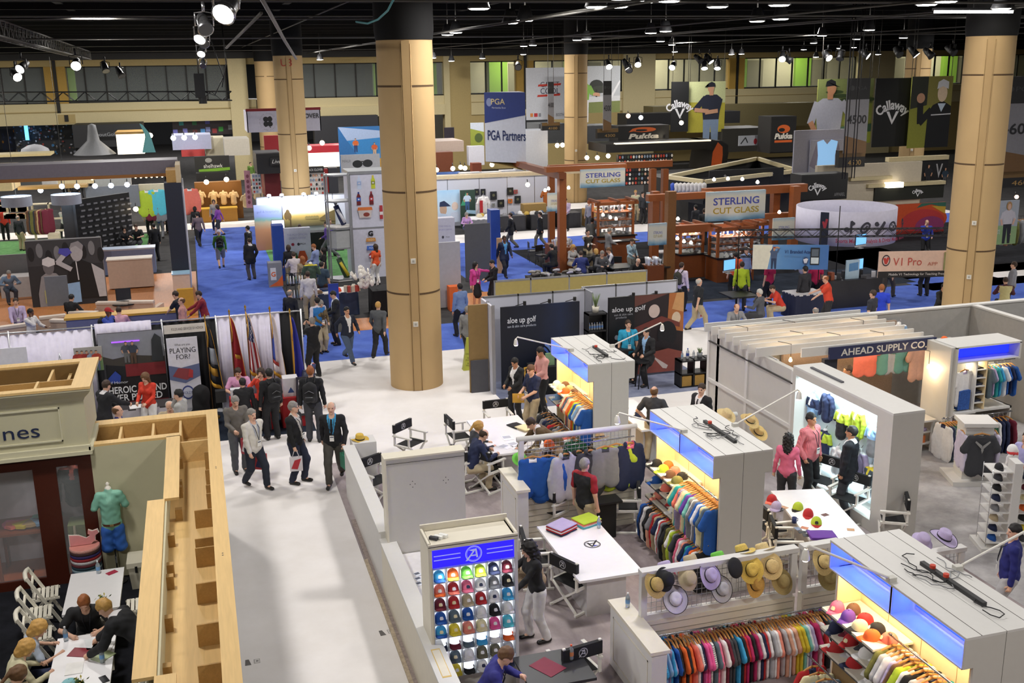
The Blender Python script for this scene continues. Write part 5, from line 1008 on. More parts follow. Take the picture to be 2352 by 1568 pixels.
mb.box(-.05,0,0,0,D,2.44,CW);mb.box(W,0,2.06,W+.05,D,2.44,CW);mb.box(-.05,0,2.42,W+.05,D,2.46,CWT);mb.box(0,0,2.08,W,D,2.11,CWT);mb.box(0,D-.03,0,W,D,2.42,CW);mb.box(.55,.05,.95,.58,D,2.08,CWT);mb.box(.82,.05,.95,.85,D,2.08,WARM);mb.box(0,0,.9,.6,D,.95,CWT);mb.box(.6,.05,.9,W,D,.95,CWT);mb.box(W-.04,.05,0,W,D,.95,CW);mb.build('carcass',t)
for k in range(5):mb=MB();mb.box(.58,.05,1.1+k*.19,.82,D-.05,1.12+k*.19,CWT);mb.build('shelf',t)
mb=MB();mb.box(.02,.30,2.13,W-.02,.33,2.40,M('#1c2cff',emit=1.6));mb.build('light_panel',t);arealight('strip_light',t,(W/2,.3,2.07),(0,0,0),1.4,.1,16,(1,.85,.6))
for k in range(5):folded('navy folded shirts on the narrow shelf, %s from the bottom'%nth(k),(16.2,18.55,1.122+k*.19),0,['navy','charcoal'] if k<4 else['black'],.2,.3,'stacks on the narrow shelves')
garment('white blouse with blue patterned skirt below it in the right cabinet',(15.82,18.45,1.98),.2,'white','short','lilac');slab('patterned_skirt','blue patterned skirt hanging under the white blouse','skirt',(15.68,18.38,.98,15.98,18.5,1.42),M('#2f5aa8',.8,var=.35,scale=30))
rail('blue section of the right cabinet',(16.4,18.5,2.0),(17.15,18.5,2.0),'slate,lilac,teal,sky blue,white,royal blue,navy,royal blue'.split(','),'s',s=.85,frm='left')
rail('lower left rail of the right cabinet',(15.1,18.1,.95),(15.55,18.1,.95),'white,navy,slate,dark green,grey,lilac,maroon'.split(','),'l',frm='left');rail('lower right rail of the right cabinet',(16.2,18.2,.88),(16.95,18.2,.88),'white,dark green,white,navy,navy,maroon'.split(','),'l',frm='left')
t=thing('kiosk','white kiosk on a stepped base with a black T-shirt on its front','kiosk',(14.95,16.95,0),-.35);mb=MB();mb.box(-.5,-.42,0,.5,.42,.1,CWT);mb.build('base',t);mb=MB();mb.box(-.28,-.25,.1,.28,.25,1.24,CWT)
for k in range(9):mb.box(-.285,-.255,.2+k*.11,.285,.255,.212+k*.11,SHELF)
mb.build('body',t);mb=MB();mb.box(-.34,-.3,1.24,.34,.3,1.32,CWT);mb.build('top_board',t)
g=garment('black T-shirt with a pale eagle print hanging on the white kiosk',(14.80,16.58,1.26),-.35,'charcoal','short',None,None,1.12);mb=MB();PR=M('#9a9a98');S=Sheet(mb,(-.15,-.075,-.46),(.3,0,0),(0,0,.26));[S.poly([(.5+s*.05,.35),(.5+s*.46,.85),(.5+s*.40,.95),(.5+s*.02,.6)],PR) for s in(-1,1)];S.poly([(.42,.3),(.5,.02),(.58,.3),(.5,.6)],PR);mb.build('print',g)
for s,lb in((-.33,'left'),(.36,'right')):garment('white long-sleeved shirt on the %s side of the white kiosk'%lb,(14.95+s*.9,16.85-s*.3,1.2),-.35+PI/2,'#cfc8e0','long',None,'shirts on the kiosk sides')
t=thing('cap_tower','white tower of narrow shelves holding caps, at the right edge','display',(13.35,14.15,0),-.35);mb=MB();mb.box(-.5,-.3,0,.5,.3,.08,CWT);mb.build('base',t);mb=MB();mb.box(-.07,-.28,.08,.07,.02,1.68,CWT);mb.build('post',t)
for k in range(8):
 for s in(-1,1):mb=MB();mb.box(s*.07,-.25,.16+k*.19,s*.42,.2,.18+k*.19,CWT);mb.build('shelf',t)
for s in(-1,1):mb=MB();mb.tube([(s*.42,.18,.1),(s*.42,.18,1.55)],.006,CHR,5);mb.tube([(s*.42,-.24,.1),(s*.42,-.24,1.55)],.006,CHR,5);mb.build('side_wire',t)
mb=MB();mb.box(.09,-.27,1.45,.38,-.25,1.62,M('#3a4660'));letters(mb,'A',(.23,-.27,1.5),(1,0,0),(0,0,1),.08,M('#d9d9d9'));mb.build('sign_plate',t)
R2=Matrix.Rotation(-.35,3,'Z');TC='orange/black,navy,maroon,cream,orange,black,yellow,charcoal'.split(',');TL='black,charcoal,black,navy,grey,khaki,navy,royal blue'.split(',')
for k in range(8):
 for s,L_ in((1,TC),(-1,TL)):kk=L_[k].split('/');p=R2@Vector((s*.25,-.06,1.51-k*.19))+Vector((13.35,14.15,0));cap('%s cap on the %s side of the shelf tower, %s shelf from the top'%(kk[0],'right' if s>0 else 'left',nth(k)),p,PI-.35,kk[0],kk[-1],None,'caps on the shelf tower',0,.85)
cap('white cap on top of the shelf tower',(13.55,14.4,1.70),2.6,'white','red');
garment('grey-white jacket with red panels hanging behind the shelf tower',(13.75,14.6,1.72),.5,'white','long','red')
slab('stock_shelf','grey shelf unit with orange-and-black shoes near the rear wall','shelf',(16.7,20.4,0,17.4,20.9,1.9),M('#a9a7a4'));cap('orange and black cap on the grey stock shelf',(17.0,20.6,1.902),2.8,'orange','black');bust('blue and white dressed bust by the rear wall, beyond the pergola',(16.2,21.3,2.2),PI,'light blue','white','royal blue');
PLY=M('#d8b578',.6,var=.10,scale=3,kind='wood');PLY2=M('#b08a4f',.7,var=.12,scale=4,kind='wood');SAGE=M('#bdb89a',.6,var=.02);SAGE2=M('#c9c4a8',.55,var=.02);MAH=M('#4a1d10',.4,var=.14,scale=5,kind='wood')
mb=MB();mb.box(-2.07,17.95,0,-.84,18.0,2.40,SAGE);mb.box(-.84,7.5,0,-.79,18.0,2.40,SAGE);mb.box(-.05,4.5,0,0.0,19.25,2.40,M('#c9c2ae',.6));mb.box(-2.07,19.2,0,-.0,19.25,2.4,SAGE);mb.box(0,4.5,0,.02,19.25,2.3,M('#3a3a3c'))
struct(mb,'wall_left')
t=thing('wall_top_framing','pale plywood framing on top of the hollow shop wall, seen from above','framing',(0,0,2.0))
mb=MB();mb.box(-.86,4.5,.0,-.0,17.98,.02,PLY);mb.box(-2.07,18.0,.0,-.0,19.2,.02,PLY);mb.build('inner_board',t)
mb=MB();mb.box(-.17,4.5,.40,.03,19.27,.44,PLY);mb.box(-.84,15.15,.40,-.62,17.98,.44,PLY);mb.box(-1.06,10.3,.40,-.82,15.15,.44,PLY);mb.box(-.84,4.5,.40,-.62,10.3,.44,PLY);mb.box(-2.1,19.0,.40,-.17,19.27,.44,PLY);mb.box(-2.1,17.95,.40,-.62,18.12,.44,PLY);mb.build('top_rail',t)
mb=MB();mb.box(-.13,4.5,.02,-.11,19.0,.40,PLY2);mb.box(-2.1,18.98,.02,-.17,19.0,.4,PLY2);mb.box(-1.06,15.12,.2,-.84,15.16,.42,PLY);mb.build('inner_face',t)
for x in(-1.62,-1.08,-.62):mb=MB();mb.box(x-.02,18.12,.02,x+.02,19.0,.38,PLY);mb.build('rib',t)
mb=MB();mb.box(-.64,17.75,.02,-.15,17.79,.38,PLY);mb.build('rib',t)
for y in(17.2,16.35,15.7,15.35,14.9,13.9,13.6,12.55,11.5,10.6,10.1,9.2):mb=MB();mb.box(-.42 if y<15 else-.24,y-.012,.02,-.13,y+.012,.30 if y<15 else.36,PLY2);mb.build('gusset',t)
for y in(17.5,16.45,16.2,15.3,14.4,13.45,13.1,12.0,10.9,9.9):mb=MB();mb.box(-.70 if y>15.2 else-.80,y-.05,.02,-.60 if y>15.2 else-.70,y+.05,.2,PLY2);mb.build('block',t)
for y in(16.2,13.0):mb=MB();[mb.disc((-.07,y+dy,.4415),.012,(1,0,0),(0,1,0),SEAM,8) for dy in(-.03,.03)];mb.build('screw',t)
t=thing('shop_header','sage-green shop header box with flared cornice and raised panel','header',(-2.07,17.9,2.42));HX=-6.5
mb=MB();mb.box(HX,0,0,0,.05,1.0,SAGE);mb.box(-.05,.05,0,0,1.7,1.0,SAGE);mb.box(HX,1.65,0,0,1.7,1.0,SAGE);mb.build('box',t)
mb=MB();pr=[(-.0,.0),(-.03,.06),(-.10,.14),(-.14,.2),(-.14,.24)]
vs=[];fs=[]
for o_,z in pr:vs+=[(HX,o_,.82+z),(-o_,o_,.82+z),(-o_,1.75,.82+z)]
for i in range(len(pr)-1):
 for k in range(2):a=i*3+k;fs.append((a,a+1,a+4,a+3))
mb.add(vs,fs,SAGE2);mb.build('cornice',t)
mb=MB();mb.box(HX,-.15,1.05,.14,.02,1.09,PLY);mb.box(-.16,.02,1.05,.14,1.78,1.09,PLY);mb.box(HX,1.55,1.05,-.16,1.78,1.09,PLY);mb.build('top_board',t)
mb=MB();mb.box(HX,.05,.75,-.05,1.6,.77,PLY2);mb.box(HX,.7,.77,-.05,.74,1.0,PLY2);mb.box(HX,1.5,.77,-.05,1.56,1.05,M('#6d5328',.8));mb.build('inner_board',t)
for x in(-.75,-1.4,-2.05,-2.7):mb=MB();mb.box(x-.02,.05,.77,x+.02,.7,1.02,PLY);mb.build('rib',t)
mb=MB();mb.box(-.62,.74,.77,-.58,1.5,1.0,PLY);mb.box(-.35,.74,.77,-.30,1.5,.9,PLY);mb.build('rib',t)
mb=MB();mb.box(HX,-.06,-.04,.03,.0,.06,SAGE2);mb.box(.0,-.06,-.04,.07,1.2,.03,SAGE2);mb.box(HX,-.10,-.09,.05,-.0,-.03,SAGE2)
for b in((HX,.16,-.38,.185),(HX,.72,-.38,.745),(-.40,.16,-.38,.745)):mb.box(b[0],-.025,b[1],b[2],.0,b[3],SAGE2)
mb.build('moulding',t);mb=MB();letters(mb,'vines',(-.72,-.008,.27),(1,0,0),(0,0,1),.24,M('#1f2a4a',.5),align='r',w=.86);mb.build('lettering',t)
t=thing('shopfront','dark mahogany shopfront with two tall glazed openings','shopfront',(-2.07,18.0,0));mb=MB()
for b in((-4.4,0,-0.0,.16),(-4.4,2.12,-0.0,2.40),(-.22,.16,.0,2.12),(-.92,.16,-.56,2.12),(-2.6,.16,-2.25,2.12),(-4.4,.16,-4.2,2.12)):mb.box(b[0],-.05,b[1],b[2],.03,b[3],MAH)
mb.build('frame',t)
for a,b in((-.56,-.22),(-2.25,-.92)):mb=MB();mb.box(a,-.012,.16,b,-.004,2.12,M('#e8eef0',.03,var=0,alpha=.10));mb.build('pane',t)
mb=MB();mb.tube([(-1.12,-.09,.12),(-1.12,-.09,.34)],.018,M('#6a6a70',.3,.8),8);mb.lathe([(0,.36),(.03,.35),(.0,.30)],M('#6a6a70',.3,.8),10,(-1.12,-.09,0));mb.cyl((-1.12,-.09,.06),.05,.05,M('#6a6a70',.3,.8),10);mb.build('door_pull',t)
mb=MB();mb.box(-6.5,18.1,0,-2.1,19.2,.012,M('#a8562c',.4,var=.12,scale=3,kind='wood'));mb.box(-6.5,19.15,0,-2.1,19.2,2.4,M('#cfc6d0',.6));struct(mb,'floor_shop')
t=table('orange-brown table fanned with folded shirts, seen through the shop glass',-3.8,18.25,-2.78,19.0,.9,M('#8a4420',.45,kind='wood'),'legs',legm=M('#8a4420',.45,kind='wood'))
for i,c in enumerate(('pink','coral','yellow','tan','light blue','slate','mint')):
 a=-1.5+i*.5;mb=MB();d=Vector((math.sin(a),-math.cos(a)*.6,0));n_=Vector((-d.y,d.x,0)).normalized();pts=[n_*.05,n_*.15+d*.44+Vector((0,0,.01)),d*.5,-n_*.15+d*.44,-n_*.05];mb.prism([p+Vector((0,0,.0)) for p in pts],(0,0,.05),M(cm(c),.85));mb.build('folded_shirt',loc=(-3.2,18.65,.905+.012*i),label='%s folded shirt, %s in the fan behind the shop glass'%(c,nth(i)),cat='shirt',group='fan of shirts behind the glass')
bust('dark garments hanging inside the narrow shop window',(-2.46,18.5,1.9),0,'charcoal','coral','black','long');slab('bench','green striped bench inside the narrow shop window','bench',(-2.62,18.3,.012,-2.32,18.7,.9),M('#8d9a66',.8,kind='stripe'))
t=thing('pedestal_stand','cream turned stand inside the narrow shop window','stand',(-2.5,18.25,.012));mb=MB();mb.lathe([(.02,.1),(.025,.4),(.02,.5),(.035,.55),(.02,.9)],M('#d9cfb0',.5),12);mb.build('pole',t)
for k in range(3):mb=MB();a=k*2.1;mb.tube([(0,0,.14),(.1*math.cos(a),.1*math.sin(a),.1),(.16*math.cos(a),.16*math.sin(a),.01)],.015,M('#d9cfb0',.5),6);mb.build('leg',t)
t=thing('belt_barrel','round barrel wrapped in striped ribbon belts with a pink whale cut-out on top','barrel',(-2.3,17.66,.008));ST=['#c9b9b0','#26304a','#b0b5b8','#3a5560','#24283c','#d7d2c6','#3d4a66','#8ba3ad','#1f3d4a','#6a3038','#d1cdd0','#a32b33','#3a2f6a','#4a3030','#e0a59b']
mb=MB()
for k,c in enumerate(ST):mb.lathe([(.235,k*.052),(.242,k*.052+.01),(.242,k*.052+.042),(.235,k*.052+.052)],M(c,.8,var=.25,scale=50),24)
mb.disc((0,0,.78),.235,(1,0,0),(0,1,0),M('#d98f84',.8),24);mb.build('barrel_body',t);mb=MB();wh=[(-.2,0),(.12,0),(.19,.06),(.2,.14),(.26,.18),(.24,.24),(.16,.22),(.1,.25),(.09,.19),(.13,.15),(.06,.11),(-.05,.17),(-.2,.19)];mb.prism([(x-.02,0,.79+z) for x,z in wh],(0,.03,0),M('#e39a9a',.7));mb.prism([(x*1.06-.02,.012,.785+z*1.08) for x,z in wh],(0,.015,0),M('#f0ece0',.7));mb.build('whale',t)
t=thing('dressed_mannequin','mannequin torso in mint polo and blue shorts with brown belt on a black pole','mannequin',(-1.84,17.74,.008));setm(obj('polo_shirt',bust_me('short'),t,(0,0,1.66)),M('#7fb9a3',.8),M('#8cc4ae',.8),M('#7fb9a3',.8));t.rotation_euler[2]=PI*1.02
t.rotation_euler[2]=.06
mb=MB();mb.lathe([(.055,1.66),(.05,1.73),(.03,1.75),(.02,1.77),(.035,1.80),(.0,1.83)],M('#ece6da',.4),14);mb.build('neck',t);mb=MB();mb.lathe([(.158,1.07),(.16,1.11)],M('#5a3620',.5),20,(0,0,0),1,.8);mb.box(-.03,-.14,1.07,.03,-.125,1.11,M('#b9a070',.3,.8));mb.build('belt',t)
B=Blob((-.3,-.25,.55),(.3,.25,1.15),.016);B.cone((-.05,0,1.0),(.05,0,1.0),.125,.125,.05,(0,1,0),1.2)
for s in(-1,1):B.cone((s*.08,0,.98),(s*.105,0,.66),.105,.105,.03)
B.rough(.005,30,4);V,Q=B.net();me=npmesh('shorts',V,Q,[M('#2a5fb4',.8)]);obj('shorts',me,t);mb=MB();mb.cyl((0,0,.02),.012,.65,BLK,10);mb.cyl((0,0,.35),.02,.12,CHR,10);mb.cyl((0,0,0),.15,.02,BLK,20);mb.build('stand',t)
t=thing('cooler','cream ice chest with black latches by the sage wall','cooler',(-1.2,17.55,.008));mb=MB();KC=M('#dcd6c2',.5,var=.02);mb.prism([(-.40,-.2,0),(.40,-.2,0),(.43,-.24,.40),(-.43,-.24,.40)],(0,.44,0),KC);mb.build('chest',t);mb=MB();mb.box(-.45,-.26,.41,.45,.22,.50,KC);mb.build('lid',t)
for x in(-.3,.3):mb=MB();mb.box(x-.02,-.275,.33,x+.02,-.255,.44,BLK);mb.build('latch',t)
mb=MB();mb.box(-.09,-.262,.34,.09,-.25,.39,M('#55565a'));mb.build('nameplate',t)
table('white table with slatted chairs, empty, by the sage wall',-2.42,15.3,-1.62,16.66,.76);table('white table crowded with seated people at lower left',-2.40,12.6,-1.62,14.6,.76)
for lb,x,y,r in(('white folding chair farthest along the left of the empty table',-2.85,16.75,-85),('white folding chair second on the left of the empty table',-2.88,16.1,-85),('white folding chair behind the grey-haired woman in light blue',-2.8,15.4,-85),('white folding chair behind the blonde woman in beige',-2.95,13.75,-85),('white folding chair on the right of the empty table, facing left',-1.38,15.9,92),('white folding chair at the lower right of the crowded table',-1.38,13.4,92),('white folding chair of the woman at the bottom left corner',-2.95,13.0,-85),('white folding chair of the man in the black polo',-1.95,15.02,180)):folding_chair(lb,(x,y,.008),math.radians(r))
bottle('blue-labelled water bottle at the far end of the empty white table',(-2.0,16.55,.762));bottle('blue-labelled water bottle at the corner of the crowded table',(-2.28,14.5,.762));bottle('clear water bottle in the middle of the crowded table',(-1.75,13.75,.762))
def posy(label,loc,pot='#2b3a1e'):
 t=thing('potted_plant',label,'plant',loc);mb=MB();mb.lathe([(0,0),(.05,0),(.06,.09),(.05,.09)],M(pot,.6),14);mb.build('pot',t);mb=MB();r=random.Random(3)
 for i in range(26):a=r.uniform(0,6.3);q=r.uniform(.02,.1);p=Vector((q*math.cos(a),q*math.sin(a),.10+r.uniform(0,.07)));n_=Vector((r.uniform(-1,1),r.uniform(-1,1),r.uniform(.2,1))).normalized();u=n_.orthogonal().normalized();v=n_.cross(u);mb.add([p,p+u*.03+v*.015,p+u*.06,p+u*.03-v*.015],[(0,1,2,3)],M('#3f5a24' if i%3 else '#d6c34a',.7))
 mb.build('leaves',t)
posy('small leafy plant behind the two bowed heads on the empty table',(-1.85,15.42,.762));posy('small potted plant with yellow flowers on the crowded table',(-1.98,13.15,.762))
cap('pale turquoise cap on the crowded table, beside the plant',(-2.12,13.2,.765),2,'#8fc6cc',None,None,None,0,1.2)
for i,(x,y,w_,h_,c) in enumerate(((-2.05,14.1,.3,.22,'#8a2f3a'),(-1.78,14.15,.28,.2,'#f4f2ee'),(-2.1,13.7,.22,.3,'#f4f2ee'),(-1.9,14.3,.22,.3,'#e6e9ea'),(-1.7,13.3,.09,.17,'#1c1c20'),(-1.8,16.5,.16,.1,'#b0304a'),(-1.75,13.9,.26,.2,'#a9b78a'))):paper(('red order catalogue','white order form','white price list','open pale booklet','black phone','red leaflet','green swatch book')[i]+(' on the empty white table' if i==5 else ' on the crowded white table'),x,y,.762,w_,h_,.2*i-.4,M(c,.5),('catalogue','order_form','price_list','booklet','phone','leaflet','swatch_book')[i],'phone' if i==4 else 'paper',None,.008)
for i,(px,py,rz) in enumerate(((572,1520,0),(880,1452,.1))):
 p=at(px,py,.01);t=thing('floor_sticker','small grey sticker with a dark wedge on the white aisle, %s edge'%('left' if i==0 else 'right'),'sticker',(p[0],p[1],.0045),rz);mb=MB();mb.prism([(-.06,-.08,0),(.03,-.08,0),(.0,.08,0),(-.05,.08,0)],(0,0,.002),M('#6a6664'));mb.build('wedge',t);mb=MB();mb.box(.07,-.06,0,.16,.06,.002,M('#b9b5b2'));mb.box(.085,-.045,.002,.145,.045,.003,M('#e3dfdc'));mb.box(.10,-.02,.003,.135,.02,.004,M('#8a8684'));mb.build('badge_mark',t)
BLKC=M('#101013',.9,var=.2,scale=3);WHC=M('#d9d4e4',.85)
def drape(label,x0,x1,y,z0,z1,m,folds=9.,name='curtain',cat='curtain'):
 mb=MB();n=int((x1-x0)*folds*2)+2;vs=[]
 for i in range(n+1):x=x0+(x1-x0)*i/n;d=.03*math.sin(i*PI/2*1.07)+.012*math.sin(i*2.3);vs+=[(x,y+d*.4,z1),(x,y+d,z0)]
 mb.add(vs,[(2*i,2*i+1,2*i+3,2*i+2) for i in range(n)],m,True);o=mb.build(name,label=label,cat=cat);md=o.modifiers.new('thickness','SOLIDIFY');md.thickness=.006;return o
YD=26.95
drape('black curtain at the far left of the charity booth',-2.72,-1.1,YD,.05,2.38,BLKC);drape('white curtain at the left end of the draped booths',-6.5,-2.75,YD,.05,2.40,WHC);drape('black curtain behind the roll-up banner',-1.1,.2,YD,.05,2.42,BLKC);drape('white pleated curtain behind the row of flags',.2,1.78,YD,.05,2.48,WHC);drape('black curtain right of the white pleated curtain',1.78,2.3,YD,.05,2.44,BLKC);drape('short white valance above the dark red banner',-2.66,-1.35,YD-.05,2.0,2.52,WHC)
mb=MB();mb.tube([(-6.5,YD,2.45),(2.32,YD,2.45)],.02,M('#c9c9cc',.3,.8),8)
for x in(-4.6,-2.73,-1.1,.2,2.32):mb.tube([(x,YD,0),(x,YD,2.5)],.022,M('#c9c9cc',.3,.8),8);mb.cyl((x,YD,0),.2,.012,M('#9a9a9e'),16)
mb.build('drape_frame',label='pipe frame carrying the black and white curtains',cat='frame')
def A2(px,py,y):return Vector(aty(px,py,y))
def quad_panel(name,label,cat,tl,tr,h,y,th,m,draw,**k):
 "panel whose top corners are given by photograph pixels at depth y"
 a,b=A2(*tl,y),A2(*tr,y);b.z=a.z;return panel(name,label,cat,a-Vector((0,0,h)),b-a,(0,0,h),th,m,draw=draw,**k)
def heroic(S):
 S.poly([(0,.62),(1,.62),(1,1),(0,1)],'#8c8e96');S.poly([(0,.62),(1,.62),(1,.70),(.5,.74),(.2,.71),(0,.76)],'#3f3a34');S.poly([(0,.42),(.38,.42),(.38,.62),(0,.66)],'#17181c');S.poly([(.38,.5),(1,.5),(1,.64),(.38,.64)],'#7d2226');S.poly([(0,0),(1,0),(1,.22),(0,.22)],'#6f1d24')
 S.man(.42,.66,.24,'#4a4e58','#6a6a6a');S.man(.52,.65,.25,'#39404e','#55402f');S.poly([(.8,.66),(.98,.66),(.97,.92),(.88,.97),(.82,.9)],'#2c3034')
 S.poly([(.10,.50),(.22,.58),(.30,.52),(.28,.44),(.1,.45)],'#2c469e');S.text('of Honor',.25,.435,.03,'#d9d9d9',.3)
 S.text('HEROIC ROUND',.54,.325,.075,'#efefef',.9,.02);S.text('EVER PLAYED',.50,.235,.075,'#efefef',.82,.02);S.text('for the families of America\'s fallen',.55,.165,.035,'#cfc9c9',.8)
quad_panel('banner_wall','dark red and black banner wall reading HEROIC ROUND EVER PLAYED','banner',(222,768),(372,758),2.25,26.75,.06,M('#1a1517',.6),heroic)
def team(S):
 S.poly([(0,0),(1,0),(1,.6),(0,.5)],'#6e8a5a');[S.man(.12+.17*i,.05,.85,c,'#4c5a78') for i,c in enumerate(('#a8352c','#b23a30','#9a3028','#8f9cae','#b0402e'))]
quad_panel('photo_panel','photo panel of people in red shirts left of the dark red banner','panel',(168,800),(232,788),.6,26.7,.03,M('#a9a6a0',.6),team)
t=thing('easel','thin metal easel in front of the black curtain','easel',A2(140,850,26.4)-Vector((0,0,.9)));mb=MB()
for a,b in(((-.25,0,0),(0,.1,1.3)),((.25,0,0),(.0,.1,1.3)),((0,.4,0),(0,.1,1.3))):mb.tube([a,b],.012,M('#a9a9b0',.3,.8),6)
mb.build('leg',t)
def playing(S):
 S.text('What are you',.5,.90,.03,'#4a4a52',.5);S.text('PLAYING',.5,.81,.065,'#2a2a30',.84);S.text('FOR?',.5,.73,.06,'#2a2a30',.45);S.poly([(0,.48),(.5,.42),(1,.5),(1,.66),(.4,.62),(0,.66)],'#5f6a8e');S.poly([(.1,.52),(.55,.46),(.75,.5),(.7,.6),(.3,.62)],'#8d3a3e');S.poly([(.6,.5),(.75,.48),(.78,.58),(.66,.6)],'#b23838');S.oval(.55,.30,.2,.09,'#3a4788');S.oval(.55,.30,.16,.07,'#cfd2e2');S.text('FOLDS',.55,.28,.035,'#3a4788',.3);S.poly([(.2,.08),(.8,.08),(.8,.1),(.2,.1)],'#c4c6cc')
quad_panel('roll_up_banner','tall white roll-up banner reading PLAYING FOR?','banner',(381,778),(452,772),2.0,26.3,.03,M('#dcdbe2',.6),playing)
quad_panel('booth_sign','narrow cream sign hung on the black curtain above the roll-up banner','sign',(375,748),(473,738),.22,26.85,.02,M('#e3dcd2',.6),lambda S:S.text('FOLDS AND SERVICES OF HONOR',.55,.35,.3,'#5a4a4a',.75))
def sga(S):S.poly([(0,0),(1,0),(1,.5),(.5,.56),(0,.5)],'#b9bcc4');S.poly([(0,.5),(.5,.56),(1,.5),(1,.54),(.5,.6),(0,.54)],'#4a5058');S.text('GA',.8,.22,.16,'#b5762e',.3)
quad_panel('banner_wall','pale banner with brown letters at the left end of the draped booths','banner',(-60,806),(60,800),1.2,26.6,.04,M('#d6d6de',.6),sga);slab('easel_post','yellow-tipped dark post in front of the black curtain','post',(-2.52,26.6,0,-2.48,26.64,1.55),M('#2a2a30'))
mb=MB();mb.box(-2.3,26.72,2.05,-1.65,26.76,2.08,M('#8a4ad8',emit=1.6));mb.build('light_bar',label='glowing purple light bar on the black curtain',cat='light')
def flag(label,px,py,cols,seed,tip='#c9a040'):
 p=A2(px,py,26.3);t=thing('flag',label,'flag',(p.x,26.3,0));H=p.z;mb=MB();mb.tube([(0,0,0),(0,0,H-.05)],.014,M('#6a4a24',.4),8);mb.build('pole',t);mb=MB();mb.lathe([(0,-.05),(.025,-.03),(.012,.0),(.03,.03),(0,.1)],M(tip,.3,.8),10,(0,0,H-.02));mb.build('finial',t);mb=MB();mb.cyl((0,0,0),.16,.05,M('#8a6a30',.4,.6),16);mb.build('base',t)
 r=random.Random(seed);mb=MB();n=14;L=1.55;rows=16;vs=[]
 for j in range(rows+1):
  f=j/rows;z=H-.12-L*f;wd=.05+.34*f**.7
  for i in range(n+1):u=i/n;vs.append((wd*(u*.95-.06)+.02*math.sin(u*9+f*2),-.03-.05*math.sin(u*11+f*3+seed)*(.3+f),z-.28*u*f-.05*u))
 fr={}
 for j in range(rows):
  for i in range(n):
   c=cols(i/n,j/rows);fr.setdefault(c,[]).append((j*(n+1)+i,j*(n+1)+i+1,(j+1)*(n+1)+i+1,(j+1)*(n+1)+i))
 for c,f in fr.items():mb.add(vs,f,M(c,.8),True)
 o=mb.build('cloth',t);md=o.modifiers.new('thickness','SOLIDIFY');md.thickness=.006;mb=MB();mb.tube([(.0,-.04,H-.1),(.03,-.07,H-.5),(.01,-.06,H-.75)],.012,M('#c9942c',.6),6);mb.build('cord',t)
edge=lambda c:(lambda u,f:'#c9942c' if u>.9 or f>.92 else c(u,f))
flag('black flag with gold fringe and grey emblem, left of the white curtain',470,728,edge(lambda u,f:'#8a9098' if.35<f<.6 and.2<u<.8 else '#a67c28' if.65<f<.78 and u<.6 else '#14161c'),1)
flag('dark red flag with gold fringe in front of the white curtain',526,716,edge(lambda u,f:'#8f1f24' if not(.5<f<.6 and.3<u<.7) else '#b98a2c'),2)
flag('stars and stripes flag with eagle finial in front of the white curtain',563,706,edge(lambda u,f:'#26305e' if f<.42 and u<.7 and not(int(u*14)+int(f*16))%3==0 else '#d9d6dc' if f<.42 and u<.7 else('#a02a30' if int(u*14)%4<2 else '#ded8da')),3)
flag('white flag with blue band and gold fringe in front of the white curtain',619,709,edge(lambda u,f:'#3a50a8' if u<.25 and.3<f<.75 else '#b04038' if.7<f<.8 and u<.5 else '#ddd6d8'),4)
flag('dark blue flag at the right end of the white curtain',665,714,lambda u,f:'#c9942c' if u<.1 else '#2a2f8e',5)
RED=M('#a81f22',.8,var=.05)
t=table('table under a red cloth with a blue triangle, nearest the curtains',.35,24.95,1.35,25.6,.76,RED,'cloth',0,'table','table',None,RED);mb=MB();mb.prism([(.12,-.345,.3),(.4,-.35,.28),(.3,-.345,.52)],(0,-.008,0),M('#2a3f78'));mb.build('emblem',t)
t=table('table under a red cloth beside the golf bag',1.55,24.95,2.15,25.6,.76,RED,'cloth',0,'table','table',None,RED);table('table under a white cloth where the woman in red writes',-2.5,25.3,-.9,25.9,.76,M('#3a3638'),'cloth',0,'table','table',None,M('#c9c4cc'))
t=thing('golf_bag','stars-and-stripes golf bag with a white name panel beside the curtains','golf bag',(2.05,26.1,0),.3);mb=MB();a,b=Vector((0,0,0)),Vector((.28,-.12,1.05));mb.tube([a,a+(b-a)*.3,a+(b-a)*.8,b],[.15,.16,.15,.17],M('#1d2440',.5),16);mb.build('bag_body',t);mb=MB();c=b+Vector((.03,-.01,.02));r=random.Random(2)
for i in range(7):q=c+Vector((r.uniform(-.1,.1),r.uniform(-.1,.1),0));mb.tube([q-Vector((0,0,.1)),q+Vector((.05,0,.16))],.03,M(r.choice(('#a8242c','#26305e','#d9d6dc')),.6),8)
mb.build('club_head',t);mb=MB();o_=Vector((-.11,-.20,.4));U=Vector((.33,-.10,.62)).normalized();W_=Vector((-.6,.0,.35)).normalized();N=U.cross(W_);mb.prism([o_-W_*.07,o_+U*.55-W_*.07,o_+U*.58,o_+U*.55+W_*.07,o_+W_*.07,o_-U*.04],-N*.02,M('#e2dfdc',.5));letters(mb,'Titleist',o_+U*.26-W_*.035,U,W_,.10,M('#1a1a1e'),.46,bold=.01,shear=.3);mb.build('name_panel',t)
slab('display_box','white box with blue triangle on the red-clothed table','box',(1.62,25.05,.762,1.98,25.4,1.22),M('#d9d6d8',.5));mb=MB();mb.prism([(0,0,0),(.16,0,0),(.08,0,.14)],(0,-.004,0),M('#2f4a80'));mb.build('triangle_mark',loc=(1.72,25.045,.86),label='blue triangle on the front of the white box',cat='mark')
t=thing('picture_frame','black frame with four white certificates leaning at the red table','frame',(2.12,24.86,.30),.45);t.rotation_euler=(-.15,.12,.35);mb=MB();mb.box(-.25,0,0,.25,.04,.95,M('#1b1817',.4));mb.build('frame_body',t);mb=MB()
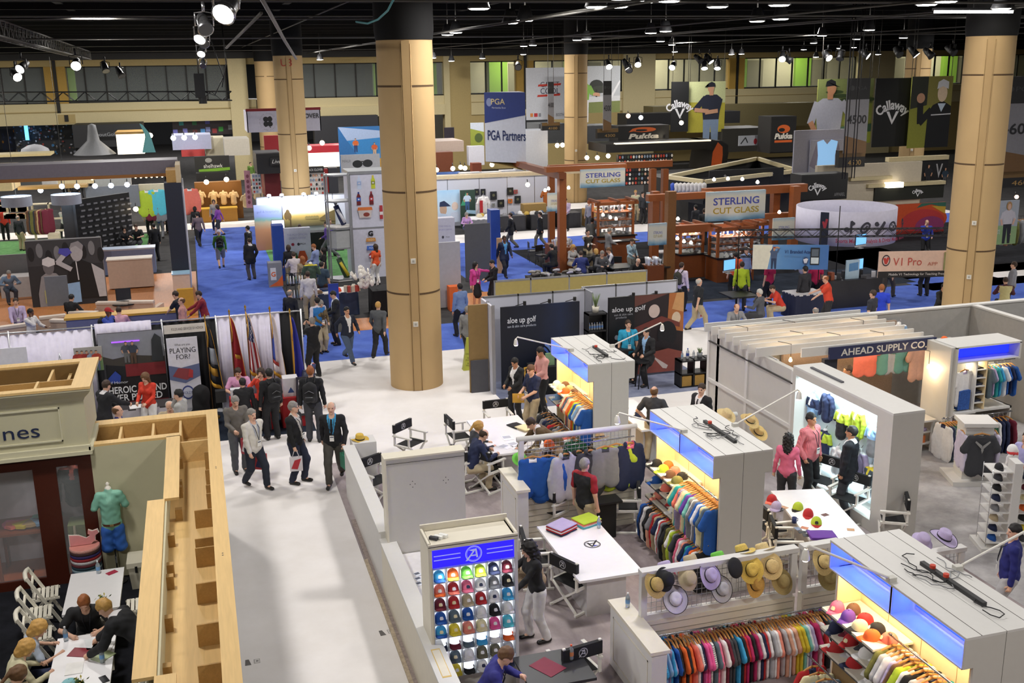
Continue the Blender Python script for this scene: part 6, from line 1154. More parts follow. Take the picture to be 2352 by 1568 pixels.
for x in(-.2,.02):
 for z in(.06,.50):mb.box(x,-.006,z,x+.18,0,z+.38,M('#d9d6d2',.5));mb.box(x+.03,-.009,z+.2,x+.15,-.006,z+.34,M('#8a93a8',.5))
mb.build('certificate',t)
for lb,x,c in(('white gift bag on the red table',.5,'#d6d6da'),('blue and red packet on the red table',.75,'#6a5a9a'),('black bag at the left of the red table',.15,'#1a1a1c')):slab('gift_bag',lb,'bag',(x-.12,25.1,.762,x+.12,25.3,1.05),M(c))
t=thing('rucksack_stand','black draped equipment case beside the roll-up banner','case',(-.35,25.8,0));B=Blob((-.4,-.4,-.02),(.4,.4,1.2),.03);B.cone((-.1,0,.2),(.1,0,.2),.25,.25,.05);B.cone((0,0,.3),(.05,0,.85),.22,.2,.05);B.rough(.01,16);V,Q=B.net();obj('cover',npmesh('cover',V,Q,[BLKC]),t)
paper('white clipboard on the clothed table in front of the woman in red',-1.75,25.45,.762,.4,.3,.1,M('#efeeee'),'clipboard','clipboard',None,.01)
p=at(1077,848);t=thing('wet_floor_sign','tall yellow-green wet-floor cone beside the white aisle','cone',(p[0],p[1],.005));mb=MB();YG=M('#b9c04a',.5)
vs=[]
for z,w_ in((0,.19),(.05,.17),(.9,.055),(.95,.05)):vs+=[(-w_,-w_*.6,z),(w_,-w_*.6,z),(w_,w_*.6,z),(-w_,w_*.6,z)]
mb.add(vs,[(i*4+k,i*4+(k+1)%4,i*4+4+(k+1)%4,i*4+4+k) for i in range(3) for k in range(4)]+[(12,13,14,15)],YG);mb.build('cone_body',t);mb=MB();DK=M('#4a4a20')
for s_,z in(('CAUTION',.46),('WET',.34),('FLOOR',.28),('PISO',.18),('MOJADO',.12)):letters(mb,s_,(0,-.6*(.17-.115*z/.85)-.006,z),(1,0,0),(0,.08,1),.045,DK,.2 if len(s_)>4 else.13)
mb.build('lettering',t)
ALU=M('#a9a9ac',.35,.7);PW=M('#cfd0dc',.55,var=.02)
def shell(label,segs,y,z=2.44,name='booth_wall',th=.05,m=None):
 t=thing(name,label,'partition',(segs[0],y,0));m=m or PW
 for a,b in zip(segs,segs[1:]):mb=MB();mb.box(a-segs[0]+.02,0,0,b-segs[0]-.02,th,z-.05,m);mb.build('panel',t)
 for x in segs:mb=MB();mb.box(x-segs[0]-.02,-.005,0,x-segs[0]+.02,th+.005,z,ALU);mb.build('post',t)
 mb=MB();mb.box(0,-.005,z-.05,segs[-1]-segs[0],th+.005,z,ALU);mb.build('top_rail',t);return t
shell('white panel wall behind the black golf booth, left part',[7.2,8.2,9.2,10.15],27.0);shell('white panel wall behind the black golf booth, right part',[10.2,11.2,12.15,13.1],27.3)
t=thing('booth_wall','white end partition of the black golf booth, edge toward the aisle','partition',(7.2,25.9,0));mb=MB();mb.box(-.06,0,0,.0,1.1,2.4,PW);mb.box(-.07,-.03,0,.01,.0,2.44,ALU);mb.box(-.07,.5,0,.01,.53,2.44,ALU);mb.build('panel',t);mb=MB();mb.box(-.6,.35,0,-.08,.42,2.4,M('#8a6f42',.7));mb.box(-.58,.30,0,-.1,.34,.9,M('#4a4a50'));mb.build('side_board',t)
slab('booth_wall','white partition return between the two black banners','partition',(10.15,26.5,0,10.2,27.3,2.44),M('#8f9098',.5))
def aloe1(S):
 S.text('aloe up golf',.26,.80,.07,'#e9ecf4',.36,.01);S.text('sun & skin care products',.26,.745,.03,'#cfd6e6',.36);S.text('proud supporting partner of',.83,.42,.022,'#9aa6be',.24)
 S.oval(.74,.335,.02,.035,'#8f96a6');S.text('PGA',.83,.315,.05,'#c2a45e',.1)
 for i in range(22):
  a=.15+i*.055;S.oval(.42+.26*math.cos(a-.3)*.9,.1+.48*math.sin(a)*.9,.013,.024,'#6f8fd8',7);S.oval(.42+.22*math.cos(a-.3)*.9,.1+.42*math.sin(a)*.9,.011,.02,'#4a6cc0',7)
quad_panel('banner_wall','dark navy banner wall with a golf ball, left in the aloe booth','banner',(1150,706),(1331,688),2.25,26.2,.06,Ramp('banner_navy',[(0,'#0e1322'),(.5,'#10182e'),(.75,'#152446'),(1,'#101523')],'X',noise=.2),aloe1)
def aloe2(S):
 S.poly([(.34,.22),(1,.18),(1,1),(.34,1)],'#2a2023');S.poly([(.34,.86),(.8,1),(.34,1)],'#6a4038');S.poly([(.78,.55),(1,.5),(1,1),(.8,1)],'#b9703c');S.poly([(.84,.8),(1,.75),(1,1),(.9,1)],'#d8a26a');S.oval(.9,.68,.06,.08,'#e6cdb0');S.poly([(.34,.6),(.7,.72),(.95,.62),(.95,.56),(.7,.64),(.34,.52)],'#7a3c34');S.oval(.60,.79,.075,.085,'#d9c4ba',24);S.oval(.78,.48,.13,.17,'#1b1a1f',28);S.poly([(.34,.3),(.7,.42),(.95,.32),(.95,.26),(.6,.34),(.34,.24)],'#241d22')
 S.poly([(.38,0),(1,0),(1,.24),(.8,.3),(.4,.24)],'#9a5348');S.poly([(.58,.22),(.62,.20),(.80,.08),(.78,.04),(.73,.05)],'#e0cfc8');S.poly([(0,0),(.33,0),(.33,1),(0,1)],'#17181d')
 S.text('aloe up golf',.26,.82,.06,'#e6e6ea',.44,.01);S.text('sun & skin care',.19,.77,.026,'#b9bac2',.24);S.text('products',.16,.735,.026,'#b9bac2',.14);S.oval(.1,.5,.025,.03,'#8f96a6');S.text('PGA',.19,.485,.04,'#c2a45e',.1)
quad_panel('banner_wall','large golf photo banner with ball and driver, right in the aloe booth','banner',(1398,684),(1571,672),2.25,26.2,.06,M('#1c1a1e',.5),aloe2)
for i,(px,py) in enumerate(((1205,700),(1262,695),(1320,690),(1455,680),(1507,676),(1563,671))):p=A2(px,py,26.25);t=thing('clip_light','small black clip light on top of the aloe banners, %s from left'%nth(i),'light',p,0,'clip lights on the aloe banners');mb=MB();mb.tube([(-.25,.05,-.02),(0,0,.05)],.012,BLK,6);mb.build('arm',t);mb=MB();mb.cyl((0,0,.0),.045,.10,BLK,10);mb.build('lamp_head',t)
t=thing('bookcase','black cube bookcase with bottles and an aloe plant on top, between the banners','shelf',(10.15,26.0,0));mb=MB();BC=M('#17171a',.5);mb.box(-.28,0,0,-.25,.35,1.95,BC);mb.box(.25,0,0,.28,.35,1.95,BC);mb.box(-.28,.32,0,.28,.35,1.95,BC);[mb.box(-.28,0,z,.28,.35,z+.04,BC) for z in(0,.48,.96,1.44,1.91)];mb.build('carcass',t)
for i in range(6):bottle('small skin-care bottle in the black bookcase, %s from left'%nth(i),(9.95+.075*i,26.12,1.482),'#e9e9ee' if i%2 else '#3a6ab8','#e4e8ec','#5a86c8',.9,'skin-care bottles in the bookcase')
def spiky(label,loc,n=13,L=.42,pot='#cfcabc',s=1.):
 t=thing('potted_plant',label,'plant',loc,0,None,s);mb=MB();mb.lathe([(0,0),(.08,0),(.10,.17),(.09,.17),(.085,.14),(0,.14)],M(pot,.6),16);mb.build('pot',t);r=random.Random(n);mb=MB()
 for i in range(n):a=2*PI*i/n;b=r.uniform(.15,.65);d=Vector((math.cos(a)*math.sin(b),math.sin(a)*math.sin(b),math.cos(b)));mb.tube([(0,0,.13),d*L*.5+Vector((0,0,.14)),d*L+Vector((0,0,.12))],[.018,.014,.002],M('#6f8258',.6,var=.15),5)
 mb.build('leaves',t)
spiky('aloe plant in a pale pot on the black bookcase',(10.15,26.18,1.952))
t=thing('cube_shelf','low black cube shelf with straw boxes along the booth edge','shelf',(12.05,24.75,0));mb=MB();[mb.box(x,0,0,x+.04,.38,.76,BC) for x in(0,.38,.76,1.14,1.5)];[mb.box(0,0,z,1.54,.38,z+.04,BC) for z in(0,.36,.72)];mb.build('carcass',t)
for i,x in enumerate((.06,.44,1.2)):slab('straw_box','straw storage box in the low black cube shelf, %s from left'%nth(i),'box',(12.05+x,24.77,.042,12.05+x+.28,25.05,.32),M('#b08a44',.8,var=.15,scale=30),'straw boxes in the cube shelf')
for i,(x,c,h_) in enumerate(((.08,'#7fa0b8',.26),(.24,'#2f4a9a',.3),(.42,'#d8dde2',.24),(.9,'#c9ccd2',.32),(1.1,'#3050a8',.34),(1.3,'#dfe3ea',.22))):bottle('sunscreen bottle on top of the low black cube shelf, %s from left'%nth(i),(12.1+x,24.95,.762),c,'#e4e8ec',c,1.0 if h_<.3 else 1.3,'bottles on the cube shelf')
spiky('small grassy plant in a metal pot on the low cube shelf',(12.7,24.95,.762),11,.24,'#8c8f92',.8)
table('high black counter behind the man in the teal shirt',10.3,25.5,11.0,26.0,1.0,BC,'panel',0,'counter','counter',None,BC);table('black-draped table in front of the navy aloe banner',8.1,25.4,9.3,26.0,.76,BLKC,'cloth',0,'table','table',None,BLKC)
t=thing('bar_stool','black stool under the man in the dark suit','stool',(11.1,25.15,0));mb=MB();mb.cyl((0,0,.72),.18,.05,BC,18);mb.build('seat',t)
for k in range(4):mb=MB();a=k*PI/2+.7;mb.tube([(.1*math.cos(a),.1*math.sin(a),.72),(.2*math.cos(a),.2*math.sin(a),0)],.016,BC,6);mb.build('leg',t)
slab('display_box','small green picture box on the draped aloe table','box',(8.5,25.55,.765,8.75,25.6,1.1),M('#7fa07a'));slab('display_box','tall blue product box on the draped aloe table','box',(9.05,25.5,.765,9.25,25.7,1.25),M('#5f78b0'))
t=thing('folding_chair','yellow wooden chair frame in front of the navy banner','chair',(7.95,24.95,0),.4);mb=MB();YW=M('#c99a2c',.5);[mb.bar(a,b,.03,.03,YW) for a,b in(((-.2,0,0),(-.2,.1,.95)),((.2,0,0),(.2,.1,.95)),((-.2,.1,.93),(.2,.1,.93)),((-.2,.05,.6),(.2,.05,.6)),((-.2,-.3,0),(-.2,.05,.6)),((.2,-.3,0),(.2,.05,.6)))];mb.build('frame',t)
def PP(label,x0,y0,x1,y1,y,m,draw=None,th=.06,name='panel',cat='panel',**k):
 a=aty(x0,y0,y);b=aty(x1,y0,y);z0=.01 if y1 is None else max(.01,aty(x0,y1,y)[2]);m=M(m,.6) if isinstance(m,str) else m
 return panel(name,label,cat,(a[0],y,z0),(b[0]-a[0],0,0),(0,0,a[2]-z0),th,m,draw=draw,**k)
def BB(label,x0,y0,x1,y1,y,dep,m,name='box',cat='box',trim=None,group=None):
 a=aty(x0,y0,y);b=aty(x1,y0,y);z0=.01 if y1 is None else max(.01,aty(x0,y1,y)[2]);m=M(m,.6) if isinstance(m,str) else m
 t=thing(name,label,cat,((a[0]+b[0])/2,y,z0),0,group);w_=(b[0]-a[0])/2;h=a[2]-z0;mb=MB();mb.box(-w_,0,0,w_,dep,h,m);mb.build('body',t)
 if trim:mb=MB();mb.box(-w_-.03,-.03,h,w_+.03,dep+.03,h+.05,M(trim,.5));mb.build('top_board',t)
 return t
def plight(x,y,z,w_,c=(1,.85,.6),s=.3):
 l=bpy.data.lights.new('booth_light','POINT');l.energy=w_;l.color=c;l.shadow_soft_size=s;o=bpy.data.objects.new('booth_light',l);o.location=(x,y,z);col.objects.link(o);return o
def duo(S):
 S.poly([(0,.62),(1,.62),(1,1),(0,1)],'#3a3a3d')
 for i in range(9):S.oval(.06+.115*i,.80+.06*math.sin(i*2.1),.045,.11,'#77777a' if i%2 else '#19191b')
 S.poly([(.10,.2),(.16,.46),(.24,.52),(.36,.5),(.44,.4),(.48,.0),(.1,.0)],'#8c8a8d');S.oval(.27,.60,.075,.12,'#6a676a');S.poly([(.19,.64),(.2,.72),(.28,.755),(.36,.71),(.36,.63),(.27,.6)],'#d2d0d2')
 S.poly([(.5,.1),(.52,.56),(.6,.66),(.72,.68),(.88,.6),(.92,.1)],'#121214');S.poly([(.84,.62),(1,.5),(1,.1),(.9,.1)],'#b9b7ba');S.oval(.66,.80,.085,.14,'#a8a5a8');S.poly([(.57,.86),(.6,.94),(.7,.97),(.76,.9),(.74,.82),(.66,.9)],'#8d8a8d');S.line([(.56,.55),(.40,.66),(.52,.80)],.035,'#b5b2b6');S.poly([(.42,.80),(.44,.87),(.56,.87),(.60,.80),(.52,.74)],'#4a49a8');S.line([(.64,.66),(.65,.38)],.008,'#c9c9cc')
 S.poly([(.18,.05),(.43,.08),(.40,.28),(.18,.25)],'#a9a672');S.oval(.29,.17,.05,.07,'#7a8c6a');S.poly([(.48,.02),(.66,.04),(.66,.35),(.48,.33)],'#8fb2d8')
t=panel('photo_wall','large black-and-white photo wall of two laughing men, one in a cap','display',(-6.2,42.0,.01),(2.62,-.0,0),(0,0,2.48),.3,M('#2a2a2d',.6),draw=duo,back=M('#8d8a8c',.6))
NV=M('#1d2130',.6)
t=thing('tower','tall dark navy tower rising beside the blue aisle','tower',(-1.12,41.4,.008));mb=MB();mb.box(0,0,0,.62,3.4,4.45,NV);mb.build('body',t);mb=MB();mb.box(.62,.1,.3,.66,3.4,4.3,M('#c9c9d2',.5));mb.build('side_panel',t);mb=MB();mb.box(.1,.2,4.45,.6,1.6,4.9,PLY2);mb.box(.45,.0,4.45,.62,1.8,5.1,M('#b9a684'));mb.build('crate_top',t)
t=thing('overhead_beam','long grey overhead beam with wooden underside crossing the left lounge','beam',(-1.2,43.2,4.55));mb=MB();mb.box(-28,0,.12,.6,1.4,.62,M('#6b6670',.5));mb.build('beam_body',t);mb=MB();mb.box(-28,-.06,0,.6,1.4,.12,M('#8a5a26',.5));mb.build('underside',t)
for x in(-22,-12.5):mb=MB();mb.tube([(x,43.8,5.2),(x,43.8,11)],.03,CG2,5);mb.build('hanger_cable',label='grey cable holding the overhead beam, %s one'%('left' if x<-15 else 'right'),cat='cable')
CRM=M('#cdb3a0',.55);CRMT=M('#dccdbf',.5)
BB('cream-fronted bar counter on the wooden lounge floor',245,600,348,664,44.4,.7,CRM,'counter','counter','#e6dccf')
t=thing('reception_desk','curved pale blue reception desk behind the cream counter','desk',(-3.0,47.8,.008));mb=MB();pts=[(-1.0,.8),(-1.15,.45),(-1.05,.1),(-.7,0),(1.05,0),(1.05,.8)];mb.prism([(x,y,0) for x,y in pts],(0,0,1.05),M('#7f93bd',.4));mb.build('body',t);mb=MB();mb.prism([(x*1.04,y*1.04-.02,1.05) for x,y in pts],(0,0,.06),M('#c4d0e4',.3));mb.build('top_board',t)
slab('pedestal','cream pedestal with a pale blue lit top in front of the navy tower','pedestal',(-1.12,40.7,.008,-.5,41.3,1.12),CRM);slab('pedestal_top','pale blue lit top of the cream pedestal','top',(-1.14,40.68,1.12,-.48,41.32,1.17),M('#a9cfe8',.3))
t=thing('counter','grey-violet counter with a yellow top and round seal at the lounge edge','counter',(-2.55,34.4,.005));mb=MB();mb.box(-1.65,0,0,1.65,.55,1.05,M('#6a6c8c',.6));mb.build('body',t);mb=MB();mb.box(-1.7,-.05,1.05,1.7,.6,1.12,M('#c99a34',.5));mb.build('top_board',t);mb=MB();mb.disc((.0,-.01,.55),.42,(1,0,0),(0,0,1),M('#d9d9de'),28);mb.disc((0,-.014,.55),.36,(1,0,0),(0,0,1),M('#34385a'),28);mb.disc((0,-.018,.55),.22,(1,0,0),(0,0,1),M('#c9c9d2'),24);mb.build('seal',t)
slab('counter_end','yellow end panel at the corner of the lounge by the blue aisle','panel',(-.95,38.4,.008,-.4,38.6,1.0),M('#c99a34',.5))
def armchair(label,x,y,rz,w_=.9):
 t=thing('armchair',label,'chair',(x,y,.006),rz,'cream armchairs in the lounge');mb=MB();mb.box(-w_/2,-.4,.08,w_/2,.4,.42,CRM);mb.build('seat',t);mb=MB();mb.box(-w_/2,-.45,.3,w_/2,-.28,.78,CRM);mb.box(-w_/2,-.5,.76,w_/2,-.26,.84,CRMT);mb.build('backrest',t)
 for s in(-1,1):mb=MB();mb.box(s*w_/2-.08,-.42,.08,s*w_/2+.08,.38,.60,CRM);mb.build('armrest',t)
for lb,px,py,rz,w_ in(('wide cream lounge chair left of the pair by the wood floor',268,690,-.3,1.1),('wide cream lounge chair right of the pair by the wood floor',322,688,-.3,1.2),('cream lounge chair left of the wide pair, nearest the photo wall',205,712,-.4,.95),('cream lounge chair at the far left end of the yellow counter',165,730,-.4,1.0),('cream lounge chair under the photo wall',118,722,.2,.8),('cream lounge chair at the left edge of the lounge',15,745,.3,1.0)):p=at(px,py,.8);armchair(lb,p[0],p[1],rz,w_)
slab('kiosk_screen','slanted grey screen panel below the photo wall','panel',(-5.1,37.6,.9,-4.4,37.66,1.9),M('#77797f',.5));slab('white_sofa','white sofa block at the far left behind the seated man','sofa',(-7.6,44.2,.005,-5.9,45.2,.8),M('#b9b4b2',.6));slab('grey_partition','grey partition left of the photo wall','partition',(-9.0,45.5,.005,-5.6,45.6,1.5),M('#6b696a',.6))
t=thing('bar_table','black round table with a dark monitor by the lounge chairs','table',(-2.7,37.9,.006));mb=MB();mb.cyl((0,0,.72),.4,.03,BLK);mb.build('tabletop',t);mb=MB();mb.cyl((0,0,0),.04,.72,BLK);mb.build('pedestal',t);monitor('dark flat monitor on the round lounge table',(-2.7,37.9,.755),.3,.5,.4,'#101014')
def stepped(S):
 for j in range(11):
  for i in range(8):S.poly([(.03+.122*i+(.02 if j%2 else 0),.08+.083*j),(.10+.122*i+(.02 if j%2 else 0),.08+.083*j),(.10+.122*i+(.02 if j%2 else 0),.105+.083*j),(.03+.122*i+(.02 if j%2 else 0),.105+.083*j)],'#7c7c80')
t=panel('backdrop_wall','black press backdrop wall patterned with rows of small grey logos','display',(-5.15,50.0,.01),(2.15,2.3,0),(0,0,3.05),.15,M('#0f0f11',.7),draw=stepped,back=M('#55565a'));slab('grey_wall','plain grey wall panel at the left end of the press backdrop','panel',(-5.75,50.2,.01,-5.2,50.4,3.0),M('#4a4b4e',.6))
t=thing('beverage_tower','tall white drinks tower with printed bottles, framed shelves on its left side','tower',(6.0,43.3,.005));TW=M('#cfd0e0',.5);ALU2=M('#9a9da2',.4,.5)
mb=MB();mb.box(0,0,0,2.6,1.6,4.35,TW);mb.box(-.02,-.02,0,.06,.05,4.4,ALU2);mb.box(0,-.01,2.05,2.6,.02,2.12,ALU2);mb.box(-.02,-.03,4.3,2.6,1.6,4.42,ALU2);mb.build('body',t)
mb=MB();S=Sheet(mb,(0,0,0),(2.6,0,0),(0,0,4.35))
def btl(u,v,h,c,l,capc):
 w_=h*.17*4.35/2.6*.9;S.poly([(u-w_,v),(u+w_,v),(u+w_,v+h*.65),(u+w_*.4,v+h*.86),(u-w_*.4,v+h*.86),(u-w_,v+h*.65)],c);S.poly([(u-w_*.42,v+h*.86),(u+w_*.42,v+h*.86),(u+w_*.42,v+h),(u-w_*.42,v+h)],capc);S.poly([(u-w_,v+h*.3),(u+w_,v+h*.3),(u+w_,v+h*.58),(u-w_,v+h*.58)],l);S.oval(u,v+h*.44,w_*.5,h*.06,'#d9d9e4',10)
for u,v,c,l,cp in((.16,.85,'#c6d4ec','#9fb6e0','#c9d4ea'),(.38,.85,'#c3cc38','#8c9430','#d8c23a'),(.60,.86,'#5a7ac8','#3f5cb0','#d0d0d8'),(.14,.70,'#6a1820','#2f5ab0','#2a3f8a'),(.34,.70,'#6a1820','#b02a34','#8a1f2a'),(.56,.71,'#a8b838','#7a8c30','#4a8a3a')):btl(u,v,.125,c,l,cp)
S.poly([(.14,.58),(.32,.58),(.34,.65),(.12,.65)],'#cfc4c2');S.poly([(.11,.65),(.35,.65),(.34,.68),(.12,.68)],'#d9773a');S.oval(.25,.61,.05,.02,'#8a3a30');S.poly([(.46,.56),(.51,.56),(.51,.69),(.46,.69)],'#b0323a');S.poly([(.46,.6),(.51,.6),(.51,.63),(.46,.63)],'#e0dada')
S.text('G',.30,.405,.045,'#17171a',None,.06);S.poly([(.22,.35),(.38,.35),(.37,.385),(.23,.385)],'#c98a3a');S.text('TAZO',.30,.36,.016,'#e9dcc0',.11);S.poly([(.23,.27),(.40,.27),(.40,.31),(.23,.31)],'#3a6ac8');S.text('AQUA',.315,.283,.016,'#d9e4f4',.11);S.oval(.31,.215,.055,.033,'#b02a34',24);S.poly([(.255,.212),(.33,.225),(.365,.212),(.34,.19),(.29,.185)],'#2a4aa0');S.poly([(.256,.212),(.33,.228),(.364,.215),(.33,.208),(.27,.200)],'#e6e6ee');S.text('pepsi',.31,.16,.015,'#8f93a8',.1);mb.build('print',t)
mb=MB();[mb.box(x-.03,y-.03,0,x+.03,y+.03,4.4,ALU2) for x,y in((-.95,.3),(-.1,-.5),(-.95,-.4))]
for z in(0.06,1.35,2.15,3.25,4.3):mb.prism([(-1.0,.3,z),(-1.0,-.35,z),(-.7,-.6,z),(-.05,-.5,z),(-.0,.3,z)],(0,0,.06),ALU2)
mb.build('frame',t);mb=MB();mb.prism([(-1.0,.3,0.02),(-1.0,-.35,0.02),(-.7,-.6,0.02),(-.05,-.5,0.02),(-.0,.3,0.02)],(0,0,.05),M('#d9d6d2'));mb.prism([(-1.0,.28,2.22),(-1.0,-.33,2.22),(-.7,-.56,2.22),(-.05,-.46,2.22),(-.0,.28,2.22)],(0,0,.05),M('#d9d6d2'));mb.prism([(-.97,-.33,1.4),(-.7,-.55,1.4),(-.08,-.47,1.4),(-.02,.2,1.4)],(0,0,.7),M('#a9acae',.3));mb.build('shelf',t)
def golfbag(label,loc,c1,c2,s=1.,tilt=.3):
 t=thing('golf_bag',label,'golf bag',loc,0,None,s);mb=MB();a,b=Vector((.1,0,.03)),Vector((.1-tilt,.05,.85));mb.tube([a,a+(b-a)*.4,b],[.12,.13,.12],M(c1,.5),12);mb.build('bag_body',t);mb=MB();mb.tube([a+Vector((.04,-.12,.1)),b+Vector((.04,-.12,-.15))],[.07,.06],M(c2,.5),8);mb.build('pocket',t);mb=MB();[mb.tube([b-Vector((0,0,.05)),b+Vector((d,.02,.14))],[.018,.03],M('#c9c9cc',.3,.6),6) for d in(-.06,0,.05)];mb.build('club_head',t)
golfbag('navy and white golf bag on the upper shelf of the drinks tower',(5.6,43.2,2.275),'#252e58','#d9d9e0',.95);golfbag('green and yellow golf bag at the foot of the drinks tower',(5.6,43.1,.08),'#2c4a2c','#c9b430',1.0)
def promo(S):S.text('THE PGA OFFICIAL',.5,.82,.05,'#a9a6cc',.8);S.text('SPORTS DRINK',.5,.74,.05,'#a9a6cc',.66);S.oval(.30,.62,.06,.035,'#a0304a');S.oval(.52,.62,.05,.035,'#3a3a44');S.text('PGA',.7,.605,.04,'#3a3a44',.22);S.poly([(.25,0),(.45,0),(.48,.3),(.42,.42),(.3,.42),(.22,.3)],'#2f6a3a');S.poly([(.46,0),(.8,0),(.84,.3),(.74,.46),(.54,.46),(.46,.3)],'#d0522a');S.text('G',.65,.16,.16,'#e6d8cc',.1,.03)
PP('white promotional panel with sports drink print, right of the blue cabinet',652,525,712,None,46.0,M('#cfcfdf',.5),promo,.25,'promo_panel','panel')
def promo2(S):S.text('PGA',.62,.60,.03,'#4a4a52',.2);S.oval(.36,.615,.06,.03,'#4a4a52');S.text('THE OFFICIAL',.5,.82,.035,'#a9a6cc',.6);S.text('SPORTS DRINK',.5,.75,.035,'#a9a6cc',.7);S.poly([(.45,.05),(.75,.05),(.8,.25),(.7,.40),(.55,.40),(.42,.25)],'#c0502a');S.poly([(.54,.4),(.72,.4),(.72,.5),(.54,.5)],'#b02434')
PP('white promotional panel with orange bottle print, right of the big column',1000,502,1044,None,44.5,M('#cfcfdf',.5),promo2,.5,'promo_panel','panel')
slab('blue_cabinet','tall blue vending cabinet beside the blue aisle','cabinet',(2.85,43.9,.005,3.3,44.6,2.3),M('#26479c',.4));slab('blue_side','blue edge panel right of the orange-bottle panel','panel',(12.28,44.4,.01,12.7,45.0,2.4),M('#26479c',.4));slab('drinks_bin','grey and orange drinks cooler bin with a G mark by the blue cabinet','bin',(2.5,42.6,.005,3.05,43.1,1.0),M('#85868c',.4));mb=MB();mb.poly([(0,0,.05),(.55,0,.05),(.55,0,.5),(.35,0,.25)],M('#d9642c'));mb.poly([(.08,0,.3),(.3,0,.3),(.3,0,.8),(.08,0,.8)],M('#d9d9dc'));letters(mb,'G',(.19,0,.45),(1,0,0),(0,0,1),.18,M('#d9642c'),bold=.03);mb.build('front_print',loc=(2.5,42.595,.005),label='orange and white print on the front of the drinks bin',cat='print')  # tall blue slab beside the bottle panel is its side edge
BOOTHT=M('#c4cbe6',.5);t=shell('white fascia panels across the top of the sunset-photo booth',[2.75,4.0,5.2,6.4,7.6],52.3,2.55)
PP('upright panel fading from blue to orange with pale lettering',582,472,646,None,52.0,Ramp('sunset_sheet',[(0,'#b07a5a'),(.45,'#c08a62'),(.62,'#b8a88a'),(.68,'#7aa8a0'),(.75,'#8f9fd0'),(1,'#aab4e6')],'Z',noise=.05),lambda S:S.text('golf & hospitality',.5,.83,.05,'#7f8cc0',.8),.15)
def meadow(S):[S.oval(.06+.03*i,.45+.1*math.sin(i*1.7),.04,.16,'#6a5530') for i in range(3)];S.poly([(.12,0),(.13,.3),(.15,.3),(.15,0)],'#4a3a20');[S.oval(.45+.05*i,.34,.035,.07,'#8a7a48') for i in range(5)];S.poly([(.7,.3),(.85,.5),(1,.62),(1,.15),(.7,.2)],'#6a5a34')
PP('sunset meadow photo on the rear wall of the white booth',648,465,768,522,52.1,Ramp('meadow_sheet',[(0,'#4a4430'),(.25,'#8a7a48'),(.42,'#c9a85a'),(.55,'#d8cdb0'),(1,'#c4cbe4')],'Z',noise=.06),meadow,.04,'photo_panel','picture');slab('orange_counter','orange-brown counter with a white screen on top in the sunset booth','counter',(3.3,50.8,.005,3.95,51.4,1.05),M('#b5743f',.5));monitor('white glowing screen on the orange-brown counter',(3.6,50.95,1.06),0,.62,.42,'#eef0ff');table('black-draped counter in the sunset booth',4.9,50.6,6.6,51.3,.95,M('#26262a'),'cloth',0,'table','table',None,BLKC)
for i,x in enumerate((3.35,3.95,5.0,5.6)):t=thing('booth_spotlight','bright spotlight clipped to the white sunset booth, %s from left'%nth(i),'light',(x,52.1,2.6),0,'spotlights on the sunset booth');mb=MB();mb.lathe([(0,.1),(.08,.08),(.1,0),(0,-.02)],M('#eef2ff',emit=16.),12);mb.build('lens',t);mb=MB();mb.tube([(0,.05,-.05),(0,.2,-.1)],.02,BLK,5);mb.build('arm',t)
arealight('booth_light',None,(4.6,51.2,2.9),(.9,0,0),3,.2,110,(.85,.9,1))
table('table with folded goods in front of the green and yellow shirt',3.4,36.6,5.2,37.6,.85,M('#d9d4d0'),'cloth',0,'table','table',None,M('#34415f'));table('black-draped table of white golf gloves',5.6,35.9,7.4,36.9,.95,BLKC,'cloth',0,'table','table',None,BLKC);slab('navy_plinth','navy-draped plinth under the box of white gloves','plinth',(6.3,35.2,.01,7.0,35.75,1.15),M('#1d2236',.8));slab('card_box','brown cardboard box on the navy plinth','box',(6.35,35.3,1.155,6.75,35.6,1.5),M('#b08a58',.7))
r=random.Random(4)
def glove(label,loc,s=1.):
 t=thing('golf_glove',label,'glove',loc,r.uniform(0,6),'white golf gloves on display',s);t.rotation_euler=(r.uniform(-.5,.5),r.uniform(-.5,.5),r.uniform(0,6));mb=MB();mb.lathe([(.0,0),(.05,.01),(.07,.1),(.06,.16),(0,.17)],M('#efe9df',.6),10,(0,0,0),1,.4)
 for k in range(4):mb.tube([(-.045+.03*k,0,.14),(-.06+.04*k,0,.26+.02*(k in(1,2)))],[.018,.012],M('#efe9df',.6),6)
 mb.tube([(.06,0,.06),(.12,0,.14)],[.02,.014],M('#efe9df',.6),6);mb.build('leather',t)
for i in range(14):px,py=r.uniform(812,868),r.uniform(628,665);p=aty(px,py,35.5+r.uniform(0,.8));glove('white golf glove in the heap on the dark display tables',(p[0],p[1],max(1.0,min(p[2],1.95))),1.3)
for i in range(9):p=aty(r.uniform(792,830),r.uniform(655,700),36.3);t=thing('bottle_pack','small red and white packet stacked beside the gloves','packet',(p[0],36.2+r.uniform(-.2,.3),.955+.0*i),r.uniform(0,3),'packets beside the gloves');mb=MB();mb.box(-.06,-.05,0,.06,.05,.22,M(r.choice(('#d9c9b0','#c04a3a','#e6ded0')),.5));mb.build('carton',t)
PP('upright blue sheet poster leaning behind the suited man',753,652,777,712,35.6,Ramp('blue_sheet',[(0,'#5f72c0'),(.5,'#3a52b8'),(1,'#2a3f9a')],'Z',noise=.1),None,.03,'poster','poster')
bust('display torso in a dark green shirt with yellow shoulders',(3.62,36.9,1.85),PI,'#3a4f42','#d8c82e','#3a4f42','short',None,1.15)
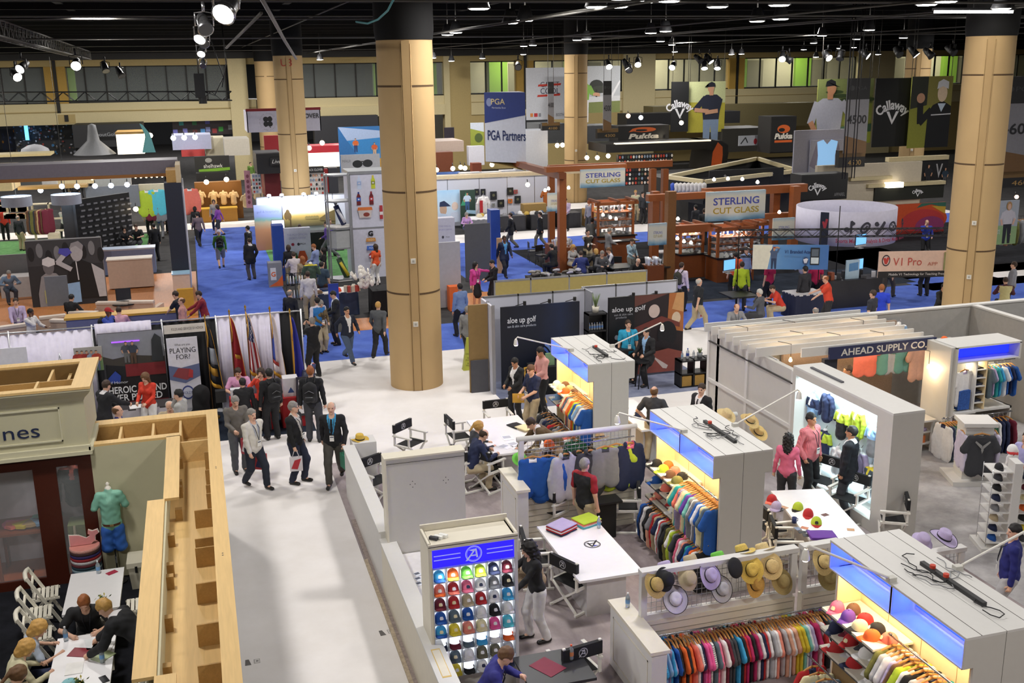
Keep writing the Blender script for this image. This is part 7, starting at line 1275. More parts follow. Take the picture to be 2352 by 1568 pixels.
t=thing('glove_rack','wire rack hung with white club covers left of the green shirt torso','rack',(3.0,36.3,.005));mb=MB();[mb.tube([(x,0,0),(x,0,1.7)],.015,BLK,5) for x in(-.3,0,.3)];[mb.tube([(-.3,0,z),(.3,0,z)],.012,BLK,5) for z in(.3,.8,1.3,1.7)];mb.build('frame',t)
for k in range(12):mb=MB();mb.tube([(-.25+.1*(k%6),-.04,1.62-.5*(k//6)),(-.25+.1*(k%6),-.05,1.35-.5*(k//6))],[.012,.04],M('#d9d9dc' if k%3 else '#7a8c90',.5),6);mb.build('head_cover',t)
cap('bright orange-red cap on the goods table by the green shirt torso',(4.5,36.8,.855),2,'#e8502a',None,None,None,0,1.3);folded('blue folded cloths on the goods table',(4.2,37.2,.855),.2,['royal blue','navy'],.5,.4);folded('brown goods stack in front of the green shirt torso',(3.7,36.75,.855),.1,['brown','tan','brown'],.5,.3)
slab('white_partition','white partition beside the big column','partition',(8.0,36.6,.01,8.95,36.7,2.4),M('#b9bac0',.5));slab('grey_panel','dark grey double panel standing in the orange-floored booth','panel',(10.25,41.0,.01,11.3,41.1,2.35),M('#55565a',.6))
slab('bat_post','tan upright post with rounded top beside the blue aisle','post',(11.95,42.2,.01,12.15,42.4,1.5),M('#c49a72',.5));table('table heaped with grey folded shoes at the aisle corner',11.6,36.4,13.8,37.3,.85,M('#3a3834'),'cloth',0,'table','table',None,M('#4a4238'))
for i in range(26):
 t=thing('golf_shoe','grey-brown shoe in the heap on the aisle-corner table','shoe',(11.7+r.random()*2.0,36.5+r.random()*.7,.86+.09*(i%2)),r.uniform(0,6),'shoes heaped on the corner table');mb=MB();cc=M(r.choice(('#6a645c','#8a857e','#a9a6a4','#3a3836','#b9b6c4')),.6);mb.tube([(0,-.12,.05),(0,0,.06),(0,.14,.035)],[.05,.055,.035],cc,8);mb.build('upper',t);mb=MB();mb.box(-.05,-.15,0,.05,.16,.025,M('#2a2826'));mb.build('sole',t)
YL=M('#a9985a',.6);t=shell('yellow-topped partition on the far side of the black golf booth',[8.1,9.2,10.4,11.6,12.9],29.0,2.44,m=YL)
for i,(x,c) in enumerate(((7.9,'#c98a2a'),(8.35,'#e06a2a'))):slab('crate','%s crate in the orange-floored booth'%('yellow' if i==0 else 'orange'),'crate',(x,36.9-i,.01,x+.4,37.3-i,.9),M(c))
t=shell('white panel back wall of the framed-print booths',[9.6,11.6,13.2,15.0,16.6,18.2,20.0],56.5,2.55)
def sky2(S):S.oval(.25,.42,.16,.2,'#c9a890');S.poly([(.08,.5),(.1,.64),(.3,.68),(.48,.58),(.6,.5),(.4,.5)],'#2a3658');S.poly([(0,0),(.1,.3),(.4,.26),(.5,0)],'#c4d4ec');S.oval(.78,.5,.15,.13,'#e6d0c4');S.poly([(.5,0),(.6,.3),(.9,.32),(1,.1),(1,0)],'#d2dcf0')
PP('bright blue-white backlit photo of two people in caps',1004,438,1055,512,55.5,Ramp('sky_sheet',[(0,'#c9d6ee'),(.5,'#cfe4f6'),(1,'#a9d0f0')],'Z',noise=.2),sky2,.1,'photo_panel','picture');PP('green photo banner of a person in a white shirt playing golf',1057,437,1091,None,55.3,'#2c4438',lambda S:(S.poly([(0,.6),(.4,.95),(.5,.6)],'#3fa07a'),S.man(.45,.48,.46,'#c9dcf0','#3a5a90'),S.poly([(.3,.4),(1,.36),(1,.46),(.4,.48)],'#a9cfe8')),.08,'photo_panel','picture')
k=0
for px,py,w_,h_,c in((1090,434,10,15,'#1d2028'),(1104,434,11,15,'#1d2028'),(1106,453,15,17,'#c9b070'),(1126,440,15,19,'#20242a'),(1143,459,15,17,'#1b1d20'),(1165,431,14,17,'#22221c'),(1182,450,14,17,'#20262a'),(1180,436,9,9,'#a04a4a'),(1167,457,10,10,'#d0702a'),(1091,456,8,10,'#77797e'),(1130,467,7,8,'#8a8c90')):
 PP('%s framed print on the white booth wall, %s listed from the left'%({'#c9b070':'tan','#a04a4a':'small red','#d0702a':'small orange','#77797e':'small grey','#8a8c90':'small grey'}.get(c,'dark'),nth(k)),px,py,px+w_,py+h_,56.4,c,lambda S:S.oval(.5,.55,.2,.18,'#6a6a50'),.03,'framed_print','picture');k+=1
table('grey-draped table with trays in the framed-print booths',13.6,52.9,14.9,54.2,.8,M('#d9d9dc'),'cloth',0,'table','table',None,M('#75767c'));table('black-draped table with two golden crests',15.0,53.4,16.7,54.3,.8,M('#2a2a2e'),'cloth',0,'table','table',None,M('#2f2f34'));table('black table with a cream front panel beside the golden crests',17.0,53.4,18.2,54.3,.8,M('#3a3a3c'),'cloth',0,'table','table',None,M('#26262a'));table('black table with a white front panel near the wooden pergola',18.6,53.4,19.8,54.3,.8,M('#3a3a3c'),'cloth',0,'table','table',None,M('#26262a'))
bust('display torso in a white shirt with a red stripe',(14.7,54.6,1.75),PI,'white','white','white','long',None,1.3,None,'#8a8a90');slab('red_stripe','red striped scarf on the white display shirt','scarf',(14.42,54.25,.95,14.58,54.32,1.6),M('#b02028'))
for i in range(22):x=13.8+r.random()*5.8;t=thing('cap_stack','small cap or box among the goods on the draped tables','goods',(x,53.5+r.random()*.6,.805),r.uniform(0,3),'goods on the draped tables');mb=MB();c=M(r.choice(('#e0dcd6','#2a2a2e','#d9cdb0','#4a5a7a','#c9a84a','#8a8a8e','#e6e6ea')),.7);mb.lathe([(.14,0),(.13,.08),(.08,.15),(0,.17)],c,10);mb.box(-.09,-.24,0,.09,-.1,.015,c);mb.build('shape',t)
slab('tan_counter','tan draped counter at the right end of the print booths','counter',(20.1,53.2,.01,21.0,54.0,.95),M('#b08a4a',.7));bust('display torso in orange beside the print booths',(18.6,55.6,1.8),PI,'#b5652a','#1a1a1c','#b5652a','short',None,1.2);slab('rattan_basket','straw basket display on the draped tables','basket',(16.9,54.4,.01,18.2,55.0,1.25),M('#a98a50',.8,var=.3,scale=30))
slab('wood_rail','pale wooden rail along the top of the framed-print booths','rail',(9.6,56.6,2.56,21.5,57.3,2.75),M('#d8c4a0',.5));plight(14,54.5,3.4,60,(1,.95,.85));plight(11,54.6,2.6,70,(.8,.9,1))
CED=M('#9a5526',.5,var=.14,scale=3,kind='wood');CED2=M('#7d421c',.5,var=.14,scale=3,kind='wood');GLASS=M('#e6eaf0',.12,var=0,metal=.35);GOLDL=M('#b09a34',.5);BLUL=M('#4a55a8',.5)
SGM=Ramp('cut_glass_sheet',[(0,'#4a7a9a'),(.14,'#8fb0c0'),(.3,'#d6d6c8'),(.8,'#ddd9c6'),(1,'#a9c2cc')],'Z',noise=.13,nscale=3)
def sgc(S):S.text('STERLING',.5,.55,.24,BLUL,.78,.02);S.text('CUT GLASS',.5,.25,.20,GOLDL,.78,.02)
def post(label,px,py,y,w_=.28,m=CED):a=aty(px,py,y);return slab('timber_post',label,'post',(a[0]-w_/2,y,.008,a[0]+w_/2,y+w_,a[2]),m)
def beam(label,px0,py0,px1,y,h=.26,d=.3,m=CED):a=aty(px0,py0,y);b=aty(px1,py0,y);t=thing('timber_beam',label,'beam',((a[0]+b[0])/2,y,a[2]-h));w_=(b[0]-a[0])/2;mb=MB();mb.box(-w_,0,0,w_,d,h,m);mb.build('beam',t);return t
post('timber post at the far left of the rear glassware pergola',1268,392,47.5);post('second timber post from the left of the rear glassware pergola',1293,398,41.0,.3);post('timber post at the right of the rear glassware pergola',1502,388,46.5);post('rightmost timber post of the rear glassware pergola',1530,388,46.8)
beam('front timber beam of the rear glassware pergola',1255,384,1440,41.0,.22);beam('rear timber beam of the rear glassware pergola',1262,380,1545,47.0,.3);t=thing('timber_beam','timber side beam of the rear glassware pergola','beam',(14.3,40.8,4.0));mb=MB();mb.box(-.1,0,0,.2,6.9,.26,CED2);mb.build('beam',t)
post('left front timber post of the near glassware pergola',1508,440,39.0,.3);post('thick pale timber post of the near glassware pergola',1545,440,37.6,.34,M('#8f5f30',.55,var=.14,scale=3,kind='wood'));post('inner right timber post of the near glassware pergola',1786,430,40.5,.32);post('outer right timber post of the near glassware pergola',1832,428,39.6,.34)
beam('long front beam of the near glassware pergola',1490,448,1640,38.6,.26);beam('right front beam of the near glassware pergola',1620,434,1855,40.2,.34,.36);beam('low cross rail on the right of the near glassware pergola',1752,492,1845,40.1,.24);beam('low cross rail on the left of the near glassware pergola',1505,522,1640,37.8,.3)
PP('large hanging sign reading STERLING CUT GLASS on the near pergola',1624,442,1759,509,38.2,SGM,sgc,.12,'hanging_sign','sign');PP('smaller hanging sign reading STERLING CUT GLASS on the rear pergola',1334,390,1436,432,40.9,SGM,sgc,.12,'hanging_sign','sign')
for lb,x0,y0,x1,y1,y in(('small glass-shop sign on the rear pergola\'s left post',1258,444,1286,486,43.0),('small glass-shop sign on the near pergola\'s left post',1491,514,1532,564,37.0),('small glass-shop sign on the near pergola\'s right post',1777,502,1826,552,38.6),('small glass-shop sign between the two pergolas',1486,442,1500,466,45.0)):PP(lb,x0,y0,x1,y1,y,SGM,lambda S:(S.text('STERLING',.5,.52,.12,BLUL,.5),S.text('CUT GLASS',.5,.36,.12,GOLDL,.5)),.08,'hanging_sign','sign')
GL={}
def glassware(loc,kind,s=1.):
 if kind not in GL:
  mb=MB()
  if kind=='vase':mb.lathe([(0,0),(.06,0),(.045,.05),(.07,.2),(.09,.3),(.08,.3),(.04,.05)],GLASS,10)
  elif kind=='bowl':mb.lathe([(0,0),(.05,0),(.05,.02),(.14,.12),(.13,.12),(.03,.03)],GLASS,12)
  elif kind=='plate':mb.tube([(0,-.01,.16),(0,.02,.16)],.15,GLASS,14);mb.box(-.05,-.05,0,.05,.08,.03,GLASS)
  elif kind=='trophy':mb.box(-.06,-.06,0,.06,.06,.04,GLASS);mb.prism([(-.05,0,.04),(.05,0,.04),(.08,0,.22),(0,0,.32),(-.08,0,.22)],(0,.03,0),GLASS)
  else:mb.lathe([(0,0),(.05,0),(.01,.02),(.01,.09),(.05,.13),(.055,.22),(.045,.22)],GLASS,10)
  o=mb.build('glass_'+('goblet' if kind=='goblet' else kind));GL[kind]=o;o.location=loc;tag(o,'clear cut-glass %s on the lit timber glassware shelves'%kind,'glassware','cut glassware on the shelves');return o
 o=GL[kind].copy();col.objects.link(o);o.location=loc;o.rotation_euler[2]=r.random();return o
def hutch(label,x0,x1,y,d,z0,z1,n,base=True):
 t=thing('display_hutch',label,'shelf',(x0,y,.008));w_=x1-x0;mb=MB()
 for x in(0,w_-.1):
  for q in(0,d-.1):mb.box(x,q,0,x+.1,q+.1,z1,CED)
 for q in(-.12,d+.02):mb.box(-.15,q,z1,w_+.15,q+.1,z1+.14,CED)
 for x in(-.05,w_*.5,w_-.05):mb.box(x,-.25,z1+.12,x+.1,d+.25,z1+.22,CED2)
 mb.build('frame',t)
 if base:mb=MB();mb.box(-.02,-.1,0,w_+.02,d+.1,z0-.06,CED2);mb.build('cabinet_base',t);mb=MB();mb.box(-.08,-.18,z0-.06,w_+.08,d+.18,z0,M('#18181a',.3));mb.build('counter_top',t)
 mb=MB()
 for k in range(n):z=z0+(z1-z0)*(k)/n;(mb.box(.02,.02,z-.03,w_-.02,d-.02,z,CED) if k else None)
 if mb.v:mb.build('shelf',t)
 arealight('strip_light',t,(w_/2,d/2,z1-.03),(0,0,0),w_*.8,.2,18,(1,.95,.85))
 for k in range(n):
  z=z0+(z1-z0)*k/n+.01;m_=max(3,int(w_/.24))
  for i in range(m_):glassware((x0+.16+(w_-.32)*i/(m_-1),y+.12+r.random()*(d*.4),z+.008),r.choice(('vase','bowl','plate','trophy','goblet')),1)
hutch('timber display hutch full of glassware, in the rear pergola',17.2,19.0,44.2,.8,1.0,aty(1420,470,44.2)[2],4);hutch('timber display hutch at the left of the near pergola, behind the backpack man',18.6,19.7,38.6,.8,1.0,aty(1560,528,38.6)[2],4);hutch('timber display hutch with three lit shelves, centre of the near pergola',19.6,21.2,37.3,.8,1.0,aty(1640,532,37.3)[2],4);hutch('smaller timber hutch at the right of the near pergola',22.0,23.0,39.6,.7,1.0,aty(1710,520,39.6)[2],3)
slab('glass_counter','dark-topped timber counter with glass trophies at the left of the rear pergola','counter',(14.5,42.0,.008,15.4,43.6,.95),CED2);[glassware((14.65+.2*(i%4),42.2+.4*(i//4),.955),('trophy','vase','goblet')[i%3]) for i in range(10)]
slab('shelf_tower','narrow timber shelf tower with lit glass under the left pergola sign','shelf',(16.3,36.6,.008,17.0,37.2,1.0),CED2);[glassware((16.4+.16*(i%4),36.7+.2*(i//4),1.012),('vase','goblet')[i%2]) for i in range(8)]
for i,(px,py) in enumerate(((1385,493),(1402,499),(1415,502),(1556,547),(1571,554),(1587,557),(1500,505),(1507,510),(1557,502),(1640,412),(1672,410),(1705,411),(1740,418),(1790,487),(1252,437),(1260,433),(1296,430),(1306,431))):t=thing('spot_bulb','small bright bulb clipped to the glassware pergola timbers','light',aty(px,py,42.0 if px<1520 else 38.0),0,'bulbs on the glassware pergolas');mb=MB();mb.lathe([(0,-.07),(.06,-.05),(.07,0),(.03,.07),(0,.08)],M('#fff4e2',emit=12.),10);mb.build('bulb',t)
def stack_chair(label,x,y,rz):
 if 'sc' not in _G:
  t=thing('side_chair',label,'chair',(x,y,.01),rz,'black chairs around the glassware tables');CH=M('#1b1b1d',.5)
  for sx in(-1,1):
   for sy in(-1,1):mb=MB();mb.tube([(sx*.21,sy*.21,0),(sx*.2,sy*.2,.44)],.013,CH,5);mb.build('leg',t)
  mb=MB();mb.box(-.22,-.22,.44,.22,.22,.48,CH);mb.build('seat',t);mb=MB();mb.box(-.2,-.23,.62,.2,-.2,.88,CH);[mb.tube([(x_,-.21,.46),(x_,-.22,.64)],.012,CH,5) for x_ in(-.18,.18)];mb.build('backrest',t);_G['sc']=t;return t
 return dup(_G['sc'],(x,y,.01),rz,label)
for i,(px,py) in enumerate(((1225,600),(1245,610),(1275,625),(1330,625),(1360,640),(1415,640),(1465,640))):p=at(px,py);stack_chair('black stacking chair by the round tables in front of the glassware',p[0],p[1],r.uniform(-3,3))
for i,(x,y) in enumerate(((15.6,41.2),(15.9,38.4),(17.2,38.0))):table('round dark table %s in front of the glassware pergola'%('farthest left','beside the seated crowd','nearest the aloe booth')[i],x-.5,y-.5,x+.5,y+.5,.74,M('#2c3030',.3),'post')
paper('white tray of samples on the round table nearest the aloe booth',17.3,38.0,.742,.3,.2,.3,M('#d9d9d9'),'tray','tray');table('dark writing counter in the rear glassware pergola',16.6,42.2,18.4,42.8,1.05,M('#1b1b1e',.3),'panel',0,'counter','counter',None,CED2);paper('white order sheet on the dark writing counter',17.4,42.4,1.052,.4,.3,.2,M('#efefef'));table('high white round table beside the seated woman in light blue',18.0,39.2,18.6,39.8,1.0,M('#c9c9cc',.3),'post')
def arch_sign(label,cx,cy,z0,z1,R,m,draw):
 t=thing('hanging_ring_sign',label,'sign',(cx,cy,z0));mb=MB();n=72;H=z1-z0
 mb.add([((R-q)*math.sin(2*PI*k/n),-(R-q)*math.cos(2*PI*k/n),z) for q in(0,.04) for z in(0,H) for k in range(n)],[f for k in range(n) for f in((k,(k+1)%n,n+(k+1)%n,n+k),(2*n+(k+1)%n,2*n+k,3*n+k,3*n+(k+1)%n),(n+k,n+(k+1)%n,3*n+(k+1)%n,3*n+k),((k+1)%n,k,2*n+k,2*n+(k+1)%n))],m,True);mb.build('band',t)
 m2=MB();S=Sheet(m2,(0,0,0),(2*PI*R,0,0),(0,0,H));draw(S)
 for i,v in enumerate(m2 .v):a=(v[0]/R);rr=R+.006-v[1]*1.0;m2 .v[i]=(rr*math.sin(a),-rr*math.cos(a),v[2])
 m2 .build('print',t);return t
def sports(S):
 A0=2*PI*1.86/1.42;K='#3a3a46';u0=lambda x:x/(2*PI*1.86)
 def U(pts,x,s=1.):return[(u0(x+a*s),.56+b*s) for a,b in pts]
 circ=lambda a,b,ra,n=20:[(a+ra*math.cos(2*PI*i/n),b+ra/1.42*math.sin(2*PI*i/n)) for i in range(n+1)]
 S.line(U(circ(-.08,-.06,.06),-.97),.028,K);S.line(U([(.0,-.16),(.0,.18),(.1,.12),(0,.07)],-.9),.03,K)
 pts=[(.17*math.cos(t)*math.cos(.7)-.10*math.sin(t)*math.sin(.7),(.17*math.cos(t)*math.sin(.7)+.10*math.sin(t)*math.cos(.7))) for t in[2*PI*i/24 for i in range(25)]];S.line(U(pts,-.42),.03,K);S.line(U([(-.06,-.05),(.06,.05)],-.42),.028,K)
 S.line(U(circ(-.1,.1,.05),.08),.03,K);S.line(U([(-.14,-.17),(.05,.02),(.16,.15),(.19,.12),(.09,-.02),(-.11,-.2),(-.14,-.17)],.1),.028,K)
 S.poly(U(circ(0,0,.17),.66),'#e4e2ee');S.line(U(circ(0,0,.17),.66),.028,K);S.oval(u0(.66),.56,u0(.05),.04,K,6);[S.oval(u0(.66+.125*math.cos(a)),.56+.088*math.sin(a),u0(.04),.03,K,6) for a in[i*1.257 for i in range(5)]]
 S.line(U(circ(.02,.06,.08,16),1.28),.028,K);S.line(U([(-.02,-.02),(-.12,-.18)],1.28),.035,K);S.line(U(circ(-.1,.14,.035,10),1.26),.028,K)
 S.text('Sports Motion Analysis & Digital Media Technology',u0(.1),.15,.11,'#a83a58',u0(2.95),.02);S.poly([(u0(-1.9),0),(u0(-1.62),0),(u0(-1.62),1),(u0(-1.9),1)],'#23283a');S.line([(u0(-1.8),.72),(u0(-1.74),.55),(u0(-1.68),.8)],.03,'#b03a44')
p0=aty(1977,530,33.6);arch_sign('large white round hanging sign with sports drawings and red lettering',p0[0],34.6,aty(1977,566,32.9)[2],aty(1977,487,32.9)[2],1.84,M('#d2cfe2',.6),sports)
mb=MB();[mb.tube([(p0[0]-.2+x,34.6+.1,4.2),(p0[0]-.2+x,34.7,11.2)],.02,BLK,5) for x in(0,.12,.4,.52)];mb.build('hanging_cables',label='black hanging cables above the round sports sign',cat='cable')
TRM=M('#131315',.5)
for lb,a,b in(('black truss post left of the blue academy banner',(17.9,32.5,0),(17.9,32.5,2.75)),('black truss post right of the blue academy banner',(20.3,31.2,0),(20.3,31.2,2.9)),('black truss post in the middle of the motion booth',(21.8,32.4,0),(21.8,32.4,3.4)),('black truss post at the right end of the V1 banner',(26.6,30.3,0),(26.6,30.3,2.7)),('black truss beam over the motion booth',(17.9,32.5,2.75),(26.6,30.3,2.65)),('black truss beam behind the blue academy banner',(17.9,32.4,2.1),(20.3,31.3,2.1))):truss('truss',lb,a,b,.26,TRM)
def acad(S):S.poly([(0,0),(.2,0),(.26,1),(0,1)],'#e6e2cc');S.man(.28,.02,.9,'#4a5a78','#2c3a58',hat_='#a8442c',arms=[[(-.15,.76),(.0,.98),(.1,.95)],[(.15,.76),(.22,.95),(.1,1.0)]]);S.text('V1 Branded Academy',.42,.66,.14,'#1c3466',.44,.01,'l');S.text('& V1 Online Academy',.42,.50,.10,'#5f86b0',.34,0,'l');S.poly([(.76,.2),(.88,.2),(.88,.9),(.76,.9)],'#1c1f26');S.poly([(.775,.55),(.865,.55),(.865,.84),(.775,.84)],'#5a6470');S.poly([(.77,.25),(.87,.25),(.87,.5),(.77,.5)],'#c9d4d8');S.oval(.70,.36,.035,.16,'#3a4a70');S.line([(.685,.42),(.70,.3),(.715,.44)],.05,'#d9d9e0')
q=aty(1730,562,32.0);panel('hanging_banner','blue hanging banner reading V1 Branded Academy with a golfer','banner',(q[0],32.0,q[2]-.85),(aty(1904,572,31.0)[0]-q[0],-1.0,0),(0,0,.85),.06,Ramp('academy_sheet',[(0,'#8fb4d0'),(.4,'#5a8cc0'),(1,'#3f6aa6')],'X',noise=.1),draw=acad)
def v1(S):S.poly([(0,0),(1,0),(1,.24),(0,.24)],'#1d1b1e');S.text('Mobile V1 Technology for Teaching Pros',.46,.08,.09,'#d9d4d0',.66);S.oval(.085,.66,.05,.22,'#3a2a30',24);S.oval(.085,.66,.038,.17,'#c9b8b0',24);S.line([(.065,.74),(.085,.55),(.107,.76)],.05,'#b83a30');S.text('V1 Pro',.34,.46,.30,'#b84a40',.34);S.text('APP',.64,.44,.14,'#b86a58',.12);S.poly([(.77,.26),(.86,.26),(.86,.95),(.77,.95)],'#8a8a58');S.poly([(.86,.2),(.975,.2),(.975,.98),(.86,.98)],'#f2e6d8');S.poly([(.875,.27),(.96,.27),(.96,.92),(.875,.92)],'#b07a5a')
q=aty(2020,578,31.0);panel('hanging_banner','cream hanging banner reading V1 Pro APP with a black lower strip','banner',(q[0],31.0,q[2]-.92),(aty(2212,590,30.2)[0]-q[0],-.8,0),(0,0,.92),.06,M('#d9b9a6',.6),draw=v1)
t=thing('clamp_lamp','small glowing lamp clamped above the V1 banner','light',aty(2195,568,30.2));mb=MB();mb.box(-.12,-.05,-.04,.12,.05,.04,M('#ffd9b0',emit=9.));mb.build('lens',t);mb=MB();mb.tube([(0,.06,-.04),(-.05,.1,-.3)],.02,BLK,5);mb.build('arm',t)
table('navy-draped table with papers, behind the man in the orange-red shirt',19.1,30.6,20.3,31.5,.85,M('#c9c6c8'),'cloth',0,'table','table',None,M('#1d2440',.8));table('black round table of the seated pair in the motion booth',17.2,31.5,18.2,32.5,.74,BLK,'post');[monitor(lb,p,.3,.6,.4,'#6fb0e8') for lb,p in(('blue monitor on the motion booth truss, upper',(22.6,32.2,2.0)),('blue monitor on the motion booth truss, lower',(22.4,32.0,1.15)),('light blue tablet screen beside the orange-shirted man',(18.0,33.3,1.2)))]
PP('white and blue picture screen on edge in the motion booth',1945,598,1975,650,31.8,'#a9c2d4',lambda S:S.poly([(.2,.5),(.9,.55),(.9,.9),(.2,.85)],'#5a8ab8'),.05,'picture_screen','screen');slab('equipment_bench','dark equipment bench under the motion booth monitors','bench',(20.9,31.6,.01,23.2,32.4,1.0),M('#2a2a2e',.5))
bust('white dressed torso hanging in the motion booth',(20.6,32.6,2.0),PI,'#d9d4dc','black','#d9d4dc','long',None,1.2)
for i in range(14):p=(21.0+r.random()*2.1,31.7+r.random()*.5,1.005);t=thing('gadget','small dark device on the motion booth bench','device',p,r.uniform(0,3),'devices on the motion booth bench');mb=MB();mb.box(-.1,-.07,0,.1,.07,r.uniform(.08,.3),M(r.choice(('#1c1c20','#3a3a3e','#c9b9a8','#8a4a30','#b9b9be')),.5));mb.build('case',t)
def mural(S):S.oval(.3,.45,.75,.55,'#c8502a',32);S.oval(.55,.35,.45,.45,'#b83a3a',28);S.oval(.7,.2,.3,.35,'#8f3a6a',24);S.poly([(.4,.85),(.7,.95),(1,.8),(1,1),(.5,1)],'#3a6a5a');S.poly([(.7,.9),(1,.6),(1,.85)],'#c9a03a');S.poly([(0,.0),(1,0),(1,.06),(0,.1)],'#8a2a24')
PP('large orange-red painted mural wall behind the man in blue',2060,470,2172,580,45.0,M('#b84a2c',.7),mural,.1,'mural','mural');slab('cream_wall','pale wall above the orange mural','wall panel',(29.0,45.2,.01,35,45.4,3.6),M('#c4b9a4',.6))
def lady(S):S.poly([(0,0),(1,0),(1,.4),(0,.45)],'#8fae7a');S.man(.55,.02,.92,'#c9c6cc','#23252e','#d9b09a');S.oval(.55,.88,.12,.1,'#b08a5a');S.oval(.56,.86,.07,.07,'#dcb49c');S.text('QUOTE',.14,.25,.10,'#d9dce0',.2)
PP('poster of a woman in a pale jacket beside the right column',2290,462,2342,562,36.0,M('#a9b0b8',.6),lady,.06,'poster','poster');rail('rack in the clothing booth right of the column',(30.6,36.4,2.05),(34.0,36.4,2.05),'slate,grey,white,light blue,coral,white,magenta,white,peach,cream,olive,grey,pale grey,white,peach'.split(','),'l',frm='left',s=1.25);slab('clothes_post','black post of the clothing booth rack','post',(30.5,36.3,.01,30.58,36.38,3.0),BLK);slab('goods_shelf','shelf of folded clothing above the poster of the woman','shelf',(32.2,37.5,3.4,38,38.1,3.5),M('#c9b9a0'))
for i in range(16):garment('folded garment hanging edge-on, %s from left above the poster of the woman'%nth(i),(32.4+.2*i,37.7,4.25),PI/2,r.choice(('white','navy','light blue','grey','red','slate')),'short',None,'garments above the poster',1.,hanger=0)
def cal(S,u,v,s):
 K=M('#e6e6ea',.5);asp=S.U.length/S.V.length;S.k+=1;arc_letters(S.mb,'Callaway',S.P(u,v,0),S.U,S.V,s*.17*S.V.length,s*.36*S.V.length,K,s*.62*S.V.length,.03,.004+.0022*S.k)
 for a,b in((-1,0),(1,0)):S.poly([(u+a*.085*s/asp*1.6,v-.04*s),(u+a*.045*s/asp*1.6,v-.04*s),(u,v-.2*s),(u,v-.28*s)][::a],'#e6e6ea')
def hung(label,x0,y0,x1,y1,y,m,draw=None,name='hanging_banner',cat='banner',wires=2):
 t=PP(label,x0,y0,x1,y1,y,m,draw,.05,name,cat);a=aty(x0,y0,y);b=aty(x1,y0,y)
 if wires:mb=MB();[mb.tube([(x,0,a[2]-t.location[2]),(x,0,11-t.location[2])],.015,CG2,4) for x in(-(b[0]-a[0])*.45,(b[0]-a[0])*.45)];mb.build('cable',t)
 return t
def golfer(sky,gr,*man):return lambda S:(S.poly([(0,0),(1,0),(1,.6),(0,.6)],gr),S.poly([(0,.6),(1,.58),(1,1),(0,1)],sky),S.man(*man[:5],**man[5]))
AR=[[(-.1,.78),(-.25,.62),(-.05,.60)],[(.14,.76),(.1,.6),(-.08,.58)]]
hung('black hanging banner with a white script logo, left of the golfer on grass',1543,188,1583,303,66,'#17181a',lambda S:cal(S,.5,.5,.85));hung('hanging photo banner of a golfer in a navy and blue shirt',1581,188,1667,305,66.2,'#a8a23a',golfer('#c9cf9a','#b5ac3c',.62,-.42,1.4,'#22283a','#7f93ae',dict(hat_='#1c1f2c',arms=AR,face=-1)))
hung('hanging photo banner of a slim golfer in a pale grey top',1880,182,2008,332,50,'#8a9040',lambda S:(S.poly([(0,.6),(1,.62),(1,1),(0,1)],'#77804a'),[S.oval(.3+.12*i,.8-.06*(i%3),.16,.03,'#3a4a28') for i in range(6)],S.poly([(0,.0),(1,0),(1,.3),(0,.25)],'#8f9a38'),S.poly([(0,.12),(1,.18),(1,.3),(0,.24)],'#3a5a44'),S.man(.22,-.62,1.6,'#a9aab4','#23283a','#b8835f','#15171c',[[(-.14,.78),(-.2,.6),(-.12,.46)],[(.14,.78),(.26,.64),(.34,.62)]])))
hung('wide black hanging banner with a large white script logo',2013,180,2098,338,48,'#141517',lambda S:cal(S,.5,.55,.8));hung('hanging photo banner of a golfer in black raising a fist',2096,176,2190,340,47.5,'#8f9238',lambda S:(S.poly([(0,.55),(.4,.6),(.4,1),(0,1)],'#2c2f26'),S.poly([(.4,.6),(1,.6),(1,1),(.4,1)],'#8a8440'),S.poly([(.42,0),(1.0,0),(1,.58),(.78,.66),(.55,.6),(.44,.5)],'#17181c'),S.line([(.5,.52),(.26,.36),(.24,.62)],.05,'#17181c'),S.oval(.24,.70,.10,.07,'#c99a7c'),S.oval(.76,.76,.12,.12,'#f0d8b8'),S.poly([(.62,.82),(.64,.92),(.76,.96),(.9,.92),(.9,.82),(.76,.86)],'#dfe0e4'),S.poly([(.66,.62),(.76,.5),(.86,.62)],'#cfe0f2'),S.line([(.52,.46),(1.0,.47)],.008,'#dcdce0')))
def aisle(num,nm,x0,y0,x1,y1,lx0,ly0,lx1,ly1,y):
 def d(S):S.poly([(0,.72),(1,.72),(1,1),(0,1)],'#1b1b1c');S.oval(.2,.87,.12,.035,'#3a3a3a');S.text('PGA',.62,.845,.05,'#3a3a3c',.5);S.poly([(0,0),(1,0),(1,.15),(0,.24)],'#6a4c28');S.text(num,.5,.40,.11,'#1d1d20',.86,.02)
 t=hung('grey and black aisle banner numbered %s%s'%(num,nm),x0,y0,x1,y1,y,'#7d7c80',d,'aisle_banner');PP('dark low aisle sign with %s in tan numerals%s'%(num,nm),lx0,ly0,lx1,ly1,y+.3,'#191919',lambda S:(S.poly([(0,.6),(1,.6),(1,1),(0,1)],'#6a5028'),S.text(num,.6,.12,.3,'#a8854a',.5)),.3,'aisle_sign','sign')
aisle('4500',', beside the slim golfer',1948,180,2000,352,1928,346,1988,385,44);aisle('4600',' at the right edge',2304,176,2392,395,2290,395,2392,432,36);aisle('4300',', left of the orange-logo booth',1386,186,1405,300,1372,296,1420,318,62);aisle('4100',' in front of the white cola banner',1258,188,1272,285,1245,282,1286,300,64)
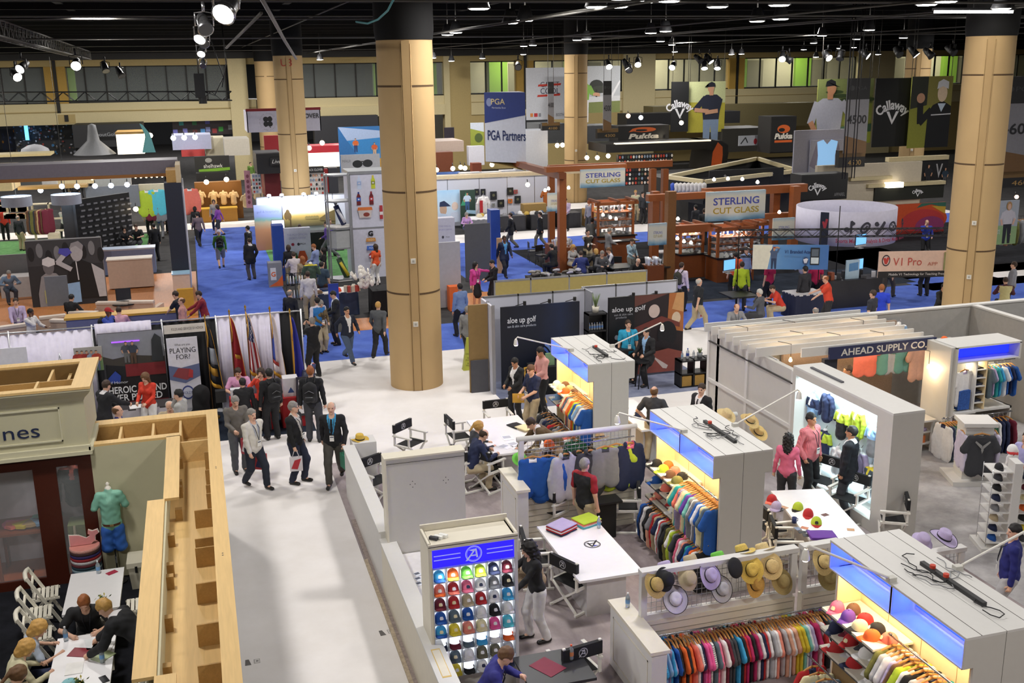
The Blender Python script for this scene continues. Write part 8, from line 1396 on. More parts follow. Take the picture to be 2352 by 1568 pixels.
hung('white hanging banner with struck-through red and navy lettering',1208,156,1296,276,72,'#cfd2da',lambda S:(S.text('CAN\'T',.62,.63,.10,'#3a3f52',.5),S.poly([(.3,.64),(.9,.66),(.92,.70),(.32,.68)],'#c83a2c'),S.text('COOL',.62,.50,.11,'#2c3350',.5),S.poly([(.28,.44),(.88,.46),(.9,.50),(.3,.48)],'#c83a2c'),S.poly([(.1,.06),(.17,.06),(.17,.13),(.1,.13)],'#d98a4a'),S.poly([(.2,.06),(.29,.06),(.29,.13),(.2,.13)],'#c0323a'),S.poly([(.32,.06),(.38,.06),(.38,.13),(.32,.13)],'#8a8c94'),S.text('BOOTH',.88,.06,.06,'#5a5c64',.2)))
hung('hanging photo banner of a golfer in green with a dark tree',1330,152,1425,260,70,'#b9bcc0',lambda S:(S.poly([(0,0),(1,0),(1,.25),(0,.22)],'#77804a'),S.poly([(0,.22),(1,.25),(1,.36),(0,.34)],'#cfd0d2'),S.oval(.42,.58,.17,.13,'#2c2f2a'),S.oval(.5,.5,.2,.08,'#3a3d34'),S.poly([(.4,.34),(.44,.34),(.44,.5),(.4,.5)],'#2a2822'),S.man(.1,-.2,1.0,'#7fae4a','#d9d9dc',arms=[[(.1,.76),(.2,.62),(.36,.6)],[(.15,.76),(.24,.6),(.38,.58)]]),S.poly([(.72,.3),(.98,.7),(1,.66),(.78,.28)],'#e2e2e4')))
a,b=aty(1112,212,48),aty(1206,205,46.4);t=thing('hanging_banner','large three-sided hanging banner reading PGA Partners, blue above white','banner',a);U=Vector(b)-Vector(a);U.z=0;H=3.15;Bk=U*.35+Vector((-U.y,U.x,0))*.85
mb=MB();mb.prism([(0,0,-H),tuple(U+Vector((0,0,-H))),tuple(Bk+Vector((0,0,-H)))],(0,0,H),M('#d0d2dc',.6));mb.prism([(0,0,-H-.01),tuple(U+Vector((0,0,-H-.35))),tuple(Bk+Vector((0,0,-H+.2)))],(0,0,.02),M('#a98f55',.7));mb.build('body',t)
mb=MB();S=Sheet(mb,(0,0,-H),U,(0,0,H));S.poly([(0,.56),(1,.68),(1,1),(0,1)],'#2a3a7a');S.oval(.12,.86,.07,.06,'#8a93b8');S.text('PGA',.34,.83,.08,'#d8c48a',.34,.01);S.text('Merchandise Show',.36,.77,.025,'#c9cde0',.34);S.text('PGA Partners',.54,.32,.14,'#23305e',.94,.015);mb.build('print',t)
def pukka(S):S.oval(.5,.74,.24,.16,'#d9652a',24);S.oval(.44,.70,.13,.07,'#1a1a1b',20);S.poly([(.2,.6),(.34,.66),(.36,.8),(.28,.82)],'#d9652a');S.text('Pukka',.5,.18,.30,'#e9e2d4',.6,.05,shear=.2)
BB('black cap-booth block with an orange swirl logo and the word Pukka',1420,290,1537,326,63,1.5,'#1d1d1f');PP('front of the black cap booth, orange swirl above the word Pukka',1420,290,1537,326,62.9,'#1d1d1f',pukka,.05,'sign_face','sign')
t=thing('booth_canopy','long black curved canopy with a glowing rim and orange right end','canopy',(21.5,60,.0));x0,x1=aty(1392,330,60)[0]-21.5,aty(1672,330,60)[0]-21.5;zt=aty(1500,328,60)[2];mb=MB();mb.box(x0,0,zt-.5,x1-.8,3,zt,M('#1b1a1b',.4));mb.build('roof',t);mb=MB();mb.box(x0+.6,-.05,zt-.02,x1-1.2,.25,zt+.06,M('#e8dcc4',emit=1.1));mb.build('rim_light',t)
mb=MB();pr=[(x1-1.4,zt),(x1-.5,zt),(x1,zt-.3),(x1+.05,zt-.8),(x1-.1,zt-1.9),(x1-1.2,zt-1.9),(x1-1.0,zt-.6)];mb.prism([(x,-.02,z) for x,z in pr],(0,3,0),M('#1b1a1b',.4));mb.prism([(x1-1.1+.8*(x-x1+1.1)/1.0*.8,-.06,z*.96+.05) for x,z in pr[1:]],(0,.05,0),M('#c9561e',.5));mb.build('end_panel',t)
def capwall(label,x0,y0,x1,y1,y,n,m,base='#18181a',cols=('#e6e0d6','#c0402e','#8a9ab0','#d9a88a','#4a5a4a','#2a2a2c')):
 def d(S):
  for j in range(m):
   for i in range(n):S.oval((i+.5)/n,(j+.5)/m,.36/n,.34/m,RN.choice(cols),8)
 return PP(label,x0,y0,x1,y1,y,base,d,.3,'cap_wall','display')
capwall('wall of small caps behind the rear glassware pergola',1436,386,1492,426,54,8,4);capwall('row of caps under the black curved canopy',1420,356,1545,378,59.5,20,2);capwall('cap shelves in the black-framed shop right of the left column',703,398,742,450,58,6,5,'#d9d6d2');capwall('shelves of dark caps left of the second column',578,400,598,445,60,3,5,'#c9c6c4')
TB='#c9bb94'
def frame_roof(label,pts,y,d):
 t=thing('roof_frame',label,'booth',(0,0,0));P=[Vector(aty(px,py,yy)) for px,py,yy in pts];z=sum(p.z for p in P)/len(P);t.location=(P[0].x,P[0].y,z);mb=MB();n=len(P)
 for i in range(n):p,q=P[i]-P[0],P[(i+1)%n]-P[0];p.z=q.z=0;mb.bar(p,q,.22,.2,M(TB,.5));p2,q2=p-Vector((0,0,.6)),q-Vector((0,0,.6));mb.bar(p2,q2,.08,1.1,M('#16171a',.6))
 mb.build('frame',t);return t
t=frame_roof('black booth roof frame with cream edging, hashtag lettering on its left side',((1532,402,52),(1618,412,49.0),(1832,392,52),(1740,372,60)),50,1)
q=Vector(aty(1536,404,51.9));e=Vector(aty(1618,414,48.9));e.z=q.z;panel('booth_fascia','black fascia reading #IWEARCALLAWAY above white-capped dummies','sign',q-Vector((0,0,1.0)),e-q,(0,0,.95),.05,M('#17181a',.6),draw=lambda S:S.text('#IWEARCALLAWAY',.52,.28,.42,'#a9a79c',.92,.02))
for i in range(9):p=aty(1545+9*i,432,50.6-.3*i);t=thing('head_display','white capped head display under the hashtag fascia','mannequin',(p[0],p[1],p[2]-.2),0,'capped heads under the fascia');mb=MB();mb.lathe([(0,0),(.14,0),(.10,.15),(.13,.3),(.12,.42),(0,.5)],M('#d9d6d4' if i else '#3a5ac0',.5),10);mb.build('head',t)
slab('dark_booth','dark booth mass below the black roof frame','booth',(25.5,52,.01,34,58,2.2),M('#1d1d1f'));PP('black booth wall with pale crossed clubs, behind the near pergola',1630,392,1800,440,51,'#1b1c1e',lambda S:(S.line([(.2,.75),(.36,.1)],.05,'#8a8a88'),S.line([(.85,.75),(.65,.1)],.05,'#8a8a88')),.1,'booth_wall','wall panel')
def vees(S):[S.poly([(u-.06,.85),(u-.035,.85),(u,.5),(u+.035,.85),(u+.06,.85),(u,.3)],'#a9a9ac') for u in(.4,.85)];S.man(.08,.05,.9,'#a02a2c','#2a2a2e');S.man(.66,.0,.85,'#23242a','#2a2a30');S.man(.95,.0,.7,'#2a3a4a','#4a4a4c')
PP('black booth wall with white V marks and printed players',2044,372,2178,432,46,'#17181a',vees,.1,'booth_wall','wall panel');BB('cream top edge of the black V-mark booth wall',2042,362,2180,372,45.9,.3,TB,'edge_strip','trim');BB('dark slanted booth front with a script logo, left of the ring sign',1842,402,1948,462,44,1,'#1a1b1d','booth_front','wall panel');PP('script logo face on the dark booth front',1843,404,1947,460,43.9,'#1a1b1d',lambda S:(cal(S,.35,.5,1.2),S.text('APPAREL',.84,.1,.14,'#8a8a8c',.24)),.02,'sign_face','sign')  # slanted dark block is the booth's front wall, no counter
BB('cream-edged dark counter of the script-logo booth',1955,408,2050,416,45,2,TB,'counter_edge','trim');PP('dark fascia with script logo above the orange mural',2010,432,2168,462,45.1,'#23251f',lambda S:cal(S,.62,.55,1.4),.1,'booth_fascia','sign');BB('cream edge above the dark fascia',1995,424,2172,432,45.0,.4,TB,'edge_strip','trim');BB('small glowing white lantern sign beside the man in blue',2040,420,2076,432,44.8,.3,M('#fff6e0',emit=3.),'lantern','light')
PP('tall grey-white screen wall showing a pale blue shirt',1826,300,1945,412,48.5,'#a9a8b4',None,.1,'screen_wall','screen');PP('projected pale blue shirt on the grey-white screen wall',1862,322,1938,412,48.3,'#a9a8b4',lambda S:(S.poly([(.22,0),(.78,0),(.76,.6),(.82,.95),(.62,1),(.5,.88),(.38,1),(.2,.95),(.24,.6)],M('#8fc0ee',emit=.55)),S.poly([(.18,.92),(.0,.35),(.18,.25),(.24,.6)],'#8a8494'),S.poly([(.84,.92),(1,.35),(.82,.25),(.76,.6)],'#8a8494')),.05,'screen','screen')
BB('tall black kiosk tower with orange swirl logo',1772,268,1830,352,56,1.5,'#1c1b1b','kiosk_tower','booth');PP('kiosk tower face, orange swirl above the word Pukka and an orange line',1773,276,1829,350,55.9,'#1c1b1b',lambda S:(S.oval(.5,.72,.26,.13,'#d9652a',20),S.oval(.42,.69,.13,.06,'#1c1b1b',14),S.text('Pukka',.5,.42,.16,'#e9e2d4',.74,.05,shear=.2),S.poly([(.14,.30),(.86,.30),(.86,.37),(.14,.37)],'#d9652a')),.04,'sign_face','sign');PP('small white screen with red graphics left of the kiosk tower',1697,312,1748,335,58,'#b9bcc4',lambda S:(S.line([(.1,.2),(.3,.8),(.4,.3)],.06,'#2a2a2e'),S.oval(.75,.4,.08,.3,'#b0303a')),.05,'screen','screen')
BB('brown-grey wall mass in front of the rear wall on the right',1500,245,1880,300,84,2,'#5d5436','booth_wall','wall panel');BB('black booth mass under the golfer banner',1440,262,1700,290,80,2,'#17171a','booth','booth');BB('dark booth mass behind the kiosk tower',1660,296,1770,350,66,3,'#26241d','booth','booth');BB('dark cube booth left of the orange-logo booth',1350,290,1420,330,68,3,'#3a3c40','booth','booth')
PP('brass-toned torso cabinet across the end of the blue aisle',446,420,554,None,64.4,'#8a5a1c',None,.6,'display_cabinet','cabinet');
for i,u in enumerate((460,490,513,536)):p=aty(u,445,64.0);bust('cream display torso in the brass-toned cabinet, %s from left'%nth(i),(p[0],64.1,p[2]+.1),PI,'#d9b98a',None,None,'short','torsos in the brass-toned cabinet',1.05,None,'#d9b98a');plight(p[0],63.5,p[2]+.6,10,(1,.8,.5),.1)
t=BB('gold-fronted counter at the end of the blue aisle',463,482,545,None,63.2,.8,M('#a9761c',.45),'counter','counter','#c9a03a');bust('cream dress form at the right end of the gold counter',(2.7,63.0,1.5),PI,'#c9b48a',None,None,'short',None,1.0,None,'#c9b48a');bust('tall cream dress form behind the black jacketed man',(3.4,63.6,2.0),PI,'#b9a88a',None,None,'long',None,1.2,None,'#b9a88a')
PP('dark hospitality booth wall with a lime grass strip',446,360,526,397,70,'#1d1f20',lambda S:(S.poly([(.1,.0),(1,.1),(1,.28),(.1,.2)],'#6fa02c'),S.text('shelhawk',.52,.28,.24,'#d9d9d6',.55),S.oval(.4,.75,.1,.15,'#8a8c8a')),.3,'booth_wall','wall panel');BB('black-clothed counter under the lime grass strip',450,398,526,420,69,2,'#1b1b1d','counter','counter')
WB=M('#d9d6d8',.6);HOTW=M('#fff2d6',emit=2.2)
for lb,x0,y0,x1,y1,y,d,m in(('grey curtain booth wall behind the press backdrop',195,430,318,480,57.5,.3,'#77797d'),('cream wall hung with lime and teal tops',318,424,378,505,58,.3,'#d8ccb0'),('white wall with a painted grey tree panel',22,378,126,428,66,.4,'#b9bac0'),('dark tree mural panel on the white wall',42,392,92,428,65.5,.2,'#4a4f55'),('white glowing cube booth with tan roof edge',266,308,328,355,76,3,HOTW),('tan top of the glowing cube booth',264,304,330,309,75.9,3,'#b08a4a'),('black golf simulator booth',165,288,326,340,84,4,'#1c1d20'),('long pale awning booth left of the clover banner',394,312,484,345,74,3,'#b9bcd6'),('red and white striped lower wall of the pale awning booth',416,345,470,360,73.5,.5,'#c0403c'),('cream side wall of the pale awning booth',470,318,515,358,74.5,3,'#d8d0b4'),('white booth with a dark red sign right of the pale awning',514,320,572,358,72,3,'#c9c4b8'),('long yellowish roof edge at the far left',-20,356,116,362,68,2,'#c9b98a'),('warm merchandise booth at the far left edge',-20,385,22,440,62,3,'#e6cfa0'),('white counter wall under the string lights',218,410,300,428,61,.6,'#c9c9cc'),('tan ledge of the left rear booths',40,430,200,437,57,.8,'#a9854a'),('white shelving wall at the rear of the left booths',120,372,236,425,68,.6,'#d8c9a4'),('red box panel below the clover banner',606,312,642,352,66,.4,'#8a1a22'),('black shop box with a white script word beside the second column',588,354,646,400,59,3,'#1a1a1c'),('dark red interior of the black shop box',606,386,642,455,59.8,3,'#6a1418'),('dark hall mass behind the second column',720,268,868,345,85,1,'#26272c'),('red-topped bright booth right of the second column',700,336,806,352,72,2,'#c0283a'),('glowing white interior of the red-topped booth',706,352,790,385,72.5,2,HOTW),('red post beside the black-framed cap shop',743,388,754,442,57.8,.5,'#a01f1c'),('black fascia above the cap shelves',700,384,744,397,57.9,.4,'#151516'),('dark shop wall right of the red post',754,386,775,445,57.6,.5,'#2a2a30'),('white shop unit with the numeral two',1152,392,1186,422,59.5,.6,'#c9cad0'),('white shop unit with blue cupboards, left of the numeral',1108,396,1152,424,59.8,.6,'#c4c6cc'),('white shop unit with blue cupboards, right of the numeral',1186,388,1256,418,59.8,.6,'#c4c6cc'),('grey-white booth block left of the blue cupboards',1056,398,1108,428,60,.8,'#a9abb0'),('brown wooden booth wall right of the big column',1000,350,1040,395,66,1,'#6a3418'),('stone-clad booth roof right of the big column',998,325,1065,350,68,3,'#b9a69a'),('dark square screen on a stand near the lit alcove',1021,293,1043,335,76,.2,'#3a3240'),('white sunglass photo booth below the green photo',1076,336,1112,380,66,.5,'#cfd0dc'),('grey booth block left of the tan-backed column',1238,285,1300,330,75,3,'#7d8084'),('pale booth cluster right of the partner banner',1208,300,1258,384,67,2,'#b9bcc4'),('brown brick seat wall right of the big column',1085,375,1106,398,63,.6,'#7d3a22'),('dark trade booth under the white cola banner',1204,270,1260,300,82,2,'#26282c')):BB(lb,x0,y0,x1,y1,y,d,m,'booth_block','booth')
for lb,x0,y0,x1,y1,y,c,d in(('aboutGolf lettering on the black simulator booth',212,302,270,316,83.8,'#1c1d20',lambda S:S.text('aboutGolf',.5,.2,.55,'#8a8c90',.9)),('numeral two on the white shop unit',1154,396,1184,420,59.3,'#c9cad0',lambda S:S.text('2',.5,.2,.62,'#3a4450',None,.01)),('black fascia reading BLACK CLOVER',701,385,743,396,57.7,'#151516',lambda S:S.text('BLACK CLOVER',.5,.25,.5,'#d9d9d9',.9)),('script word on the black shop box',620,362,646,380,58.8,'#1a1a1c',lambda S:S.text('Live',.55,.25,.5,'#d9d9d6',.8,0,'c',.3)),('tropical beach photo panel right of the second column',776,292,872,398,67,'#2a6aa8',lambda S:(S.poly([(0,1),(1,.9),(1,.75),(.2,.7)],'#9fb4d8'),S.poly([(.2,.7),(1,.75),(1,.3),(.5,.3)],'#2f7fc0'),S.poly([(.3,.3),(1,.3),(1,.0),(.5,0)],'#b58a2c'),S.man(.4,.45,.3,'#d0662c','#2a3a6a'),S.man(.85,.35,.3,'#c9582c','#c9a88a'))),('white sunglasses poster box right of the second column',782,356,872,400,61,'#c9cbd2',lambda S:(S.oval(.42,.5,.13,.2,'#23262a'),S.oval(.68,.52,.13,.2,'#2a2d32'),S.line([(.5,.62),(.6,.62)],.03,'#3a3a3c'),S.text('MAUI',.14,.6,.14,'#8a8c92',.2))),('football picture panel right of the big column',1004,396,1056,424,60.5,'#3a5fb0',lambda S:(S.poly([(0,0),(1,0),(1,.35),(0,.3)],'#5a7a4a'),[S.man(.25+.22*i,.2,.6,c,c) for i,c in enumerate(('#8a8c92','#b02a2c','#3a5a90','#c9a03a'))])),('green landscape photo panel left of the partner banner',1080,282,1111,336,68,'#8f9a3a',lambda S:(S.poly([(0,.75),(1,.6),(1,1),(0,1)],'#c4ccd8'),S.oval(.6,.35,.3,.2,'#4a5a2c'))),('pink feather banner beside the dark aisle-end booth',560,392,574,478,61,'#c9909a',lambda S:[S.oval(.5,.15+.14*i,.25,.05,'#8a4a58',8) for i in range(6)]),('dark busy product mural behind the left booths, wide part',30,284,168,356,90,'#23262a',lambda S:[S.oval(RN.random(),RN.random(),.012+.014*RN.random(),.02+.03*RN.random(),RN.choice(('#6a6d74','#8a8d96','#3a4a6a','#b9bcc4','#4a4030','#9a3a30','#2f6fa0')),6) for _ in range(110)]),('blue lit screen booth at the far left',0,296,40,345,92,'#26324f',lambda S:[S.oval(RN.random(),RN.random(),.06,.07,RN.choice(('#4a6ab0','#6a5aa8','#c98a2c','#2a3a6a')),8) for _ in range(14)]),('row of coloured screens behind the pale awning',395,276,545,312,89,'#3a3336',lambda S:[S.poly([(u,v),(u+.07,v),(u+.07,v+.3),(u,v+.3)],c) for u,v,c in((.0,.1,'#7a7ad0'),(.15,.15,'#8a8ad8'),(.3,.05,'#6a2a2a'),(.42,.1,'#5aa0e0'),(.5,.2,'#8f9ad0'),(.6,.1,'#a03a3a'),(.7,.2,'#3aa03a'),(.1,.65,'#2a8a8a'),(.3,.65,'#1f6a3a'),(.5,.7,'#4a4a9a'),(.85,.3,'#8a8c90'))])):PP(lb,x0,y0,x1,y1,y,c,d,.06,'wall_panel','panel')
mb=MB();mb.box(aty(54,284,89)[0],89,aty(54,322,89)[2],aty(62,284,89)[0],89.2,aty(54,282,89)[2],M('#5ab4ff',emit=3.));mb.build('light_column',label='vertical blue-white light column at the far left',cat='light')
q,e=aty(562,254,62),aty(728,248,62);t=thing('hanging_banner','white hanging box banner with a black four-leaf clover and BLACK CLOVER','banner',(q[0],60.5,aty(562,306,60)[2]));W=e[0]-q[0];H=q[2]-t.location.z;mb=MB();mb.box(0,0,0,W,.05,H,M('#c9c6d4',.6));mb.box(0,0,0,.05,3,H,M('#b9b6c8',.6));mb.box(W-.05,0,0,W,3,H,M('#b9b6c8',.6));mb.box(0,2.95,0,W,3,H,M('#b9b6c8',.6));mb.box(-.02,-.02,H,W+.02,.1,H+.14,M('#8a1a22'));mb.build('box',t)
mb=MB();S=Sheet(mb,(0,0,0),(W,0,0),(0,0,H));K='#1d1d20';asp=W/H
for aa in(.8,2.36,3.93,5.5):u,v=.28+.105/asp*1.3*math.cos(aa),.5+.16*math.sin(aa);S.oval(u,v,.10/asp*1.25,.125,K);S.oval(u+.05/asp*math.cos(aa+.5),v+.05*math.sin(aa+.5),.075/asp,.09,K)
S.line([(.28,.48),(.31,.2)],.018,K)
for i,ch in enumerate('BLACK CLOVER LIVE YOUR OWN LUCK '):th=PI-.3-i*2*PI/32;S.text(ch,.28+.37/asp*math.cos(th)*1.05,.47+.40*math.sin(th),.045,'#6a6a72') if ch!=' ' else 0
S.text('BLACK CLOVER',.70,.62,.22,K,.56,.01);mb.build('print',t)
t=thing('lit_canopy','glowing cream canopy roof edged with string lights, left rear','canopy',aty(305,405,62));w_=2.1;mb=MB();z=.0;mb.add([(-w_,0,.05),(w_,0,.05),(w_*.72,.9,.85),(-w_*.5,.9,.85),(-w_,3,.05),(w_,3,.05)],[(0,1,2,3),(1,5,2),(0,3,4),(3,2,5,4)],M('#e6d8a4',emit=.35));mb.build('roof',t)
for k in range(16):mb=MB();mb.lathe([(0,-.06),(.05,-.03),(.05,.03),(0,.06)],M('#ffdca0',emit=10.),8,(-w_+2*w_*k/15,-.05,-.06));mb.build('bulb',t)
for lb,px,py in(('white drum pendant lamp at the far left, lit from within',38,460),('white drum pendant lamp left of the press backdrop',152,455)):p=aty(px,py,50);t=thing('drum_lamp',lb,'lamp',p);mb=MB();mb.lathe([(.62,-.25),(.62,.18)],M('#a9b0c0',.5),28);mb.build('shade',t);mb=MB();mb.disc((0,0,.15),.6,(1,0,0),(0,1,0),M('#e2f4ff',emit=4.),28);mb.build('diffuser',t);mb=MB();mb.tube([(0,0,.1),(0,0,6)],.012,CG2,4);mb.build('cord',t)
for i,(px,py,c) in enumerate(((336,442,'lime green'),(357,440,'turquoise'),(434,438,'coral'),(346,476,'maroon'),(366,478,'grey'))):p=aty(px,py-14,57.6);garment('large %s top displayed flat in the left rear booths'%c,p,0,c,'long','white',None,1.7 if i<3 else 1.1,hanger=0)
t=thing('tent','pointed grey tent roof in front of the black simulator booth','tent',aty(218,354,76));mb=MB();mb.lathe([(1.35,0),(.4,.9),(.3,1.5),(.25,1.9),(.0,2.0)],M('#77797c',.6),16);mb.build('roof',t);t=thing('dome','small white dome among the left rear booths','tent',aty(82,356,74));mb=MB();mb.lathe([(.95,0),(.8,.4),(.4,.62),(0,.7)],M('#b9bac0',.6),18);mb.build('roof',t);t=thing('sail','curved teal sail banner beside the glowing cube booth','banner',aty(345,350,75));mb=MB();mb.prism([(-.5,0,0),(.35,0,0),(.1,0,1.2),(-.3,0,1.8),(-.5,0,1.9),(-.2,0,1.1)],(0,.08,0),M('#5a9aa0',.6));mb.build('cloth',t)
for k,(px,py,y,c) in enumerate(((93,437,62,'b'),(104,396,70,'b'),(142,428,56,'b'),(177,428,56,'b'),(218,427,56,'b'),(255,426,56,'b'),(292,424,56,'b'),(345,311,88,'w'),(398,317,72,'b'),(423,316,72,'b'),(448,315,72,'b'),(403,283,90,'w'),(474,418,60,'w'),(520,412,62,'w'),(312,480,52,'w'),(740,328,70,'w'),(710,340,70,'w'),(1003,390,60,'w'),(1040,387,60,'w'),(1058,384,60,'w'),(1068,386,60,'w'),(1130,378,60,'w'),(1212,424,55,'w'),(1280,334,66,'w'),(1292,333,66,'w'),(1348,362,60,'w'),(1372,362,60,'w'),(1397,358,60,'w'),(1443,266,76,'r'),(1472,270,76,'b'),(1565,282,62,'w'),(2335,452,33,'r'))):t=thing('booth_lamp','small bright booth spotlight in the distant booths','light',aty(px,py,y),0,'distant booth spotlights');s_=y/60*.14;mb=MB();mb.lathe([(0,-s_),(s_*.7,-s_*.7),(s_,0),(s_*.7,s_*.7),(0,s_)],M({'b':'#cfe0ff','w':'#ffe9c4','r':'#ffb890'}[c],emit=14.),10);mb.build('lens',t);mb=MB();mb.tube([(0,0,s_*.8),(0,.1,s_*2.2)],s_*.2,BLK,5);mb.build('arm',t)
for x,y,z,w_,c in((-12,62,4,160,(1,.8,.5)),(-6,64,4,140,(1,.8,.5)),(-9,56,3.5,110,(1,.9,.75)),(1,67,4,90,(1,.8,.5)),(-14,76,4.5,200,(1,.92,.8)),(0,78,4.5,220,(.9,.92,1)),(10,74,4.5,200,(1,.85,.7)),(14,63,4,120,(1,.85,.65)),(18,70,4.5,160,(1,.95,.9)),(29,63,4,140,(1,.85,.6)),(34,50,4.5,120,(1,.9,.7)),(33,40,4,120,(1,.9,.8)),(25,57,5,90,(1,.85,.65))):plight(x,y,z,w_,c)
for i in range(11):p=aty(76+3*i,466,55.5);garment('long brown belt bundle hanging in the left rear booth, %s from left'%nth(i),(p[0],55.5,2.3),.1*i,r.choice(('brown','tan','charcoal','maroon','olive')),'vest',None,'belts hanging in the left rear booth',1.7,hanger=0)
for i in range(40):
 px,py=r.uniform(0,60),r.choice((470,486,502));p=aty(px,py,58.5);t=thing('boxed_goods','small light-coloured item on the left rear booth shelves','goods',p,0,'goods on the left rear shelves');mb=MB();mb.box(-.12,-.1,0,.12,.1,r.uniform(.15,.4),M(r.choice(('#e6d2b0','#d9a88a','#c9b490','#b5584a','#f0e6d2')),.6));mb.build('carton',t)
t=thing('shelf_unit','cream open shelf unit on the green turf of the left rear booth','shelf',(aty(134,520,56)[0],56,.01));mb=MB();[mb.box(x-.03,0,0,x+.03,.4,2.3,M('#e2d6b8')) for x in(-1.1,-.35,.35,1.1)];[mb.box(-1.1,0,z,1.1,.4,z+.05,M('#e2d6b8')) for z in(.3,.9,1.5,2.25)];mb.build('frame',t);slab('upholstered_seat','cream upholstered bench in front of the open shelf unit','bench',(aty(108,520,55)[0],54.8,.01,aty(134,520,55)[0],55.5,.95),M('#d2c6a8'))
HC=dict(k='#17120f',b='#3a281a',n='#6a4a2c',y='#c79a52',g='#8f8a84',w='#c9c4bb',r='#9a5a2c')
